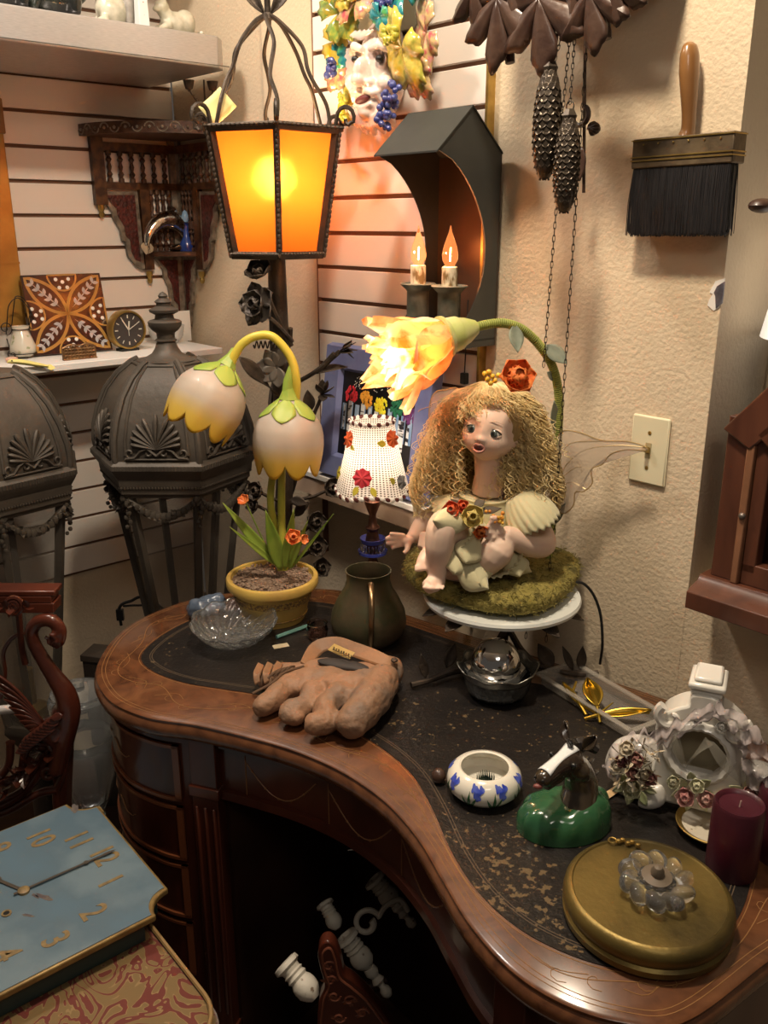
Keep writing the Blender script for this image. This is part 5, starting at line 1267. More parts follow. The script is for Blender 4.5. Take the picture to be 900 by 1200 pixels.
# ---- cut glass dish
P2_ = onD(276, 752); k = mpp(P2_)
cd_ = thing('cut_glass_dish', 'round cut crystal dish with saw-tooth rim in front of the flowerpot lamp', 'dish', T(P2_) @ RX(.10) @ T(0, 0, .008))
R1 = 49*k
def cut(u, v):
    a = 2*pi*v; r = R1*(.32 + .68*u**.8); z = .004 + .036*u**2.0
    r *= 1 + .016*u*(abs(((a*11/pi) % 2)-1)*2-1); z += .006*u*abs(((a*11/pi) % 2)-1)
    z += .0014*math.copysign(1, sin(a*22+u*14))*abs(sin(a*22+u*14))**.6 * (1 if .1 < u < .95 else 0)
    return (r*cos(a), r*sin(a), z)
g = G().grid(cut, 22, 176, cv=True); obj('dish_wall', g, m_crystal, cd_, solid=.006, ang=15)
g = G()
for i in range(16):
    a = i*pi/8; g.ball((R1*.20*cos(a), R1*.20*sin(a), .006), (R1*.15, .0022, .0032), 8, rot=RZ(a))
obj('star_base', G().lathe([(0,.001),(R1*.36,.001),(R1*.36,.007),(0,.006)], 32).add(g), m_crystal, cd_, ang=20)
P3 = onD(243, 724)
o = tag(obj('blue_glass_rock', G().ball((0,0,.022), (.040,.030,.020)).ball((.015,.008,.034), (.024,.022,.016)).ball((-.022,0,.02), (.02,.02,.022)), mat('slate_blue_glass', (.055, .075, .11), .25, c2=(.11, .14, .19), sc_=20, bump=.4, bs=30, coat=.3), remesh=.004, rsm=2, disp=(.014, .02, 2)), 'slate-blue lumpy glass paperweight between the cut dish and flowerpot', 'paperweight'); o.matrix_world = T(P3 + V((0,0,.001)))
P4 = onD(372, 748)
sg_ = thing('salt_glass', 'tiny clear brown glass cup between the mug and the glove', 'glass', T(P4) @ S(.9))
obj('cup_wall', G().lathe([(0,0),(.016,0),(.022,.008),(.024,.022),(.021,.034),(.023,.038),(.021,.038),(.019,.033),(.021,.02),(.018,.008),(0,.006)], 28), mat('smoky_glass', (.80, .62, .55), .04, trans=1, ior=1.45), sg_)
a, b_ = onD(324, 749), onD(368, 733)
pn = thing('pencil', 'teal pencil lying between flowerpot and glove', 'pencil', T(a + V((0,0,.0042))))
obj('barrel', G().tube([(0,0,0), (b_-a)], .004, 6), mat('teal_paint', (.10, .22, .20), .4), pn); obj('tip', G().tube([(b_-a), (b_-a)*1.10], [.004, .0007], 6), mat('pencil_wood', (.55, .38, .2), .6), pn)
o = tag(obj('paper_tag', G().box(-.015, .015, -.008, .008, 0, .0006), mat('manila_paper', (.42, .36, .24), .7)), 'small tan paper tag beside the cut glass dish', 'tag'); o.matrix_world = T(onD(329, 757)) @ RZ(.4)
# ---- baseball glove
m_glove = mat('old_glove_leather', (.32, .165, .092), .62, c2=(.15, .11, .085), sc_=16, c3=(.25, .14, .08), bump=.8, bs=70, rp=(.3, .7))
m_glove2 = mat('tan_glove_leather', (.30, .15, .07), .6, c2=(.20, .11, .06), sc_=16, bump=.35, bs=90)
gl = thing('baseball_glove', 'antique brown leather baseball glove lying palm down at the desk front', 'glove', T(onD(390, 820) + V((0, 0, .0035))))
PG = onD(390, 820)
def gp(px, py, h): p = onZ(px, py, ZL+h); return p - PG
g = G(); kg = mpp(PG)
def sausage(pts, rs, g=g):
    Q_ = [gp(x, y, h) for x, y, h in pts]; g.tube(spl(Q_, 5), rs, 14); g.ball(Q_[-1], rs[-1]*.99, 14); g.ball(Q_[0], rs[0], 14)
sausage([(340, 803, .022), (322, 820, .021), (308, 830, .017)], [.022, .020, .0175])
sausage([(368, 815, .028), (358, 830, .022), (338, 836, .021), (346, 843, .017)], [.022, .019, .0185, .015])
sausage([(398, 818, .032), (382, 832, .028), (384, 846, .022), (370, 852, .021)], [.024, .021, .022, .0195])
sausage([(448, 800, .036), (432, 826, .034), (413, 848, .028)], [.030, .031, .0275])
for x, y, h, a, b_, c in ((432, 806, .034, .046, .034, .027), (412, 822, .028, .034, .024, .022), (380, 800, .030, .070, .030, .024), (352, 806, .026, .046, .024, .019), (405, 806, .034, .055, .030, .024), (385, 792, .022, .072, .034, .024), (425, 798, .024, .060, .040, .026), (345, 793, .018, .052, .030, .020), (395, 805, .022, .055, .03, .022), (455, 790, .026, .026, .032, .027), (318, 798, .016, .026, .024, .017)):
    c0 = gp(x, y, h); g.ball(c0, (a, b_, c), 18, rot=RZ(-.15))
obj('glove_body', g, m_glove, gl, remesh=.0030, rsm=6, disp=(.009, .030, 3))
# opening (dark lining), wrist strap, leather heel with laces, label, button
g = G().ball(gp(402, 781, .050), (.048, .015, .007), 18, rot=RZ(-.33)); obj('wrist_opening', g, mat('dark_lining', (.035, .028, .025), .7), gl)
def band(pts, wd, th, m, name, par=gl):
    C = spl([gp(*p) for p in pts], 6); g = G(); vs = []
    for i, p in enumerate(C):
        t = (C[min(i+1, len(C)-1)]-C[max(i-1, 0)]).normalized(); s = t.cross(V((0,0,1))).normalized(); w_ = lerpl(wd, i/(len(C)-1))/2; up = V((0, .0, 1))
        s = (s*.9 + V((0,0,-.44))*(1 if s.y < 0 else -1)).normalized()
        vs += [p+s*w_, p+s*w_*.9+up*th, p-s*w_*.9+up*th, p-s*w_]
    n = len(C); fs = [(i*4+j, i*4+(j+1) % 4, (i+1)*4+(j+1) % 4, (i+1)*4+j) for i in range(n-1) for j in range(4)] + [(3,2,1,0), tuple((n-1)*4+j for j in range(4))]
    g.put(vs, fs); return obj(name, g, m, par, bevel=.001, ang=60)
band([(357, 782, .038), (372, 762, .046), (392, 757, .052), (412, 763, .054), (432, 770, .054), (450, 777, .052), (466, 781, .046)], [.018, .028, .030, .030, .029, .028, .024, .018], .004, m_glove2, 'wrist_strap')
band([(357, 783, .040), (366, 788, .0435), (385, 793, .046), (405, 797, .048), (425, 796, .050), (437, 790, .050)], [.006]*6, .003, m_glove2, 'rim_binding')
g = G().lathe([(0,.003),(.005,.0025),(.006,0)], 16); obj('snap_button', g, m_pewter, gl, M=T(gp(448, 785, .062)) @ RX(.3)); obj('snap_button', g, m_iron, gl, M=T(gp(462, 776, .058)) @ RX(.3))
# cloth label with script writing
lab = band([(388, 760, .0605), (401, 766, .0625), (413, 771, .0625)], [.017, .017, .017], .0008, mat('yellowed_label', (.42, .28, .09), .6), 'cloth_label')
g = G()
for j in range(2):
    pts = [gp(390+21*t/22 + 1.2*sin(t*2.1), 761.5+9.5*t/22 + (2.0+.8*sin(t))*cos(t*2.1) + j*.0, .0650) for t in range(23)]
g.tube(spl(pts, 3), .0007, 4); g.tube([gp(389, 767, .065), gp(400, 771.5, .0652), gp(410, 775, .0652)], .0005, 4); obj('script_mark', g, m_iron, lab)
for j, (x, y) in enumerate(((306, 790), (317, 789), (328, 788))):   # folded heel plates and laces
    band([(x-4, y+14, .026), (x-5, y+4, .036), (x, y-8, .038)], [.010, .014, .013], .004, m_glove2, 'heel_fold')
g = G()
for j in range(4): g.tube(spl([gp(314+j*6, 797-j*2, .040), gp(322+j*6, 790-j*2, .046), gp(330+j*5, 786-j*1, .040)], 5), .0022, 6)
g.tube(spl([gp(296, 815, .028), gp(318, 803, .038), gp(334, 790, .044), gp(356, 783, .044)], 6), .0022, 6)
obj('lace', g, mat('dark_lace', (.10, .055, .03), .6), gl)
g = G()
for pts in ([(348, 816), (352, 806), (346, 798)], [(387, 822), (378, 812), (386, 800)], [(402, 830), (402, 812), (396, 800)]):
    g.tube(spl([gp(x, y, .045) for x, y in pts], 5), .0012, 5)
# ---- marble-topped iron stand
PS = onD(592, 782); PS.z = ZL
st_ = thing('marble_stand', 'white marble plate on an iron stand of leafy branches carrying the doll lamp', 'stand', T(PS))
mt = atF(588, 694, PS.y); zM = mt.z - ZL; kM = mpp(mt); RM = 92*kM; cxM = mt.x-PS.x
m_marble = mat('white_marble', (.74, .76, .72), .22, c2=(.55, .58, .55), sc_=6, rp=(.6, .75), coat=.4, distort=2)
obj('marble_top', G().lathe([(0,-.014),(RM*.93,-.014),(RM*.985,-.011),(RM,-.005),(RM*.985,0),(0,0)], 64, T(cxM, 0, zM)), m_marble, st_)
zU = zM-.014
for s in (-1, 1):
    g = G().tube(spl([(s*.045+cxM, -.02*s, zU), (s*.022, -.01, zU-.025), (-s*.004, -.002, zU-.06), (-s*.026, -.01, zU-.095), (-s*.05, -.02, .02), (-s*.075, -.02, .006)]), [.006, .0055, .006, .0065, .006, .005], 8); obj('branch_leg', g, m_iron, st_)
g = G().tube(spl([(0, .035, zU), (.0, .01, zU-.05), (0, .03, .03), (0, .07, .006)]), .006, 8); obj('branch_leg', g, m_iron, st_)
def SQ(px, py, h): return onZ(px, py, ZL+h) - PS
for pts in ([(560, 783, .02), (530, 788, .012), (505, 797, .010), (482, 803, .008)], [(625, 777, .016), (650, 785, .014), (675, 790, .012), (701, 789, .014)], [(560, 783, .02), (540, 776, .016)]):
    obj('ground_branch', G().tube(spl([SQ(*p) for p in pts]), [.0065, .005, .0045, .006], 8), m_iron, st_)
g = G()
for x, y in ((482, 803), (508, 790), (668, 781), (701, 789)): g.ball(SQ(x, y, .010), .0065, 8)
for a, b_, wd in (((523, 783), (532, 757), .022), ((499, 795), (494, 776), .016), ((648, 783), (632, 755), .028), ((680, 786), (682, 769), .018), ((672, 786), (660, 776), .014)):
    A = SQ(*a, .012); B_ = SQ(*b_, .022); B_.z = A.z + .035; B_.y = A.y+.01; B_.x = A.x + (b_[0]-a[0])*.0014
    obj('iron_leaf', G().leaf(fr(A, B_-A, (0, -1, .3)), (B_-A).length*1.25, wd, .1, .25), m_iron, st_, solid=.0015)
for px, py, an in ((505, 706, 3.4), (522, 716, 3.9), (668, 712, 5.3), (679, 698, 5.9)):
    a = V((cos(an), sin(an), 0)); g = G().leaf(fr(a*RM*.72 + V((cxM, 0, zU-.004)), a*1.0 + V((0,0,-.35))), .048, .03, .1, .25); obj('iron_leaf', g, m_iron, st_, solid=.0015)
# ---- fluted dark glass bowl with a silver globe in it
PB = onD(582, 812); kb_ = mpp(PB); hb2 = Hat(583, 772, PB)*.86
bw_ = thing('fluted_bowl', 'dark smoked glass bowl with a scalloped metal rim under the marble stand', 'bowl', T(PB))
m_smoke = mat('smoked_pressed_glass', (.035, .035, .033), .12, c2=(.10, .10, .095), sc_=50, rp=(.5, .62), bump=.6, bs=60, coat=.8)
Rb = 42*kb_
obj('bowl_body', G().lathe([(0,0),(Rb*.62,0),(Rb*.80,.006),(Rb*.90,hb2*.3),(Rb*.94,hb2*.7),(Rb*.90,hb2*.7),(Rb*.86,hb2*.3),(Rb*.7,.012),(0,.01)], 48, mod=lambda a: 1+.012*cos(a*16)), m_smoke, bw_)
def rim(u, v):
    a = 2*pi*v; r = Rb*(.94+.14*u)*(1+.05*u*cos(a*8)); return (r*cos(a), r*sin(a), hb2*(.66+.30*u)+.004*u*cos(a*8))
obj('scalloped_rim', G().grid(rim, 6, 96, cv=True), mat('rim_metal', (.30, .29, .25), .25, .8, c2=(.12, .11, .1), sc_=30), bw_, solid=.002)
gs = thing('silver_globe', 'mirror-bright silver glass globe nested in the smoked bowl', 'globe', T(PB + V((-.003, .006, hb2*.98))))
rg = 29*kb_
obj('globe_ball', G().ball((0,0,0), rg, 40), mat('mercury_glass', (.72, .72, .72), .08, 1), gs)
obj('broken_collar', G().lathe([(rg*.98, -.012), (rg*1.20, -.010), (rg*1.28, -.018), (rg*.9, -.02)], 9, mod=lambda a: 1+.10*sin(a*3)), mat('silver_shard', (.6, .6, .58), .15, .9), gs, ang=10)
o = tag(obj('brown_card', G().box(-.020, .020, -.016, .016, 0, .001), mat('brown_card_leather', (.22, .12, .065), .6)), 'small brown leather tag right of the smoked bowl', 'tag'); o.matrix_world = T(onD(637, 797)) @ RZ(-.3)
# ---- clear tray with gilt leaves
tc_ = [onD(*p) for p in ((646, 806), (668, 790), (765, 842), (742, 872))]
cT = sum(tc_, V((0,0,0)))/4; dT = ((tc_[2]-tc_[1])+(tc_[3]-tc_[0])).normalized(); angT = math.atan2(dT.y, dT.x)
Lt = (tc_[3]-tc_[0]).length*1.04; Wt = (tc_[1]-tc_[0]).length*1.15
tr = thing('clear_tray', 'shallow clear rectangular tray behind the horse holding gilt metal leaves', 'tray', T(cT) @ RZ(angT))
m_acr = sheer('scuffed_acrylic', (.50, .45, .40), .22, .12)
g = G().box(-Lt/2, Lt/2, -Wt/2, Wt/2, .0, .002)
obj('tray_base', g, m_acr, tr)
m_acr2 = sheer('acrylic_rim', (.50, .46, .40), .38, .12)
hz_ = .020
for (x0, x1, y0, y1) in ((-Lt/2, Lt/2, -Wt/2-.001, -Wt/2+.002), (-Lt/2, Lt/2, Wt/2-.002, Wt/2+.001), (-Lt/2-.001, -Lt/2+.002, -Wt/2, Wt/2), (Lt/2-.002, Lt/2+.001, -Wt/2, Wt/2)):
    obj('tray_side', G().box(x0, x1, y0, y1, .002, hz_), m_acr2, tr)
g = G()
for (x0, x1, y0, y1) in ((-Lt/2-.008, Lt/2+.008, -Wt/2-.009, -Wt/2), (-Lt/2-.008, Lt/2+.008, Wt/2, Wt/2+.009), (-Lt/2-.009, -Lt/2, -Wt/2-.008, Wt/2+.008), (Lt/2, Lt/2+.009, -Wt/2-.008, Wt/2+.008)): g.box(x0, x1, y0, y1, hz_-.001, hz_+.001)
obj('tray_lip', g, m_acr2, tr)
m_gilt = mat('gilt_brass', (.62, .43, .07), .28, .9, c2=(.42, .28, .04), sc_=30)
def TQ(px, py, h): return onZ(px, py, ZL+h)
for nm, lab, a, b_, L_, wd, hh_ in (('gilt_leaf_spoon', 'broad gilt spoon-shaped leaf standing highest in the clear tray', (700, 828), (684, 796), .062, .032, .022),
    ('gilt_leaf_branch', 'gilt forked twig at the left end of the clear tray', (680, 826), (655, 798), .06, .012, .012),
    ('gilt_leaf_sliver', 'long thin gilt leaf blade lying across the right end of the clear tray', (700, 838), (752, 836), .085, .016, .012)):
    A = TQ(*a, hh_); B_ = TQ(*b_, hh_+.006); d = B_-A; o = thing(nm, lab, 'metal leaf', T(A)); 
    g = G().leaf(fr((0,0,0), d, (0, -.5, 1)), L_, wd, .05, .3, 12, curl=-.4)
    obj('leaf_blade', g, m_gilt, o, solid=.002)
    g = G().tube(spl([(0,0,0), d.normalized()*.5*L_+V((0,0,.004)), d.normalized()*L_*.98], 5), [.0035, .003, .0015], 8); g.tube(spl([-d.normalized()*.02 - V((0,0,hh_-.006)), (0,0,0)], 4), .003, 8)
    if 'branch' in nm: g.tube([d.normalized()*.03, d.normalized()*.05+V((.02,.012,.006))], [.003, .002], 8); g.tube([d.normalized()*.0, V((.02,-.025,.0))], [.003, .002], 8)
    if 'sliver' in nm: g.tube([(0,0,0), V((.03,.022,.010))], [.003, .001], 8)
    obj('vein', g, m_gilt, o)
# ---- iris pattern bowl with a flower frog
PI_ = onD(567, 928); ki = mpp(PI_); Ri = 44*ki; hi_ = .044
ib = thing('iris_bowl', 'squat cream pottery bowl painted with blue irises near the desk front', 'bowl', T(PI_))
g = G().lathe([(0,0),(Ri*.62,0),(Ri*.80,.004),(Ri*.97,hi_*.32),(Ri,hi_*.52),(Ri*.95,hi_*.76),(Ri*.80,hi_*.95),(Ri*.68,hi_),(Ri*.63,hi_*.97),(Ri*.68,hi_*.85),(Ri*.88,hi_*.6),(Ri*.85,hi_*.3),(Ri*.6,.006),(0,.005)], 56)
obj('bowl_body', g, m_cream, ib)
def onbowl(a, t):  # point on outer wall; t 0..1 bottom to top
    pr_ = [(.62,0),(.80,.09),(.97,.32),(1.0,.52),(.95,.76),(.80,.95),(.68,1.0)]
    q = t*6; i = min(5, int(q)); f = q-i; r = (pr_[i][0]*(1-f)+pr_[i+1][0]*f)*Ri*1.012; z = (pr_[i][1]*(1-f)+pr_[i+1][1]*f)*hi_
    return V((r*cos(a), r*sin(a), z))
gl_ = G(); gb_ = G()
for j in range(8):
    a = -pi/2 + j*.80 + .15
    for s, L_ in ((-.16, .62), (0.02, .8), (.2, .68)):
        g = gl_
        def lf(u, v, a=a, s=s, L_=L_): q = v*2-1; return onbowl(a + s*u*1.2 + q*.045*sin(pi*min(1, u+.05)), .10+L_*u*.72)
        g.grid(lf, 8, 3)
    for (da, dt, sz) in ((.22, .66, .14), (.34, .72, .10), (.12, .74, .10), (.26, .54, .09)):
        g = gb_
        def pf_(u, v, a=a, da=da, dt=dt, sz=sz): A = 2*pi*v; return onbowl(a+da+sz*.75*u*cos(A)*(1+.25*cos(3*A)), min(.98, dt+sz*.9*u*sin(A)*(1+.25*cos(3*A))))
        g.grid(pf_, 3, 14, cv=True)
obj('painted_leaves', gl_, mat('painted_green', (.03, .13, .05), .25, coat=.5), ib, ang=180); obj('painted_irises', gb_, mat('painted_iris_blue', (.03, .055, .42), .25, coat=.5, c2=(.10, .14, .5), sc_=80), ib, ang=180)
ff = thing('flower_frog', 'small dark green pin flower frog inside the iris bowl', 'flower frog', T(PI_+V((.002, .002, .0065))))
obj('frog_base', G().lathe([(0,0),(.0145,0),(.0145,.006),(0,.006)], 24), mat('green_black_iron', (.02, .035, .028), .4, .4), ff)
g = G()
for i in range(-4, 5):
    for j in range(-4, 5):
        if i*i+j*j < 18: g.tube([(i*.003, j*.003, .005), (i*.003, j*.003, .021)], [.0008, .0003], 4)
tag(obj('pins', g, mat('green_pin', (.05, .09, .07), .3, .6), ff), kind='stuff')
o = tag(obj('wooden_ball', G().ball((0,0,0), (.0105,.0105,.0115), 20), m_carve), 'little dark wooden ball touching the left side of the iris bowl', 'ball'); o.matrix_world = T(onD(514, 917) + V((0,0,.0115)))
# ---- horse head figure on a green base
PH = onD(662, 968); kh = mpp(PH)
hs = thing('horse_head_figurine', 'glazed dark brown horse head with white blaze on a green ribbed base', 'figurine', T(PH))
def HQ(px, py, dF, h=None): p = atF(px, py, PH.y+dF); return p-PH
m_hb = mat('dark_horse_glaze', (.030, .020, .014), .2, c2=(.075, .055, .030), sc_=12, coat=.6); m_gr = mat('green_glaze', (.022, .085, .040), .16, c2=(.045, .135, .055), sc_=9, c3=(.03, .11, .045), coat=.7)
g = G()
def rib(u, v):
    a = 2*pi*v; ex = 1.0 + .04*cos(a*11)*sin(pi*u); rx = .066*ex; ry = .048*ex; zz = .040*sin(u*pi/2)**.8
    sh = cos(u*pi/2)**.45
    return (rx*cos(a)*sh + .0, ry*sin(a)*sh + .004, zz + .010*sh*max(0, cos(a+.2))*u*3)
g.grid(rib, 14, 88, cv=True); obj('green_base', g, m_gr, hs, ang=180, M=RZ(.25) @ T(0,0,.001))
g = G()
Hd = HQ(650, 893, -.005)
g.tube(spl([(.016, .004, .028), (.020, .012, .055), (.012, .012, .082), (.0, .004, .100)], 6), [.034, .029, .025, .022], 16, flat=.8)
hc = V((.0, .004, .100)); mz = HQ(637, 912, -.035)
g.ball(hc, (.020, .022, .020), 16); ax_ = (mz-hc)
g.tube(spl([hc, hc+ax_*.5+V((0,0,.003)), mz], 6), [.020, .0155, .0125, .012], 14); g.ball(mz, (.0125, .012, .011), 14)
g.ball(hc+V((-.012, -.010, -.008)), (.010, .010, .012)); g.ball(hc+V((.016, -.008, -.012)), (.012, .012, .014))
g.tube([hc+ax_*.45+V((.004,.008,-.014)), mz+V((.003,.003,-.014))], [.011, .0075], 10)
obj('horse_head', g, m_hb, hs, remesh=.0026, rsm=4)
up_ = ax_.cross(V((1,0,0))).normalized(); up_ = -up_ if up_.z < 0 else up_
sd = up_.cross(ax_).normalized()
def bl(u, v):
    c = hc + ax_*(-.10+1.10*u); w_ = .0115*(1-.38*sin(pi*u))*(1.0); q = (v*2-1)
    rr_ = lerpl([.0208, .0180, .0160, .0140, .0126], u)
    an = q*w_/rr_*1.0
    return c + up_*(rr_*cos(an)) + sd*(rr_*sin(an)) + up_*.0005
obj('white_blaze', G().grid(bl, 12, 7), mat('white_glaze_blaze', (.78, .80, .80), .2, coat=.6), hs, solid=.001, ang=180)
for s in (-1, 1):
    e = hc + ax_*.28 + sd*s*.0175 + up_*.008; ey = obj('eye', G().ball(e, .0042, 12), mat('glass_eye', (.01,.01,.01), .05, coat=1) if s < 0 else bpy.data.materials['glass_eye'], hs)
    obj('ear', G().leaf(fr(hc + up_*.016 + sd*s*.012 - ax_*.2, up_*1.0 + sd*s*.55 - ax_.normalized()*.9, ax_), .028, .016, .1, .6, 8, curl=-.4), m_hb, hs, solid=.002)
g = G()
for s in (-1, 1): g.ball(mz + ax_*.18 + sd*s*.006 + up_*.004, (.0022, .0022, .0022), 8)
obj('nostrils', g, m_black, hs); obj('mouth', G().ball(mz + ax_*.20 - up_*.0065, (.0065, .004, .0035), 12), mat('mouth_pink', (.20, .06, .05), .4), hs)
g = G()
for i in range(9):
    t = i/8; c = hc*(1-t) + V((.022, .012, .045))*t; g.leaf(fr(c + V((.006, .022-.004*t, .006)), (.7, .5, -.5+.2*sin(i*2))), .034, .014, .2, .3, 6)
for i in range(3): g.leaf(fr(hc+up_*.018, ax_*.5+sd*(i-1)*.02+up_*.2), .018, .008, -.1, .2, 6)
g.tube(spl([hc+V((.01,.014,.014)), hc+V((.026,.02,.012)), hc+V((.040,.018,.004))], 5), [.009, .008, .005], 8)
obj('mane', g, mat('mane_glaze', (.018, .014, .012), .25, coat=.5, c2=(.05, .04, .032), sc_=40), hs, solid=.003)
# ---- round gilt box with a crystal flower on its lid
PD = onD(763, 1070); kd = mpp(PD); Rd = 98*kd; hd = .040
topc = onZ(760, 1042, ZL+hd); PD = V((topc.x, topc.y, ZL)); Rd = 98*mpp(topc)
gd = thing('gilt_round_base', 'thick round worn gold base lying on the desk front corner', 'round base', T(PD))
obj('gilt_disc', G().lathe([(0,0),(Rd*.93,0),(Rd*.985,.004),(Rd*.995,.012),(Rd*.96,.015),(Rd*.985,.020),(Rd,.026),(Rd*.985,.034),(Rd*.94,hd-.001),(Rd*.90,hd),(Rd*.885,hd-.0015),(0,hd-.0015)], 72), m_gold, gd)
PC = onZ(768, 1034, ZL+hd+.012); PC.z = ZL+hd-.0012
cf = thing('crystal_rosette', 'clear glass flower rosette with a grey centre knob lying on the gold round base', 'glass rosette', T(PC) @ RX(.10) @ T(0,0,.002))
rf = 46*mpp(PC)
for j in range(10):
    a = 2*pi*j/10
    g = G().ball((0,0,0), (rf*.33, rf*.22, .013), 20, rot=I4); 
    o = obj('glass_petal', g, m_crystal, cf, M=RZ(a) @ T(rf*.68, 0, .014) @ RX(.6) @ RZ(.7) @ RY(.2))
g = G()
for j in range(10):
    a = 2*pi*(j+.5)/10; g.ball((rf*.36*cos(a), rf*.36*sin(a), .013), (rf*.16, rf*.12, .010), 14)
obj('glass_hub', g.lathe([(0,.002),(rf*.42,.004),(rf*.40,.016),(0,.018)], 30), m_crystal, cf)
obj('centre_knob', G().lathe([(0,.016),(rf*.38,.018),(rf*.38,.023),(rf*.16,.025),(rf*.17,.030),(rf*.10,.036),(0,.037)], 28), mat('grey_brown_enamel', (.13, .10, .07), .45), cf)
P = onZ(735, 988, ZL+hd)
sc2_ = thing('gold_charm', 'tiny gold filigree charm on the gold base behind the glass rosette', 'charm', T(P.x, P.y, ZL+hd-.0005))
g = G()
for i in range(5): g.ball((i*.0055-.011, -.002*i+.004*(i % 2), .0035), (.004, .003, .003), 8)
g.tube(arcpts((-.018, .002, .003), .005, 0, 2*pi, 10, (1,0,0), (0,1,0)), .0012, 5); obj('charm_body', g, m_brass, sc2_)
# ---- candles, plate, wooden stick
m_wax = mat('burgundy_wax', (.060, .006, .014), .45, sss=.06, c2=(.042, .004, .010), sc_=20, coat=.2)
for lab, (bx_, by_), tp, wpx in (('burgundy pillar candle standing nearer, in front of the small gold-rimmed plate', (856, 1018), (864, 940), 62), ('burgundy pillar candle cut off by the right edge of the photo', (912, 1000), (918, 925), 66)):
    P = onD(bx_, by_); r = wpx/2*mpp(P)*.93; h = Hat(*tp, P)
    c = thing('pillar_candle', lab, 'candle', T(P), None)
    obj('wax_body', G().lathe([(0,0),(r*.97,0),(r,.004),(r,h-.004),(r*.93,h),(r*.86,h-.001),(r*.78,h-.005),(0,h-.007)], 40), m_wax, c)
    obj('wick', G().tube([(0,0,h-.008),(.001,0,h+.002)], .0009, 6), mat('pale_wick', (.5, .35, .3), .8), c)
P = onD(832, 975)
pl_ = thing('trinket_plate', 'small cream plate with a gold rim under the porcelain clock beside the candle', 'plate', T(P))
rp2 = 40*mpp(P)
obj('plate_body', G().lathe([(0,.003),(rp2*.55,.003),(rp2*.82,.007),(rp2*.86,.010),(0,.005)][0:4]+[(rp2*.84,.0115),(rp2*.55,.006),(0,.005)], 48), mat('plate_glaze', (.72, .66, .54), .25, coat=.5, c2=(.30, .24, .16), rp=(.62, .66), sc_=35, distort=2), pl_)
g = G().lathe([(rp2*.82,.007),(rp2*.98,.0125),(rp2,.015),(rp2*.97,.0155),(rp2*.82,.0115)], 48); obj('gold_rim', g, m_brass, pl_)
a = onD(703, 940); b_ = onD(745, 912)
o = tag(obj('wooden_stick', G().tube([V((0,0,.0035)), V(((b_-a).x, (b_-a).y, .0035))], .006, 4, flat=.5), mat('pale_craft_wood', (.62, .42, .22), .6)), 'flat pale wooden stick poking out left of the porcelain clock', 'stick'); o.matrix_world = T(a + V((0,0,.0))) 
# ---- porcelain clock case with roses and lace
PP = onD(812, 944); kp = mpp(PP)
pc_ = thing('porcelain_clock_case', 'white porcelain mantel clock case with applied roses, empty dial hole and scroll feet', 'clock case', T(PP) @ RZ(-.42) @ S(1.17))
hp2 = .172
m_porc = mat('white_porcelain', (.76, .73, .67), .2, coat=.7, c2=(.70, .67, .60), sc_=14)
g = G()
# body outline in x-z (front face), extruded and swelling backwards
body = [(-.052, .012), (-.050, .05), (-.046, .080), (-.050, .10), (-.047, .122), (-.030, .138), (-.016, .146), (-.014, .160), (.014, .160), (.016, .146), (.030, .138), (.047, .122), (.050, .10), (.046, .080), (.050, .05), (.052, .012)]
def pbody(yf, yb):
    g = G(); P_ = spl([(x, 0, z) for x, z in body], 3); pol = [(p.x, p.z) for p in P_]
    # ring with a round dial hole
    c = (0, .088); rh = .030; n = len(pol); vs = []; 
    for yy, s in ((yf, 1), (yb, .96)):
        for x, z in pol: vs.append((x*s, yy, z*s))
    for yy in (yf, yf+.012):
        for x, z in pol:
            a = math.atan2(z-c[1], x-c[0]); vs.append((c[0]+rh*cos(a), yy, c[1]+rh*1.05*sin(a)))
    fs = []
    for i in range(n):
        j = (i+1) % n
        fs += [(i, j, 2*n+j, 2*n+i), (n+i, n+j, j, i), (2*n+i, 2*n+j, 3*n+j, 3*n+i)]
    fs.append(tuple(range(2*n-1, n-1, -1)))
    return g.put(vs, fs)
obj('case_body', pbody(-.026, .026), m_porc, pc_, ang=60, bevel=.003)
obj('dial_recess', G().lathe([(0, 0), (.030, 0), (.031, .010)], 30, T(0, -.006, .088) @ RX(pi/2)), mat('dark_cream_inside', (.30, .25, .16), .5), pc_)
g = G().lathe([(.029,.0),(.030,.006),(.034,.009),(.038,.006),(.040,0)], 48, T(0, -.025, .088) @ RX(pi/2), mod=lambda a: 1+.02*cos(a*20)); obj('dial_frame', g, m_porc, pc_)
obj('crest', G().box(-.017, .017, -.024, .022, .158, .166).box(-.020, .020, -.027, .024, .166, .174).box(-.015, .015, -.022, .02, .174, .180), m_porc, pc_, bevel=.003)
for s in (-1, 1):      # bulging shoulders, scroll feet
    g = G().tube(spl([(s*.048, -.005, .050), (s*.062, -.004, .058), (s*.078, -.004, .050), (s*.084, -.004, .032), (s*.074, -.004, .018), (s*.078, -.004, .006), (s*.088, -.004, .004)], 6), [.018, .022, .024, .022, .015, .012, .010], 14)
    for y in (-.02, .014): g.tube(spl([(s*.045, y, .030), (s*.040, y-.004, .016), (s*.050, y-.006, .007), (s*.060, y-.006, .006)], 5), [.014, .012, .009, .007], 12)
    g.ball((s*.066, -.004, .036), (.024, .027, .026), 16)
    obj('scroll_foot', g, m_porc, pc_, remesh=.0035, rsm=4)
    g = G().tube(spiral((s*.034, -.030, .128), .016, .004, 2.2 if s < 0 else .9, (7.5 if s < 0 else -4.4), 26), [.006, .005, .003], 8); obj('scroll_handle', g, m_porc, pc_)
m_rosep = mat('dusty_rose_porcelain', (.42, .16, .15), .3, c2=(.62, .42, .34), sc_=60, coat=.4); m_rosec = mat('cream_rose_porcelain', (.66, .60, .42), .3, c2=(.50, .50, .30), sc_=60, coat=.4)
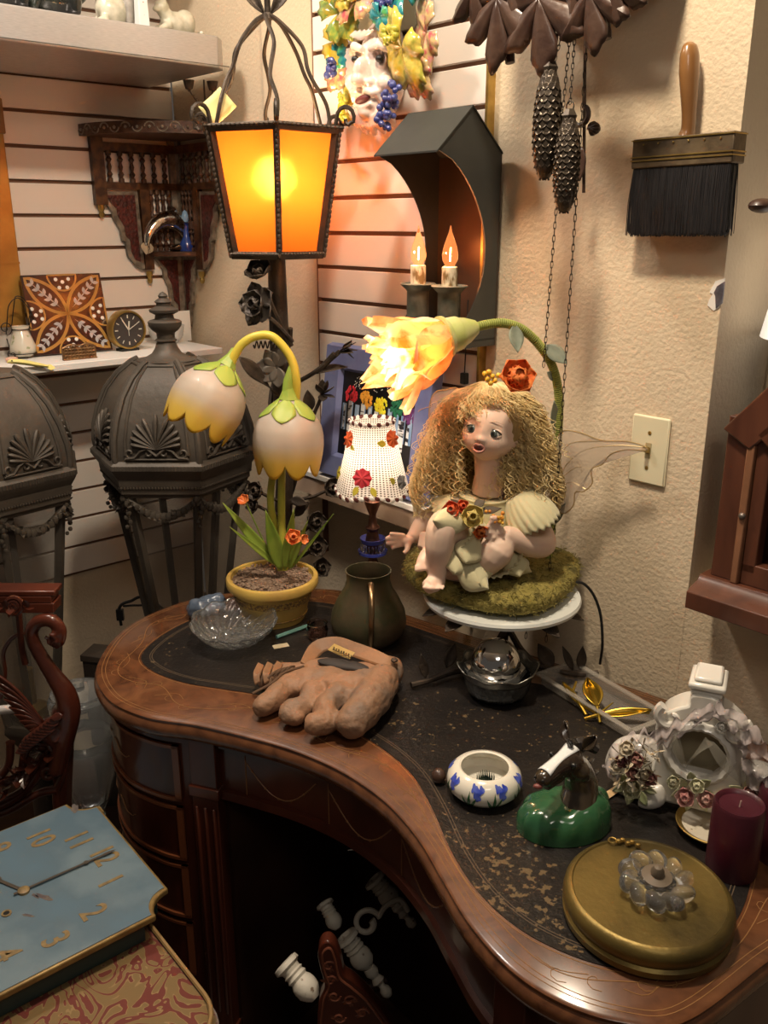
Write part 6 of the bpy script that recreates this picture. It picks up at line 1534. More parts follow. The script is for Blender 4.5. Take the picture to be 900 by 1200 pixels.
m_sage = mat('sage_porcelain_leaf', (.36, .40, .20), .35, c2=(.55, .52, .35), sc_=50)
def roses(list_, par):
    for x, y, z, r, m in list_: bloom('porcelain_rose', V((x, y, z)), r, (x*3, -1, .35), par, m, 3, 5)
roses([(-.008, -.038, .036, .014, m_rosep), (.014, -.038, .040, .013, m_rosep), (.003, -.038, .054, .011, m_rosec), (-.066, -.036, .030, .016, m_rosec), (.058, -.036, .060, .011, m_rosep), (.062, -.038, .044, .011, m_rosep), (-.022, -.036, .050, .010, m_rosec), (.020, -.03, .130, .008, m_porc), (-.006, -.03, .134, .008, m_porc)], pc_)
g = G(); random.seed(8)
for cx_, cz_ in ((0, .042), (-.066, .03), (.06, .05)):
    for i in range(7): a = i*.9; g.leaf(fr((cx_+.008*cos(a), -.030, cz_+.008*sin(a)), (cos(a), -.25, sin(a)), (0, -1, 0)), .020, .011, .1, .2, 6)
obj('porcelain_leaves', g, m_sage, pc_, solid=.001)
# lace and dried roses laid over the case
m_lace = mat('aged_lilac_lace', (.46, .40, .38), .8, alpha=1, c2=(.30, .25, .25), sc_=160, bump=1, bs=150)
m_lace = sheer('aged_lilac_lace_net', (.40, .34, .33), .62, .8)
lc = thing('lace_scarf', 'gathered greyish lace scarf draped over both shoulders of the porcelain clock case', 'lace', T(PP) @ RZ(-.42) @ S(1.17))
def lacef(path, wd):
    C = spl(path, 10); n = len(C)
    def f(u, v):
        i = int(round(u*(n-1))); p = C[i]; t = (C[min(n-1, i+1)]-C[max(0, i-1)]).normalized(); s = t.cross(V((0,-1,0))).normalized(); q = v*2-1; w_ = lerpl(wd, u)/2
        rr_ = .0045*sin(u*n*.95+v*3) + .004*sin(v*14+u*9)
        return p + s*(q*w_*(1+.12*sin(u*n*.8))) + V((0, -.006*(1-q*q) + rr_, .003*sin(u*n*1.3+v*6)))
    return G().grid(f, n, 15)
obj('lace_fold', lacef([(.012, -.030, .150), (-.02, -.040, .126), (-.044, -.046, .108), (-.064, -.046, .096), (-.082, -.044, .072), (-.092, -.040, .046)], [.012, .018, .022, .026, .028, .022]), m_lace, lc, ang=180)
obj('lace_fold', lacef([(.010, -.030, .150), (.035, -.036, .140), (.055, -.040, .118), (.064, -.042, .090), (.080, -.040, .062), (.092, -.036, .028), (.096, -.034, .008)], [.014, .022, .028, .030, .034, .034, .028]), m_lace, lc, ang=180)
m_rib = sheer('cream_organza_ribbon', (.60, .56, .46), .30, .5)
for pts in ([(-.030, -.044, .122), (-.014, -.050, .082)], [(-.014, -.050, .082), (.010, -.046, .118)], [(.010, -.046, .118), (.048, -.050, .074)]):
    a, b_ = V(pts[0]), V(pts[1]); obj('ribbon_loop', G().grid(lambda u, v: a.lerp(b_, u) + V((.0045*(v*2-1), -.003*sin(pi*u), .005*(v*2-1)*sin(u*4))), 8, 4), m_rib, lc, ang=180)
dr = thing('dried_roses', 'bunch of small dried burgundy roses tucked into the lace left of the dial hole', 'dried flowers', T(PP) @ RZ(-.42) @ S(1.17))
m_dried = mat('dried_rose', (.10, .025, .03), .7, c2=(.34, .16, .12), sc_=70); m_dried2 = mat('dried_foliage', (.30, .22, .12), .8, c2=(.55, .48, .36), sc_=70)
for i, (x, y, z, r) in enumerate(((-.074, -.054, .090, .011), (-.062, -.056, .080, .012), (-.078, -.052, .074, .010), (-.056, -.056, .066, .012), (-.066, -.056, .062, .010), (-.046, -.054, .060, .010), (-.084, -.050, .062, .009))):
    bloom('dried_rose_head', V((x, y, z)), r, (random.uniform(-.5,.5), -1, random.uniform(-.2,.7)), dr, m_dried if i % 3 else m_dried2, 3, 5)
g = G()
for i in range(70):
    c = V((random.uniform(-.090, -.040), random.uniform(-.058, -.048), random.uniform(.050, .098))); d = V((random.uniform(-1,1), random.uniform(-1,0), random.uniform(-1,1))); g.tube([c, c+d*.012], .0006, 4); g.leaf(fr(c+d*.008, d), .009, .004, .1, .1, 4)
tag(obj('dried_sprigs', g, m_dried2, dr), kind='stuff')
# ---- little lamp with a woven, flower-trimmed shade
PL = onD(437, 711); FLp = PL.y
lampz0 = ZL; kl = mpp(atF(437, 580, FLp))
lp = thing('woven_shade_lamp', 'small lit table lamp with a black and white woven shade trimmed with felt flowers', 'table lamp', T(PL))
zb1 = Hat(437, 574, PL); zt1 = Hat(440, 493, PL); 
rb1 = 43*kl; rt1 = 25.5*kl
m_copper = mat('antique_copper', (.20, .085, .055), .35, .7, c2=(.10, .045, .03), sc_=30)
zs_ = Hat(437, 588, PL)
pr = [(0,0),(.038,0),(.04,.006),(.03,.014),(.012,.022),(.010,zs_*.25),(.016,zs_*.32),(.010,zs_*.40),(.008,zs_*.55),(.014,zs_*.58)]
z2 = Hat(437, 640, PL); z3 = Hat(437, 620, PL); z4 = Hat(437, 606, PL)
obj('candlestick', G().lathe([(0,0),(.036,0),(.038,.006),(.026,.014),(.011,.022),(.010,z2*.5),(.014,z2*.7),(.009,z2*.8),(.012,z2),(.016,z2+.006),(.011,z3-.004),(.016,z3+.004),(.010,z3+.010),(.0075,z4),(.0075,z4+.006),(.016,zs_-.004),(.016,zs_+.002),(.008,zs_+.006),(0,zs_+.006)], 28), m_copper, lp)
zq = Hat(437, 634, PL)
obj('blue_bobeche', G().lathe([(.010,zq),(.022,zq+.003),(.026,zq+.008),(.027,zq+.007),(.024,zq-.002),(.010,zq-.003)], 32), mat('cobalt_bobeche', (.06, .08, .42), .1, coat=.6), lp)
g = G()
for j in range(20):
    a = 2*pi*j/20; g.ball((.024*cos(a), .024*sin(a), zq-.012), (.0022, .0022, .008), 8)
obj('crystal_drops', g, m_glass, lp)
obj('blue_ring', G().lathe([(.020, zq-.030), (.030, zq-.026), (.031, zq-.020), (.020, zq-.022)], 28), bpy.data.materials['cobalt_bobeche'], lp)
def shp(u): # u from bottom to top, flared square-ish bell
    return rb1*(1-u)**1.25 + rt1*(1-(1-u)**1.25)
def mshade():
    M_ = bpy.data.materials.new('woven_paper_shade'); M_.use_nodes = True; nt = M_.node_tree; N = nt.nodes; L = nt.links; b = N['Principled BSDF']; b.inputs['Roughness'].default_value = .8
    tc = N.new('ShaderNodeTexCoord'); ck_ = N.new('ShaderNodeTexChecker'); mp = N.new('ShaderNodeMapping')
    at = N.new('ShaderNodeAttribute'); at.attribute_name = 'weave'; L.new(at.outputs['Vector'], mp.inputs[0]); mp.inputs['Scale'].default_value = (1, 1, 1)
    w1 = N.new('ShaderNodeTexWave'); w1.inputs['Scale'].default_value = 12; w1.bands_direction = 'X'; L.new(mp.outputs[0], w1.inputs[0])
    w2 = N.new('ShaderNodeTexWave'); w2.inputs['Scale'].default_value = 9; w2.bands_direction = 'Y'; w2.inputs['Distortion'].default_value = 0; L.new(mp.outputs[0], w2.inputs[0])
    mu = N.new('ShaderNodeMath'); mu.operation = 'MULTIPLY'; L.new(w1.outputs['Fac'], mu.inputs[0]); L.new(w2.outputs['Fac'], mu.inputs[1])
    cr = N.new('ShaderNodeValToRGB'); cr.color_ramp.elements[0].position = .42; cr.color_ramp.elements[1].position = .50
    cr.color_ramp.elements[0].color = (.88, .84, .80, 1); cr.color_ramp.elements[1].color = (.07, .035, .03, 1); L.new(mu.outputs[0], cr.inputs[0]); L.new(cr.outputs[0], b.inputs['Base Color'])
    tr = N.new('ShaderNodeBsdfTranslucent'); L.new(cr.outputs[0], tr.inputs[0]); mx = N.new('ShaderNodeMixShader'); mx.inputs[0].default_value = .5
    L.new(b.outputs[0], mx.inputs[1]); L.new(tr.outputs[0], mx.inputs[2]); L.new(mx.outputs[0], N['Material Output'].inputs[0]); return M_
nu, nv = 20, 72
g = G().grid(lambda u, v: (shp(u)*cos(2*pi*v), shp(u)*sin(2*pi*v), zb1+(zt1-zb1)*u + .004*(1-u)*cos(4*2*pi*v)), nu, nv, cv=True)
sh = obj('lamp_shade', g, mshade(), lp, ang=180)
at = sh.data.attributes.new('weave', 'FLOAT_VECTOR', 'POINT')
for i in range(nu):
    for j in range(nv): at.data[i*nv+j].vector = (j/nv*1.55 if j <= nv/2 else (nv-j)/nv*1.55, i/(nu-1)*1.15, 0)
m_trim = mat('striped_braid', (.80, .74, .68), .7, c2=(.10, .03, .02), rp=(.49, .51), sc_=1.0)
for rr_, zz_, nm in ((rb1*1.01, zb1, 'bottom_braid'), (rt1*1.02, zt1, 'top_braid')):
    for half in range(2):
        g = G(); nn = 44 if rr_ > .05 else 30
        for j in range(half, nn, 2): a = 2*pi*j/nn; g.ball((rr_*cos(a), rr_*sin(a), zz_+(.004*cos(4*a) if rr_ > .05 else 0)), (rr_*pi/nn*1.2, .003, .0042), 8, rot=RZ(a+pi/2) @ RY(.6))
        obj(nm, g, m_white if half else bpy.data.materials.get('dark_braid') or mat('dark_braid', (.10, .025, .02), .7), sh)
def fel(a, u, r, m, nm, lobes=8):
    rr_ = shp(u)+.004; d = V((cos(a), sin(a), .25)).normalized(); c = V((rr_*cos(a), rr_*sin(a), zb1+(zt1-zb1)*u)); Mf_ = fr(c, d)
    g = G().grid(lambda p, q: (Mf_ @ V((r*p*cos(2*pi*q)*(1+.09*cos(lobes*2*pi*q)), .004*(1-p)+.0015*cos(lobes*2*pi*q)*p, r*p*sin(2*pi*q)*(1+.09*cos(lobes*2*pi*q))))), 5, 48, cv=True)
    obj(nm, g, m, sh, ang=180)
def fleaf(a, u, da, L_, m):
    rr_ = shp(u)+.002; c = V((rr_*cos(a), rr_*sin(a), zb1+(zt1-zb1)*u)); t = V((-sin(a), cos(a), 0)); d = t*cos(da)+V((0,0,1))*sin(da) + V((cos(a), sin(a), 0))*.2
    obj('felt_leaf', G().leaf(fr(c, d, (cos(a), sin(a), .3)), L_, L_*.55, 0, .15), m, sh, solid=.0008)
m_fr = mat('crimson_felt', (.42, .02, .035), .9, c2=(.55, .05, .06), sc_=60); m_fo = mat('orange_felt', (.66, .13, .03), .9, c2=(.5, .07, .02), sc_=60); m_fy = mat('yellow_green_felt', (.48, .42, .04), .9); m_fg = mat('grey_felt', (.13, .13, .13), .9)
fel(-pi/2-.28, .30, .0185, m_fr, 'felt_flower'); fleaf(-pi/2-.40, .18, -2.0, .022, m_fy); fleaf(-pi/2-.02, .18, -1.1, .022, m_fy)
fel(-pi/2-1.05, .78, .0165, m_fo, 'felt_flower'); fel(-pi/2+.85, .80, .017, m_fo, 'felt_flower'); fleaf(-pi/2+.55, .74, 2.9, .024, m_fy)
fel(-pi/2+.95, .20, .014, m_fg, 'felt_flower', 5); fleaf(-pi/2+.7, .20, 2.4, .022, m_fy); fel(-pi/2-1.35, .28, .013, m_fy, 'felt_flower', 5); fleaf(-pi/2-.9, .7, -.4, .016, m_fy)
o = obj('bulb', G().lathe([(0,-.02),(.008,-.018),(.014,.0),(.014,.012),(.008,.022),(0,.025)], 16, T(0, 0, (zb1+zt1)/2-.01)), mat('white_bulb_glow', (1,.9,.75), .5, emit=8, ec=(1,.80,.55)), lp)
point('shade_lamp_light', tuple(PL + V((0, 0, (zb1+zt1)/2))), .55, (1, .80, .58), .02)
# black cable behind the stand
a = [atF(678, 683, PS.y+.02)-PS, atF(693, 690, PS.y+.03)-PS, atF(703, 720, PS.y+.04)-PS, atF(706, 755, PS.y+.03)-PS, onD(703, 781)-PS+V((0,0,.003))]
# ================================================================ DOLL LAMP on the marble stand
PM = V((PS.x + cxM, PS.y, ZL + zM)); Zm = PM.z
dl = thing('doll_lamp', 'porcelain fairy doll with curly blonde hair sitting on moss under an arched flower lamp', 'doll lamp', T(PM))
FD = PM.y
def DW(px, py, dF=0): return atF(px, py, FD+dF) - PM
def DZ(px, py, h): return onZ(px, py, Zm+h) - PM
m_moss = mat('olive_moss', (.20, .165, .035), .95, c2=(.09, .075, .018), c3=(.28, .23, .06), sc_=38, bump=1.0, bs=130)
hM = .045
MO = [(474,664),(480,680),(500,694),(530,704),(560,711),(595,716),(630,714),(655,703),(672,686),(679,668),(668,653),(640,646),(600,645),(555,646),(515,646),(487,650)]
mo = [DZ(x, y, .020) for x, y in MO]; mo = spl(mo, 5, True); cm = sum(mo, V((0,0,0)))/len(mo)
g = G(); nM = len(mo)
def mossf(u, v):
    i = int(round(v*nM)) % nM; p = mo[i]; a = u*pi
    s = sin(a)**.55; z = hM/2 - cos(a)*hM/2*abs(cos(a))**-.35 if abs(cos(a)) > 1e-3 else hM/2
    z = hM/2 - math.copysign(abs(cos(a))**.6, cos(a))*hM/2
    return (cm.x+(p.x-cm.x)*s, cm.y+(p.y-cm.y)*s, z+.001)
g.grid(mossf, 22, nM, cv=True)
moss = obj('moss_cushion', g, m_moss, dl, ang=180, disp=(.010, .018, 4))
lines = []; random.seed(4)
for i in range(3200):
    u = random.uniform(.15, .97); v = random.random(); p = V(mossf(u, v)); d = V((random.gauss(0,1), random.gauss(0,1), random.gauss(.3,.6))).normalized()
    lines.append([p-d*.001, p+d*.004+V((0,0,.0015)), p+d*.008 + V((random.gauss(0,.002), random.gauss(0,.002), .0))])
tag(curves('moss_fibres', lines, .0005, mat('moss_fibre', (.30, .25, .07), .9, c2=(.14, .115, .03), sc_=60), dl), kind='stuff')
m_skin = mat('bisque_porcelain', (.74, .54, .42), .52, sss=.08, coat=.04, c2=(.74, .51, .40), sc_=9)
# head frame
HC = DW(575, 506, -.01)
az, el, ro = R(25), R(8), R(7)
fwd = V((-sin(az)*cos(el), -cos(az)*cos(el), sin(el))).normalized()
rx_ = (-fwd).cross(V((0,0,1))).normalized(); upv = rx_.cross(-fwd).normalized(); upv = upv if upv.z > 0 else -upv
rx2 = rx_*cos(ro) - upv*sin(ro); up2 = upv*cos(ro) + rx_*sin(ro)
HM = Mx(((rx2.x, fwd.x, up2.x, HC.x), (rx2.y, fwd.y, up2.y, HC.y), (rx2.z, fwd.z, up2.z, HC.z), (0,0,0,1)))
if HM.to_3x3().determinant() < 0: pass
def hp3(x, y, z): return HM @ V((x, y, z))
Hrot = HM.to_3x3().to_4x4()
g = G()
def hb(x, y, z, r): g.ball(hp3(x, y, z), r, 18, rot=Hrot)
def headf(u, v):
    th = pi*(u*.998+.001); a = 2*pi*v; d = V((sin(th)*sin(a), sin(th)*cos(a), cos(th)))
    p = V((d.x*.0455, d.y*.049, d.z*.0505 + .004))
    if p.z < 0: p.x *= 1 + .07*sin(min(1, -p.z/.040)*pi) - .06*(p.z/.05)**4
    def bump(cx, cy, cz, amt, sg, dr):
        nonlocal p
        q = (p - V((cx, cy, cz))).length; p = p + V(dr)*(amt*math.exp(-(q/sg)**2))
    if d.y > 0:
        for s in (-1, 1):
            bump(s*.025, .032, -.022, .0044, .020, (s*.5, .8, -.15)); bump(s*.019, .044, .004, -.0042, .0085, (0, 1, 0))
        bump(0, .030, -.044, .0058, .015, (0, .75, -.45)); bump(0, .044, -.024, .0050, .012, (0, 1, 0)); bump(0, .048, .004, .0022, .006, (0, 1, 0))
        bump(0, .047, -.0085, .0085, .0058, (0, 1, -.1))
        for s in (-1, 1): bump(s*.0055, .050, -.0105, .0028, .0038, (s*.5, .8, 0))
        bump(0, .040, .030, .0028, .022, (0, 1, .3)); bump(0, .048, -.0330, -.0022, .005, (0, 1, 0))
    return HM @ p
g.grid(headf, 64, 96, cv=True)
g.f.append(tuple(range(0, 96))); g.f.append(tuple(63*96+k for k in range(95, -1, -1)))
for s in (-1, 1): hb(s*.0450, -.002, -.006, (.004, .008, .011))
# neck and trunk
nk = DW(573, 556, .0)
g.tube([hp3(0, -.010, -.022), nk, DW(572, 576, .005)], [.028, .0245, .030], 16)
g.ball(DW(572, 590, .01), (.052, .030, .022), 18); g.ball(DW(568, 612, .01), (.044, .032, .034), 18); g.ball(DW(565, 635, .015), (.045, .038, .026), 18)
# viewer-right arm, bent, hand in front of the waist
g.ball(DW(613, 594, .005), .022, 14)
g.tube(spl([DW(613, 596, .005), DW(632, 620, -.01), DW(637, 638, -.035), DW(620, 638, -.055), DW(602, 630, -.07), DW(590, 624, -.078)], 5), [.019, .0205, .0215, .0215, .018, .0125], 14)
hd_ = DW(582, 622, -.085); g.ball(hd_, (.014, .012, .011), 14)
for i, (ex, ey) in enumerate(((571, 613), (568, 619), (570, 626), (574, 632))):
    k0 = DW(583, 614+i*5, -.088); k1 = DW(ex+3, ey-2, -.100); k2 = DW(ex, ey+4, -.098); g.tube([k0, k1, k2, DW(ex+7, ey+6, -.09)], [.0052, .0047, .0042, .0034], 8)
g.tube([DW(586, 613, -.088), DW(580, 607, -.096), DW(574, 607, -.100)], [.006, .0052, .0042], 8)
# viewer-left arm reaching back to the left, open hand
g.ball(DW(532, 595, .01), .020, 14)
g.tube(spl([DW(533, 597, .01), DW(512, 606, .015), DW(500, 612, .01), DW(490, 624, .0), DW(483, 632, -.01)], 5), [.020, .021, .021, .017, .0115], 14)
g.ball(DW(476, 633, -.012), (.015, .012, .0085), 14)
for (x, y), r in zip(((456, 625), (451, 631), (452, 637), (458, 643)), (.0042, .0046, .0046, .0042)):
    g.tube([DW(474, 628+(y-625)*.5, -.014), DW((x+472)/2, y*.75+630*.25, -.020), DW(x, y, -.022)], [.0055, r*1.05, r*.8], 8)
g.tube([DW(479, 637, -.018), DW(477, 645, -.028), DW(473, 649, -.032)], [.006, .005, .0038], 8)
# legs: near leg knee up, shin down, foot on the moss edge
g.tube(spl([DW(552, 640, .0), DW(534, 622, -.05), DW(520, 617, -.085), DW(515, 640, -.090), DW(513, 662, -.085), DW(512, 676, -.085)], 6), [.034, .032, .027, .0245, .018, .0155], 16)
g.ball(DW(521, 616, -.084), .027, 16)
ank = DW(512, 678, -.085); g.ball(ank, .0155, 14); g.tube([ank, DW(508, 684, -.095), DW(501, 688, -.108)], [.0165, .0155, .0125], 12)
for i in range(5):
    x0 = 497.5 + i*5.2; g.tube([DW(x0+2, 686, -.108), DW(x0-.5, 691 - (0 if i else 1), -.118)], [.0048-(i*.0004), .0042-(i*.0004)], 8)
# second leg: round knee to the right, foot showing behind the first shin
g.tube(spl([DW(560, 645, .0), DW(575, 640, -.045), DW(581, 646, -.085), DW(560, 664, -.06), DW(530, 668, -.045), DW(503, 655, -.055)], 6), [.033, .031, .029, .024, .019, .015], 16)
g.ball(DW(581, 646, -.083), .0295, 16)
ft = DW(501, 652, -.062); g.ball(ft, .015, 12); g.tube([ft, DW(496, 661, -.075), DW(494, 666, -.08)], [.015, .013, .0105], 12)
for i in range(4): g.tube([DW(489+i*3.4, 662, -.082), DW(488+i*3.6, 670-i*.6, -.088)], [.0046, .0042], 8)
g.tube([DW(505, 628, -.03), DW(499, 645, -.045)], [.02, .016], 12)
doll = obj('doll_body', g, m_skin, dl, remesh=.0024, rsm=5)
# eyes, lids, brows, mouth
m_eye = mat('eye_white', (.62, .60, .55), .12, coat=1); m_iris = mat('grey_iris', (.06, .075, .07), .15, coat=1, c2=(.12, .14, .12), sc_=500); m_lash = mat('lash_brown', (.035, .02, .012), .6)
for s in (-1, 1):
    c = (s*.0188, .0350, .0035)
    e = obj('eye', G().ball(hp3(*c), (.0108, .0100, .0090), 20, rot=Hrot), m_eye, doll)
    look = V((-.06, 1, .05)).normalized(); pc3 = V(c) + look*.0102*.94
    Mi = fr(hp3(*(V(c)+look*.0066)), Hrot @ look) 
    obj('iris', G().lathe([(0,.0047),(.0034,.0043),(.0062,.0030),(.0067,.0022)], 24, Mi @ RX(-pi/2)), m_iris, e, ang=180)
    obj('pupil', G().lathe([(0,.0051),(.0026,.0050),(.0031,.0044)], 20, Mi @ RX(-pi/2)), m_black, e)
    g = G(); gl2 = G(); ec = V(c) + V((0, -.0005, 0)); R3 = .01155
    def lidp(azd, eld, rr=R3):
        a_, e_ = R(azd), R(eld); return hp3(ec.x + rr*sin(a_)*cos(e_)*1.08, ec.y + rr*cos(a_)*cos(e_)*.97, ec.z + rr*sin(e_)*.90)
    eu = lambda az_: 35*max(0, cos(R(az_*1.32)))**.7 + 1; el_ = lambda az_: -34*max(0, cos(R(az_*1.32)))**.8 - 1
    g.grid(lambda u, v: lidp(-74+148*v, eu(-74+148*v) + (88-eu(-74+148*v))*u), 6, 21)
    g.grid(lambda u, v: lidp(-74+148*v, el_(-74+148*v) + (-88-el_(-74+148*v))*u), 6, 21)
    up = [lidp(-68+136*i/14, eu(-68+136*i/14), R3+.0003) for i in range(15)]; lo = [lidp(-62+124*i/14, el_(-62+124*i/14), R3+.0002) for i in range(15)]
    gl2.tube(up, [.0004, .0010, .0012, .0011, .0005], 6); gl2.tube(lo, .0002, 4)
    for i in range(1, 14): gl2.tube([up[i], up[i] + Hrot @ V(((i-7)*.0004, .0030, .0028))], [.0003, .0001], 4)
    for i in range(2, 13, 2): gl2.tube([lo[i], lo[i] + Hrot @ V(((i-7)*.0003, .0018, -.0024))], [.0002, .0001], 4)
    obj('eyelid', g, m_skin, doll, ang=180, solid=.0008); obj('eyelashes', gl2, m_lash, doll)
    obj('eyebrow', G().tube([hp3(s*.0090, .0470, .0205), hp3(s*.0185, .0452, .0238), hp3(s*.0290, .0385, .0212)], [.0004, .0008, .0003], 6, flat=.5), mat('brow_brown', (.44, .27, .16), .7) if s < 0 else bpy.data.materials['brow_brown'], doll)
g = G(); m_lip = mat('rose_lip', (.40, .17, .13), .5, coat=.1)
lp_ = [hp3(.0090*cos(a)*(1-.12*(sin(a) > 0)), .0512 - .0022*abs(cos(a))**2*2, -.0238 + .0062*sin(a) - (.0012 if abs(cos(a)) < .25 and sin(a) > 0 else 0)) for a in [2*pi*i/28 for i in range(28)]]
g.tube(lp_, [.0025]*28, 8, closed=True); obj('lips', g, m_lip, doll, ang=180)
obj('mouth_opening', G().ball(hp3(0, .0495, -.0238), (.0080, .0032, .0052), 14, rot=Hrot), mat('dark_mouth', (.05, .008, .006), .4), doll)
g = G()
for s in (-1, 1): g.ball(hp3(s*.0026, .0560, -.0128), (.0012, .0010, .0008), 8)
obj('nostrils', g, mat('nostril_shade', (.30, .10, .07), .6), doll)
# dress: bodice, puffed frilled sleeve, petal skirt
m_dress = mat('cream_chiffon', (.72, .67, .42), .75, c2=(.68, .61, .36), sc_=10, sheen=.4, bump=.15, bs=200, tl=.15)
g = G(); g.tube([DW(571, 581, .003), DW(569, 596, .003), DW(567, 614, .004), DW(565, 638, .010)], [.0465, .052, .050, .054], 22, flat=.74, up=(0,-1,0)); bod = obj('bodice', g, m_dress, doll, disp=(.004, .02, 2))
g = G().tube([DW(571, 581, .003)+V((.0475*cos(a), .0352*sin(a), .003*cos(2*a))) for a in [2*pi*i/40 for i in range(40)]], .0022, 6, closed=True); obj('neck_trim', g, m_dress, doll)
def sleeve(c0, c1, r0, r1, nm='puffed_sleeve'):
    A, B_ = DW(*c0), DW(*c1); M0 = Mx.Translation(A) @ (B_-A).to_track_quat('Z', 'Y').to_matrix().to_4x4(); L_ = (B_-A).length
    def f(u, v):
        a = 2*pi*v; r = r0+(r1-r0)*sin(u*pi*.62)**.8; r *= 1+(.012+.020*u)*cos(a*21+3*u) + .03*cos(a*5)*u; fr_ = .0028*u*u*u*cos(a*23) + .004*u*cos(a*3)
        return (r*cos(a), r*sin(a)*.85, L_*u + fr_)
    obj(nm, G().grid(f, 14, 110, M0, cv=True), m_dress, doll, solid=.0012, ang=180)
sleeve((606, 580, -.02), (631, 620, -.040), .024, .049)
sleeve((562, 640, -.005), (580, 650, -.080), .046, .046, 'skirt_hem')
sleeve((556, 634, -.01), (529, 619, -.072), .041, .042, 'skirt_hem')
sleeve((535, 590, -.005), (512, 606, -.005), .022, .034)
g = G()
g.ball(DW(563, 640, -.005), (.056, .048, .030), 18)
g.tube(spl([DW(556, 634, -.01), DW(541, 622, -.04), DW(531, 620, -.06)], 4), [.040, .036, .031], 14)
g.tube(spl([DW(566, 640, -.01), DW(574, 640, -.035), DW(577, 645, -.052)], 4), [.040, .036, .033], 14)
g.ball(DW(550, 664, -.040), (.050, .030, .022), 16); g.ball(DW(590, 660, -.02), (.032, .03, .018), 14)
obj('skirt', g, m_dress, doll, remesh=.004, rsm=6, disp=(.006, .022, 2))
for (a, b_, wd, bend, nn) in (((545, 628, -.075), (533, 672, -.115), .055, .0, 0), ((552, 640, -.085), (563, 686, -.110), .065, .10, 0), ((530, 660, -.10), (572, 690, -.112), .045, .1, 0), ((600, 645, -.06), (609, 676, -.075), .045, .05, 0), ((592, 655, -.065), (622, 670, -.05), .032, .05, 0), ((560, 625, -.09), (545, 660, -.112), .05, .05, 0), ((528, 622, -.11), (506, 636, -.07), .035, .1, 0), ((560, 612, -.095), (508, 610, -.115), .045, .02, 0)):
    A, B_ = DW(*a), DW(*b_); d = B_-A
    obj('skirt_petal', G().leaf(fr(A, d, (0, -1, .35)), d.length, wd, bend, -.25, 14, peak=.6, curl=.15), m_dress, doll, solid=.0015, ang=180)
# corsage at the waist
m_red = mat('red_silk_petal', (.50, .045, .015), .6, c2=(.68, .12, .03), sc_=60, tl=.2); m_yp = mat('yellow_silk_petal', (.66, .52, .16), .6, c2=(.50, .22, .06), rp=(.55, .7), sc_=50, tl=.2)
m_orr = mat('orange_silk_petal', (.72, .13, .02), .6, c2=(.78, .26, .06), sc_=45, tl=.25)
bloom('red_flower', DW(530, 598, -.088), .018, (-.3, -1, .5), dl, m_red, 2, 5); bloom('red_flower', DW(541, 594, -.085), .014, (.2, -1, .5), dl, m_red, 2, 5)
bloom('yellow_flower', DW(553, 604, -.098), .024, (0, -1, .25), dl, m_yp, 2, 5); bloom('orange_flower', DW(562, 620, -.094), .016, (.2, -1, -.3), dl, m_orr, 2, 5)
for a, b_ in (((560, 600), (583, 598)), ((556, 594), (566, 588)), ((545, 600), (530, 588))):
    A, B_ = DW(*a, -.088), DW(*b_, -.080); obj('dark_leaf', G().leaf(fr(A, B_-A, (0, -.6, 1)), (B_-A).length*1.2, .016, .1, .2), mat('dark_silk_leaf', (.07, .05, .03), .6) if a[0] == 560 else bpy.data.materials['dark_silk_leaf'], dl, solid=.001)
g = G(); random.seed(2)
for i in range(16): g.ball(DW(578+random.uniform(-9, 12), 606+random.uniform(-7, 8), -.095+random.uniform(-.006, .004)), random.uniform(.0026, .0038), 10)
tag(obj('berries', g, mat('orange_berry', (.68, .20, .03), .35, c2=(.7, .42, .05), sc_=70, coat=.3), dl), kind='stuff')
# hair
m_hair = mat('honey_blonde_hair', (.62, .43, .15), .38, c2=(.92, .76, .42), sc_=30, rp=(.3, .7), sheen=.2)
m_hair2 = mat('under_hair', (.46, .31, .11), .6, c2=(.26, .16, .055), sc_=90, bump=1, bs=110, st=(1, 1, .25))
topH = DW(572, 452, .0); CX = DW(574, 500, .012); faz = math.atan2(fwd.y, fwd.x)
env = [.016, .056, .074, .083, .089, .094, .099, .104, .108, .112, .116, .118, .116, .110]   # half width every 16 mm below the crown
def wh(h): return lerpl(env, min(1, max(0, h/.215)))
def adiff(a, b_): return (a-b_+pi) % (2*pi) - pi
g = G(); nv2 = 64; nu2 = 22
def mass(u, v):
    ph = faz + .78 + (2*pi-1.56)*v; h = .008 + .195*u; w_ = wh(h)*.64*(1+.05*cos(ph*9+h*60)); return (CX.x + w_*cos(ph), CX.y + .010 + w_*.52*sin(ph) , topH.z - h)
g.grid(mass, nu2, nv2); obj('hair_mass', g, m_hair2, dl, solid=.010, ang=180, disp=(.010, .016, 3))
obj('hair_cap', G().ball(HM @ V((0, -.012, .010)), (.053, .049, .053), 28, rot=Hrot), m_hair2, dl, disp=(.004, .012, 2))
random.seed(12); lines = []
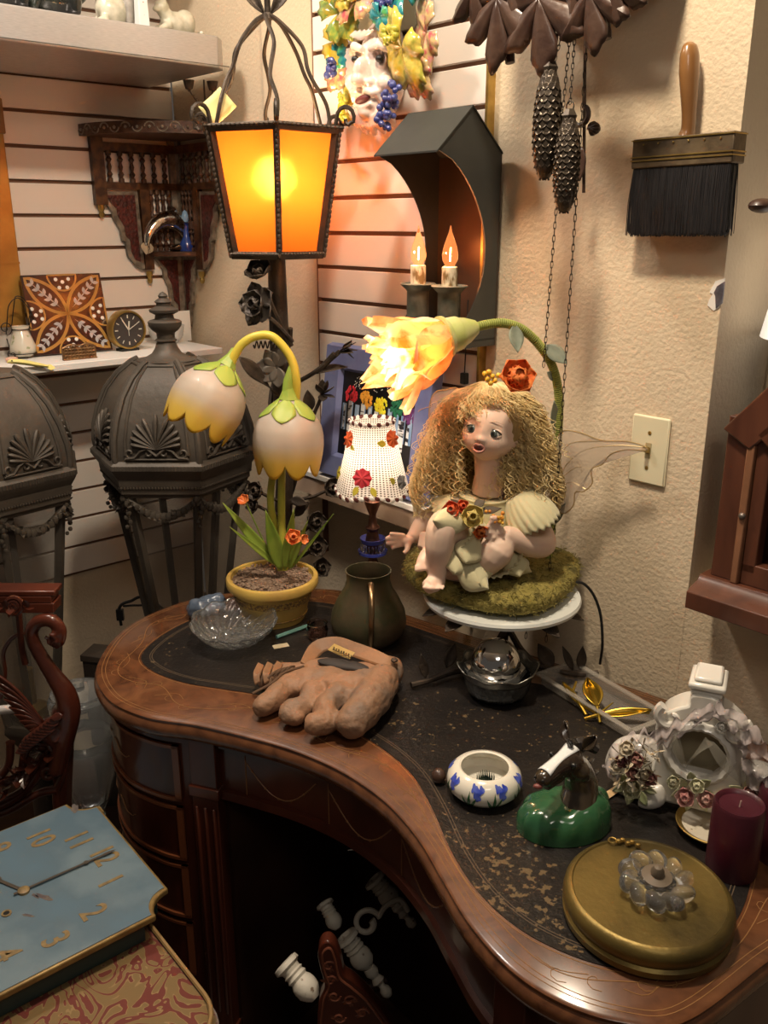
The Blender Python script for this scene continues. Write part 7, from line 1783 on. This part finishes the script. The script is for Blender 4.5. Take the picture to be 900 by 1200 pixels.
for i in range(2300):
    ph = random.uniform(-pi, pi); d = adiff(ph, faz); ad_ = abs(d)
    bang = ad_ < .74
    H = random.uniform(.036, .056) if bang else random.uniform(.12, .205)
    if not bang and ad_ < .95: H = random.uniform(.15, .20)
    
    q = random.uniform(.80, 1.05) if random.random() < .75 else random.uniform(.6, .9)
    if bang: q = random.uniform(.9, 1.06)
    elif ad_ < 1.1 and random.random() < .5: q = random.uniform(.58, .85)
    cr_ = random.uniform(.0035, .0080); pitch = random.uniform(.018, .032); p0 = random.random()*6.28; dph = random.gauss(0, .22); wob = random.gauss(0, .016)
    n = int(H/.0026); P_ = []; sd_ = V((random.uniform(0, 99), random.uniform(0, 99), 0)); na = random.uniform(.004, .011)
    cr_ = random.uniform(.0020, .0062); pitch = random.uniform(.012, .026)
    for j in range(n+1):
        h = H*j/n + .001; t = j/n
        a = ph + dph*t; w_ = wh(h)*q*(1 - (.10*t*t if t > .7 else 0)) + wob*t
        sy = .56 if not bang else .66
        nz_ = noise.noise_vector(sd_ + V((0, 0, h*42)))*na*min(1, t*3+.2) + noise.noise_vector(sd_*1.7 + V((0, 0, h*130)))*.0030
        A2 = p0 + 2*pi*h/pitch + 2*sin(h*70+p0); cc = cr_*min(1, t*5+.15)
        P_.append((CX.x + w_*cos(a) + cc*cos(A2) + nz_.x, CX.y + .006 + sy*w_*sin(a) + cc*sin(A2)*.8 + nz_.y*.7, topH.z + .003 - h + nz_.z*.5))
    lines.append(P_)
for i in range(160):      # fly-away ringlets at the lower left and right
    ph = random.choice((pi, 0)) + random.gauss(0, .35); H = random.uniform(.18, .235); n = 60; p0 = random.random()*6.28; P_ = []
    for j in range(n+1):
        h = H*j/n; t = j/n; w_ = wh(h)*random.choice((1.0,))*(1.02+.10*t); A2 = p0+2*pi*h/.018
        P_.append((CX.x + w_*cos(ph) + .006*cos(A2), CX.y+.006+w_*.62*sin(ph)+.006*sin(A2), topH.z-h))
    lines.append(P_)
tag(curves('curly_hair', lines, .00060, m_hair, dl), kind='stuff')
bloom('silk_rose', DW(603, 446, -.060), .036, (.15, -.85, .55), dl, m_orr, 3, 6)
g = G()
for x, y in ((573, 436), (577, 441), (571, 444), (575, 449), (580, 446), (568, 438), (584, 440)): g.ball(DW(x, y, -.055), .0046, 10)
tag(obj('yellow_berries', g, mat('yellow_berry', (.72, .46, .04), .4, coat=.3), dl), kind='stuff')
# wings
m_wing = sheer('pinkish_wing_mesh', (.62, .50, .40), .5, .26); m_wire = bpy.data.materials['black_wire']; m_gw = mat('gold_wing_wire', (.55, .40, .20), .35, .7)
def wing(pts, veins, nm):
    C = spl([DW(*p) for p in pts], 5, True); c = sum(C, V((0,0,0)))/len(C); n = len(C)
    g = G().put([c]+C, [(0, 1+i, 1+(i+1) % n) for i in range(n)]); o = obj(nm, g, m_wing, dl, ang=180)
    g = G().tube(C, .0011, 5, closed=True)
    for v_ in veins: g.tube(spl([DW(*p) for p in v_], 5), .0006, 4)
    obj('wing_wire', g, m_gw, o)
wing([(650, 588, 0.045), (650, 530, 0.045), (658, 506, 0.037), (680, 507, 0.016), (705, 516, -0.009), (735, 517, -0.038), (755, 523, -0.058), (757, 528, -0.060), (735, 527, -0.038), (716, 532, -0.020), (706, 544, -0.010), (693, 550, 0.003), (694, 566, 0.002), (684, 576, 0.012), (674, 577, 0.021), (672, 592, 0.023), (660, 602, 0.035)],
     [[(652, 560, 0.043), (680, 530, 0.016), (720, 522, -0.024), (755, 524, -0.058)], [(652, 565, 0.043), (675, 548, 0.020), (693, 550, 0.003)], [(652, 575, 0.043), (668, 565, 0.027), (686, 573, 0.010)], [(652, 545, 0.043), (668, 520, 0.027), (705, 517, -0.009)], [(660, 552, 0.035), (666, 542, 0.029), (678, 543, 0.018), (682, 555, 0.014)]], 'right_wing')
wing([(535, 540, .05), (515, 525, .055), (505, 505, .06), (503, 480, .06), (508, 462, .06), (520, 457, .06), (540, 462, .05)], [[(535, 530, .05), (515, 500, .06), (508, 465, .06)], [(538, 520, .05), (525, 490, .055), (522, 460, .06)]], 'left_wing')
# arched stem with wound cord
sp_ = spl([DW(640, 668, .06), DW(646, 620, .06), DW(651, 575, .055), DW(653, 530, .05), DW(655, 480, .045), DW(653, 450, .04), DW(645, 424, .035), DW(630, 402, .03), (DW(612, 386, .02)), DW(592, 379, .01), DW(572, 380, .0), DW(553, 385, -.01)], 14)
m_cord = mat('green_wound_cord', (.34, .36, .07), .55, c2=(.22, .25, .05), sc_=30); m_cordd = mat('dark_cord_gap', (.10, .10, .03), .7)
stem_ = obj('lamp_stem', G().tube(sp_, .0064, 12), m_cordd, dl)
Ls = resample(sp_, .0036, False); g = G(); arcl = 0
for i in range(1, len(Ls)-1):
    t = (Ls[i+1]-Ls[i-1]).normalized(); nn = t.orthogonal().normalized(); bb = t.cross(nn)
    g.tube([Ls[i] + (nn*cos(a)+bb*sin(a))*.0064 + t*.0009*cos(a) for a in [2*pi*j/10 for j in range(10)]], .0017, 5, closed=True)
tag(obj('wound_cord', g, m_cord, stem_, ang=180), kind='stuff')
m_gleaf = mat('grey_green_silk_leaf', (.17, .20, .15), .6, c2=(.28, .30, .22), sc_=40, tl=.2)
for a, b_, wd in (((603, 380, .01), (605, 413, -.01), .026), ((640, 404, .03), (662, 426, .02), .028), ((652, 445, .04), (640, 436, .03), .014), ((652, 510, .045), (647, 470, .04), .018), ((640, 620, .06), (660, 588, .04), .024)):
    A, B_ = DW(*a), DW(*b_); obj('stem_leaf', G().leaf(fr(A, B_-A, (.3, -1, .2)), (B_-A).length*1.05, wd, .12, .2, 10), m_gleaf, dl, solid=.0008)
# calyx cup and glowing flower shade
A = DW(556, 384, -.01); B_ = DW(519, 396, -.035); ax3 = (B_-A).normalized(); Lc = (B_-A).length
MC = Mx.Translation(A) @ ax3.to_track_quat('Z', 'Y').to_matrix().to_4x4()
obj('calyx_cup', G().lathe([(0,-.004),(.012,-.002),(.016,.006),(.021,.016),(.024,Lc*.45),(.027,Lc*.52),(.0275,Lc*.58),(.029,Lc*.85),(.034,Lc*.92),(.035,Lc*1.0),(.031,Lc*1.04),(.026,Lc*1.0),(0,Lc*.9)], 36, MC), mat('pale_green_calyx', (.42, .46, .12), .4, c2=(.60, .55, .28), sc_=18, coat=.3), dl)
S0 = B_; S1 = DW(462, 424, -.075); a4 = (S1-S0).normalized(); Lf = (S1-S0).length
MF = Mx.Translation(S0) @ a4.to_track_quat('Z', 'Y').to_matrix().to_4x4()
m_petal = mat('cream_orange_lit_petal', (.95, .80, .55), .6, c2=(.80, .24, .05), rp=(.48, .66), sc_=17, tl=.8, distort=1)
random.seed(31)
for layer, (npet, r0, r1, L0, L1, wd) in enumerate(((6, .026, .066, .0, .115, .080), (6, .018, .046, .004, .128, .062), (4, .010, .020, .01, .105, .045))):
    for j in range(npet):
        a = 2*pi*(j+.5*layer)/npet; s1 = random.uniform(.85, 1.12); ph_ = random.random()*6
        def pf(u, v, a=a, s1=s1, ph_=ph_):
            q = v*2-1; r = r0+(r1-r0)*u**1.1*1.0; ww = wd*(.45+.55*sin(pi*min(1, u*.85+.08)))*(1 if u < .8 else 1-2.2*(u-.8)); z = L0 + (L1-L0)*u*s1*(1-.06*q*q)
            r += .010*sin(u*7+ph_)*u + .008*cos(q*6+ph_)*u - .004*q*q
            x = q*ww/2; return V((r*cos(a)-x*sin(a), r*sin(a)+x*cos(a), z + .006*sin(q*9+ph_)*u*u))
        obj('lit_petal', G().grid(pf, 14, 11, MF), m_petal, dl, ang=180)
obj('shade_bulb', G().ball(MF @ V((0,0,.050)), (.012, .012, .016), 16, rot=MF.to_3x3().to_4x4()), bpy.data.materials['lamp_bulb_glow'], dl)
point('doll_lamp_light', tuple(PM + MF @ V((0, 0, .060))), 2.4, (1, .66, .34), .02)
point('doll_lamp_light', tuple(PM + MF @ V((0, 0, .120))), 1.0, (1, .66, .34), .02)
cb_ = spl([DW(672, 682, .0), DW(684, 684, .0), DW(696, 698, .0), DW(704, 722, -.005), DW(706, 755, -.01), onD(703, 780)-PM+V((0,0,.004))], 8)
obj('power_cord', G().tube(cb_, .0026, 8), m_black, dl)
# ================================================================ ARMCHAIR with damask seat and swan arm, blue clock on it
CC = onZ(28, 1045, .552); d12 = (onZ(112, 1007, .552)-CC).normalized(); d3 = V((d12.y, -d12.x, 0))
MCk = Mx(((d3.x, d12.x, 0, CC.x), (d3.y, d12.y, 0, CC.y), (0, 0, 1, 0), (0, 0, 0, 1)))   # x towards 3, y towards 12
bc = thing('blue_wall_clock', 'chippy blue square clock with gold numerals lying flat on the damask chair seat', 'clock', MCk @ T(0, 0, .502))
m_bpaint = mat('chalky_blue_paint', (.085, .145, .195), .5, c2=(.13, .185, .22), sc_=9, c3=(.085, .135, .175))
m_teal = mat('dark_teal_paint', (.02, .045, .045), .45); m_gedge = mat('tarnished_gold_edge', (.30, .20, .07), .45, .4, c2=(.18, .11, .04), sc_=40)
def cshape(h, r, ins=0):
    P_ = []; h -= ins
    for (sx, sy) in ((1, 1), (-1, 1), (-1, -1), (1, -1)):
        c = (sx*h, sy*h); rr = r + ins*.2
        a0 = {(1,1): -pi/2, (-1,1): 0, (-1,-1): pi/2, (1,-1): pi}[(sx, sy)]
        for i in range(9):
            a = a0 - (pi/2)*i/8 if False else a0 - pi/2*i/8
            P_.append((c[0]+rr*cos(a), c[1]+rr*sin(a)))
    return P_
hC2 = .176; 
def ordered(P_):
    return sorted(P_, key=lambda p: math.atan2(p[1], p[0]))
sh_o = ordered(cshape(hC2, .040)); sh_i = ordered(cshape(hC2, .040, .0045)); sh_b = ordered(cshape(hC2-.014, .040))
obj('clock_body', G().prism(sh_b, 0, .040), m_teal, bc, bevel=.001)
obj('gold_edge', G().prism(sh_o, .038, .049), m_gedge, bc, bevel=.0025)
obj('blue_face', G().prism(sh_i, .046, .0500), m_bpaint, bc)
m_num = mat('dull_gold_numeral', (.25, .17, .07), .5, .0, c2=(.15, .105, .05), sc_=90)
for n_ in range(1, 13):
    a = pi/2 - n_*pi/6; r = .126
    text('numeral', str(n_), .056, m_num, bc, T(r*cos(a)*1.02, r*sin(a)*1.02, .0502) @ S(.82, 1, 1), .0006, .0008)
m_hand = mat('pewter_clock_hand', (.13, .11, .09), .4, .7)
def hand(L_, a, w_, z):
    g = G().box(-w_/2, w_/2, -L_*.10, L_*.92, z, z+.0012).lathe([(0, z), (w_*1.1, z), (w_*1.1, z+.0015), (0, z+.0015)], 12, T(0, L_*.66, 0)).leaf(T(0, L_*.80, z+.001), L_*.2, w_*1.6, 0, 0, 6)
    obj('clock_hand', g, m_hand, bc, M=RZ(a))
hand(.150, -.02, .0038, .053); hand(.085, 2.0, .0055, .0515)
obj('centre_boss', G().lathe([(0,.050),(.009,.050),(.009,.054),(.005,.056),(0,.056)], 20), m_num, bc)
obj('winding_hole', G().lathe([(.0075,.0502),(.0075,.0515),(.0045,.0515),(.0045,.0495),(0,.0495)], 20, T(.030, -.036, 0)), m_num, bc)
obj('winding_hole_dark', G().lathe([(.0044,.0506),(0,.0506)], 16, T(.030, -.036, 0)), m_black, bc)
random.seed(9)
g = G()
for (x, y, L_, a, w_) in ((.032, .020, .040, .5, .010), (.055, -.012, .022, .7, .006), (-.150, .140, .030, -.3, .016), (.020, .010, .02, .3, .006)):
    poly = []
    for i in range(14): t = 2*pi*i/14; rr = random.uniform(.65, 1.1); poly.append((x + cos(a)*L_/2*rr*cos(t) - sin(a)*w_/2*rr*sin(t), y + sin(a)*L_/2*rr*cos(t) + cos(a)*w_/2*rr*sin(t)))
    g.prism(poly, .0500, .05025)
obj('paint_chip', g, mat('bare_wood_chip', (.07, .055, .06), .7, c2=(.16, .13, .10), sc_=90), bc)
obj('hanging_tab', G().box(-.15, -.13, hC2-.004, hC2+.008, .030, .036), m_gedge, bc)
# the chair
m_dam = bpy.data.materials.new('red_gold_damask'); m_dam.use_nodes = True; nt = m_dam.node_tree; N = nt.nodes; L = nt.links; b = N['Principled BSDF']; b.inputs['Roughness'].default_value = .75; b.inputs['Sheen Weight'].default_value = .2
tc = N.new('ShaderNodeTexCoord'); nz = N.new('ShaderNodeTexNoise'); nz.inputs['Scale'].default_value = 11; nz.inputs['Detail'].default_value = 1.6; nz.inputs['Distortion'].default_value = 3.0; L.new(tc.outputs['Object'], nz.inputs[0])
mth = N.new('ShaderNodeMath'); mth.operation = 'MULTIPLY'; mth.inputs[1].default_value = 5.0; L.new(nz.outputs[0], mth.inputs[0]); fr2 = N.new('ShaderNodeMath'); fr2.operation = 'FRACT'; L.new(mth.outputs[0], fr2.inputs[0])
cr = N.new('ShaderNodeValToRGB'); cr.color_ramp.interpolation = 'CONSTANT'; e = cr.color_ramp.elements; cA, cB, cC2 = (.17, .105, .035, 1), (.125, .018, .010, 1), (.24, .155, .06, 1)
e[0].position = 0; e[0].color = cA; e[1].position = .40; e[1].color = cC2; x = e.new(.46); x.color = cB; x = e.new(.84); x.color = cC2; x = e.new(.90); x.color = cA
L.new(fr2.outputs[0], cr.inputs[0]); L.new(cr.outputs[0], b.inputs['Base Color'])
ch = thing('carved_armchair', 'carved mahogany armchair with red and gold damask seat and a swan-shaped arm', 'armchair', MCk)
sx0, sx1, sy0, sy1 = -.20, .375, -.42, .145
def rrect(x0, x1, y0, y1, r, n=8):
    P_ = []
    for cx_, cy_, a0 in ((x1-r, y1-r, 0), (x0+r, y1-r, pi/2), (x0+r, y0+r, pi), (x1-r, y0+r, 1.5*pi)):
        for i in range(n+1): a = a0 + pi/2*i/n; P_.append((cx_+r*cos(a), cy_+r*sin(a)))
    return P_
g = G(); rings = [(0, .435), (.004, .45), (.006, .475), (.0, .490), (-.012, .497), (-.03, .500)]; vs = []; P0_ = rrect(sx0, sx1, sy0, sy1, .07)
cxx, cyy = (sx0+sx1)/2, (sy0+sy1)/2; nn = len(P0_)
for dd, z in rings:
    for x, y in P0_: f = 1 + dd/.28; vs.append((cxx+(x-cxx)*f, cyy+(y-cyy)*f, z))
fs = [(r_*nn+i, r_*nn+(i+1) % nn, (r_+1)*nn+(i+1) % nn, (r_+1)*nn+i) for r_ in range(len(rings)-1) for i in range(nn)] + [tuple((len(rings)-1)*nn+i for i in range(nn))]
g.put(vs, fs); obj('seat_cushion', g, m_dam, ch, ang=70)
g = G().tube([(cxx+(x-cxx)*1.02, cyy+(y-cyy)*1.02, .4965) for x, y in [(cxx+(x-cxx)*.975, cyy+(y-cyy)*.975) for x, y in P0_]], .0035, 6, closed=True); obj('seat_piping', g, mat('gold_piping', (.26, .16, .06), .7), ch)
obj('seat_rail', G().prism([(cxx+(x-cxx)*1.005, cyy+(y-cyy)*1.005) for x, y in P0_], .37, .437), m_maho, ch, bevel=.004)
for (x, y) in ((sx0+.05, sy0+.05), (sx1-.05, sy0+.05), (sx0+.05, sy1-.05), (sx1-.05, sy1-.05)):
    obj('leg', G().tube([(x, y, .38), (x, y, .30), (x*1.0, y, .16), (x, y, .04), (x, y, 0)], [.028, .030, .022, .017, .022], 12), m_maho, ch)
# swan arm: measured in the photo, standing at the far side of the seat
FS = 1.44
Ic = MCk.inverted()
def SW(px, py, dF=0): return Ic @ atF(px, py, FS+dF)
g = G()
g.tube(spl([SW(66, 905), SW(74, 868), SW(80, 835), SW(76, 812), SW(60, 788), SW(44, 762), SW(37, 742), SW(44, 729), SW(60, 727), SW(70, 738), SW(70, 752), SW(64, 758)], 6), [.018, .021, .023, .020, .015, .0125, .012, .013, .014, .013, .010, .006], 14, flat=.9)
g.ball(SW(68, 748), (.013, .012, .014), 14); g.ball(SW(60, 857), (.030, .020, .030), 14); g.ball(SW(72, 840), (.022, .02, .03), 14)
g.tube([SW(64, 756), SW(57, 752), SW(54, 744)], [.007, .005, .002], 8)
m_swan = mat('red_mahogany', (.095, .022, .011), .28, c2=(.042, .010, .006), sc_=8, coat=.35)
for i in range(7): g.leaf(fr(SW(58+5*cos(i*.9), 752+5*sin(i*.9), -.012), V((sin(i*1.3), -.3, cos(i*1.1)))), .020, .014, .2, .2, 5)
obj('swan_neck', g, m_swan, ch, remesh=.0035, rsm=4)
g = G()
for i in range(13):
    t = i/12
    a = SW(72-18*t, 858+8*sin(t*3)-10*t, -.016-.004*t); b_ = SW(58-62*t*1.05, 866 - 8*t - 74*t*t, -.02)
    g.leaf(fr(a, b_-a, (.2, -1, .1)), (b_-a).length*1.05, .024, .05, -.2, 8, peak=.6)
for r_ in range(3):
    for i in range(9):
        t = i/8; a = SW(74-34*t-4*r_, 838+26*t+6*r_, -.026); d = SW(60-44*t-4*r_, 842+30*t+8*r_, -.028)-a; g.leaf(fr(a, d, (.2, -1, .1)), .024, .015, .1, -.2, 5)
obj('swan_wing', g, m_swan, ch, solid=.004, ang=180)
g = G()
for (cx_, cy_, r0, s) in ((50, 862, 13, 1), (66, 872, 9, -1), (56, 905, 8, 1)):
    g.tube([SW(cx_ + s*r0*(1-.75*t/20)*cos(.4*t), cy_ + r0*(1-.75*t/20)*sin(.4*t), -.01) for t in range(21)], [.006, .005, .003], 8)
for pts in ([(78, 865), (72, 885), (75, 905), (66, 930), (70, 960)], [(60, 870), (40, 900), (28, 925), (0, 940)], [(58, 885), (44, 910), (20, 935), (-20, 955)], [(45, 868), (30, 880), (24, 905), (5, 915), (-25, 915)], [(68, 925), (45, 930), (10, 950), (-30, 962)], [(12, 870), (8, 900), (-20, 925)]):
    g.tube(spl([SW(*p) for p in pts], 6), [.009, .008, .008], 8)
for i in range(26): 
    t = i/25; g.leaf(fr(SW(60-60*t, 878+50*t+5*sin(i), -.008), V((sin(i*2.1), -.4, cos(i*1.7)))), .03, .018, .2, .2, 5)
obj('pierced_scrollwork', g, m_maho, ch, ang=60)
g = G().tube([SW(76, 865, .01), SW(72, 960, .01), SW(70, 1010, .01)], [.018, .019, .02], 4); obj('back_post', g, m_maho, ch)
g = G(); 
for (ya, yb, ex) in ((693, 699, 4), (699, 707, 0), (707, 719, 3)):
    a = SW(60+ex, ya), SW(60+ex, yb), SW(-60, yb), SW(-60, ya); n3 = V(Ic.to_3x3() @ V((0, 1, 0)))*.04
    g.put(list(a)+[p+n3 for p in a], [(0,1,2,3),(7,6,5,4),(0,4,5,1),(1,5,6,2),(2,6,7,3),(3,7,4,0)])
obj('crest_rail', g, m_swan, ch, bevel=.002)
g = G()
for r0 in (10, 6, 3): g.tube([SW(16+r0*cos(t*.4), 710+r0*sin(t*.4), -.02) for t in range(17)], .004, 6)
for i in range(9): g.leaf(fr(SW(36-i*4, 712, -.02), V((cos(i), -.4, sin(i*2)))), .02, .014, .2, .2, 5)
obj('rosette', g, m_maho, ch)
g = G().tube(spl([SW(0, 818), SW(6, 790), SW(4, 765), SW(14, 748), SW(28, 742)], 5), .004, 8); g.tube([SW(22, 718), SW(26, 760), SW(30, 778)], .006, 6); obj('open_scroll', g, m_maho, ch)
o = tag(obj('white_tube', G().tube([(0,0,0), (.10, .02, 0)], .009, 14), m_white), 'short grey-white tube poking out behind the swan at the left edge', 'tube'); o.matrix_world = T(atF(-30, 835, 1.52))
# ================================================================ GLASS JAR, boxes and cable beside the desk
FJ = 1.78
a = atF(110, 962, FJ); b_ = atF(110, 812, FJ); hj = b_.z-a.z
cr_ = thing('dark_crate', 'dark wooden crate on the floor under the big glass jar behind the chair', 'crate', T(a.x, a.y, 0))
obj('crate_body', G().box(-.075, .075, -.06, .06, 0, a.z-.001), m_dkwood, cr_, bevel=.003)
obj('crate_slat', G().box(-.078, .078, -.064, -.06, a.z*.35, a.z*.65), m_dkwood, cr_)
jr = thing('glass_jar', 'large clear fluted glass lamp globe with a ringed neck standing behind the armchair', 'glass globe', T(a))
rj = 36*mpp(a)
m_jar = mat('thick_clear_glass', (.93, .95, .95), .05, trans=.93, ior=1.45)
fl_ = [(0,.004),(rj*.35,.004),(rj*.40,.012),(rj*.32,.02),(rj*.62,hj*.20),(rj*.92,hj*.42),(rj*1.05,hj*.60),(rj*1.0,hj*.70)]
g = G().lathe(fl_ + [(rj*.96, hj*.70)] + [(r_-.004 if r_ > .01 else 0, z_+.004) for r_, z_ in reversed(fl_[3:-1])] + [(0,.024)], 64, mod=lambda a: 1+.025*cos(a*10)); obj('fluted_bowl', g, m_jar, jr, ang=180)
g = G().lathe([(rj*1.0,hj*.70),(rj*1.04,hj*.74),(rj*.98,hj*.78),(rj*1.0,hj*.84),(rj*.93,hj*.90),(rj*.95,hj*.96),(rj*.86,hj),(rj*.82,hj),(rj*.9,hj*.94),(rj*.9,hj*.72),(rj*.96,hj*.70)], 48); obj('ringed_neck', g, m_jar, jr, ang=180)
g = G().lathe([(0,hj),(rj*.86,hj),(rj*.84,hj+.006),(rj*.2,hj+.010),(rj*.18,hj+.03),(0,hj+.03)], 40); obj('flat_lid', g, m_jar, jr)
p = atF(126, 790, 1.92)
bx = thing('leaning_box', 'flat dark box standing on edge between the desk and the left wall', 'box', T(p.x, p.y, 0) @ RZ(-.2))
obj('box_body', G().box(-.045, .12, -.03, .03, 0, p.z+.06), mat('black_brown_board', (.022, .016, .013), .5), bx, bevel=.002)
obj('box_lid', G().box(-.048, .123, -.033, .033, p.z+.045, p.z+.062), mat('black_brown_lid', (.035, .026, .02), .45), bx, bevel=.002)
g = G(); q0 = atF(140, 712, 2.1)
cbl = tag(obj('black_cable', G().tube(spl([V((0,0,-.05)), V((0, 0, .0)), V((.03, 0, .018)), V((.08, 0, .022)), V((.20, .02, -.10))], 6), .004, 8).tube(spl([V((.01,0,.004)), V((.05,0,.006)), V((.10,.0,-.002)), V((.20, .02, -.12))], 6), .003, 8).cbox((0,0,-.02), (.018,.01,.03)), m_black), 'loop of black cable on the wall left of the desk under the slat boards', 'cable'); cbl.matrix_world = T(q0)
p = onZ(140, 990, .0)
pp_ = tag(obj('paper_sheet', G().grid(lambda u, v: (.22*u-.11, .26*v-.13, .004+.012*sin(u*5)*sin(v*4)**2), 8, 8), mat('dirty_white_paper', (.50, .47, .42), .8), solid=.001), 'dirty white paper lying on the floor between the blue clock and the desk', 'paper'); pp_.matrix_world = T(onZ(150, 1020, .012).x, onZ(150, 1020, .012).y-.02, .006) @ RZ(.6) @ S(.8)
# ================================================================ UNDER THE DESK: white chandelier arms, carved chair crest, hoop
m_chip = mat('chippy_white_paint', (.62, .57, .48), .55, c2=(.22, .16, .11), rp=(.62, .68), sc_=55, bump=.2)
def KU(px, py, z): return onZ(px, py, z)
base_ = KU(430, 1120, .28)
def spool(c0, c1, lab, ball=True, sc3=1.0):
    A = KU(c0[0], c0[1], .36); B_ = atF(c1[0], c1[1], A.y-.035); d = B_-A; L_ = d.length
    M0 = Mx.Translation(A) @ d.to_track_quat('Z', 'Y').to_matrix().to_4x4()
    t = thing('chandelier_candle_arm', lab, 'candle arm', M0, 'chippy white chandelier arms under the desk')
    R_ = .0190*sc3; cp = L_*.52 if ball else L_*.95
    prof = [(R_*.55, .004), (R_*.75, -.002), (R_*1.15, 0), (R_*1.2, cp*.10), (R_*.85, cp*.16), (R_*.80, cp*.24), (R_*.95, cp*.28), (R_*.80, cp*.33), (R_*.95, cp*.40), (R_*.80, cp*.46), (R_*.98, cp*.55), (R_*1.05, cp*.66), (R_*1.0, cp*.80), (R_*.7, cp*.92), (R_*.4, cp), (0, cp)]
    obj('candle_cup', G().lathe([(0, .006)]+prof, 28, mod=lambda a: 1+.02*cos(a*5)), m_chip, t)
    if ball:
        obj('turned_drop', G().lathe([(0, cp*.97), (R_*.55, cp), (R_*.65, cp*1.15), (R_*.4, cp*1.28), (R_*.62, cp*1.42), (R_*.3, cp*1.52), (R_*.3, cp*1.6), (R_*.5, cp*1.68), (R_*.52, cp*1.8), (R_*.3, cp*1.9), (0, cp*1.93)], 20), m_chip, t)
    return t
spool((438, 1030), (486, 1086), 'chippy white candle arm highest and rightmost under the desk')
spool((405, 1097), (457, 1168), 'chippy white candle arm with long turned drop just above the carved crest')
spool((380, 1058), (397, 1090), 'small chippy white candle cup behind the others, left of the scroll', False, .75)
spool((334, 1128), (372, 1172), 'chippy white candle cup lowest and leftmost under the desk', False, 1.05)
c = KU(430, 1082, .33)
sc_r = thing('white_scroll_arm', 'curled white iron scroll joining the candle arms under the desk', 'scroll', T(c))
obj('scroll', G().tube(spiral((0,0,0), .026, .010, .4, 6.9, 30, (1,0,0), (0,.4,.9)) , [.0055, .005, .007], 8), m_chip, sc_r)
obj('arm', G().tube(spl([V((.022,.004,.012)), V((.035,.01,.03)), V((.06,.02,.035)), V((.075,.02,.01))], 5), .005, 8), m_chip, sc_r)
# wire frame holding them
# carved crest rail of a small chair, pointing up
CQ = lambda px, py: atF(px, py, KU(400, 1130, .30).y-.10)
p0 = CQ(410, 1160)
crest = thing('carved_chair', 'carved mahogany chair back with an arched leafy crest under the desk', 'chair', T(p0.x, p0.y, 0))
pts = [CQ(*p) for p in ((372, 1215), (374, 1170), (381, 1150), (376, 1130), (373, 1112), (377, 1100), (386, 1097), (394, 1104), (400, 1120), (404, 1136), (414, 1143), (432, 1160), (450, 1182), (466, 1208), (480, 1240), (440, 1290), (372, 1260))]
P_ = [(p.x-p0.x, p.z) for p in spl(pts, 4, True)]
obj('crest_panel', G().prism(P_, -.012, .012, XZY), m_maho, crest, bevel=.003, ang=60)
C_ = [V((p.x-p0.x, -.013, p.z)) for p in spl([CQ(*q) for q in ((376, 1200), (380, 1165), (386, 1148), (380, 1128), (379, 1110), (387, 1104), (393, 1118), (398, 1138), (412, 1150), (430, 1166), (448, 1190), (460, 1210))], 5)]
g = G().tube(C_, .0022, 6)
for (x, y, s) in ((386, 1125, 1), (392, 1160, -1), (410, 1165, 1), (398, 1185, -1), (425, 1180, 1), (388, 1142, 1)):
    p = CQ(x, y); g.tube(spiral((p.x-p0.x, -.012, p.z), .011, .003, 0, s*6.5, 18), .0022, 6)
    for a in range(3): g.leaf(T(p.x-p0.x, -.013, p.z) @ RY(a*1.3+x) @ RX(pi/2-.1), .018, .008, .0, .2, 5)
obj('carving', g, mat('carved_highlight', (.17, .055, .03), .4, coat=.2), crest)
zc_ = min(z for x, z in P_)
for s in (-.03, .06): obj('back_leg', G().tube([(s, 0, zc_+.03), (s*1.2, .0, .10), (s*1.2, 0, 0)], [.016, .015, .013], 8), m_maho, crest)
# dark bentwood hoop and pale dish behind
c = KU(405, 1075, .20)
hoop = thing('bentwood_hoop', 'dark bentwood hoop leaning inside the kneehole behind the white candle arms', 'hoop', T(c.x, c.y+.05, .18))
obj('hoop_ring', G().tube(arcpts((0,0,0), .17, 0, 2*pi, 48, (1,0,0), (0,.35,.93)), .011, 8, closed=False), mat('dark_bentwood', (.06, .028, .018), .4), hoop)
obj('hoop_wire', G().tube(arcpts((0.02,-.02,.03), .11, 1.2, 3.4, 24, (1,0,0), (0,.3,.95)), .0018, 6), m_chrome, hoop)
c = onZ(300, 1140, .01)
dsh = tag(obj('pale_tray', G().lathe([(0,0),(.07,0),(.085,.010),(.083,.011),(.068,.004),(0,.003)], 40), mat('grey_pale_metal', (.28, .27, .26), .45, .3)), 'oval grey-white tray lying on the floor inside the desk kneehole', 'tray'); dsh.matrix_world = T(c.x, c.y, .0) @ S(1.0, .7, 1)
p = onZ(345, 1190, .30)
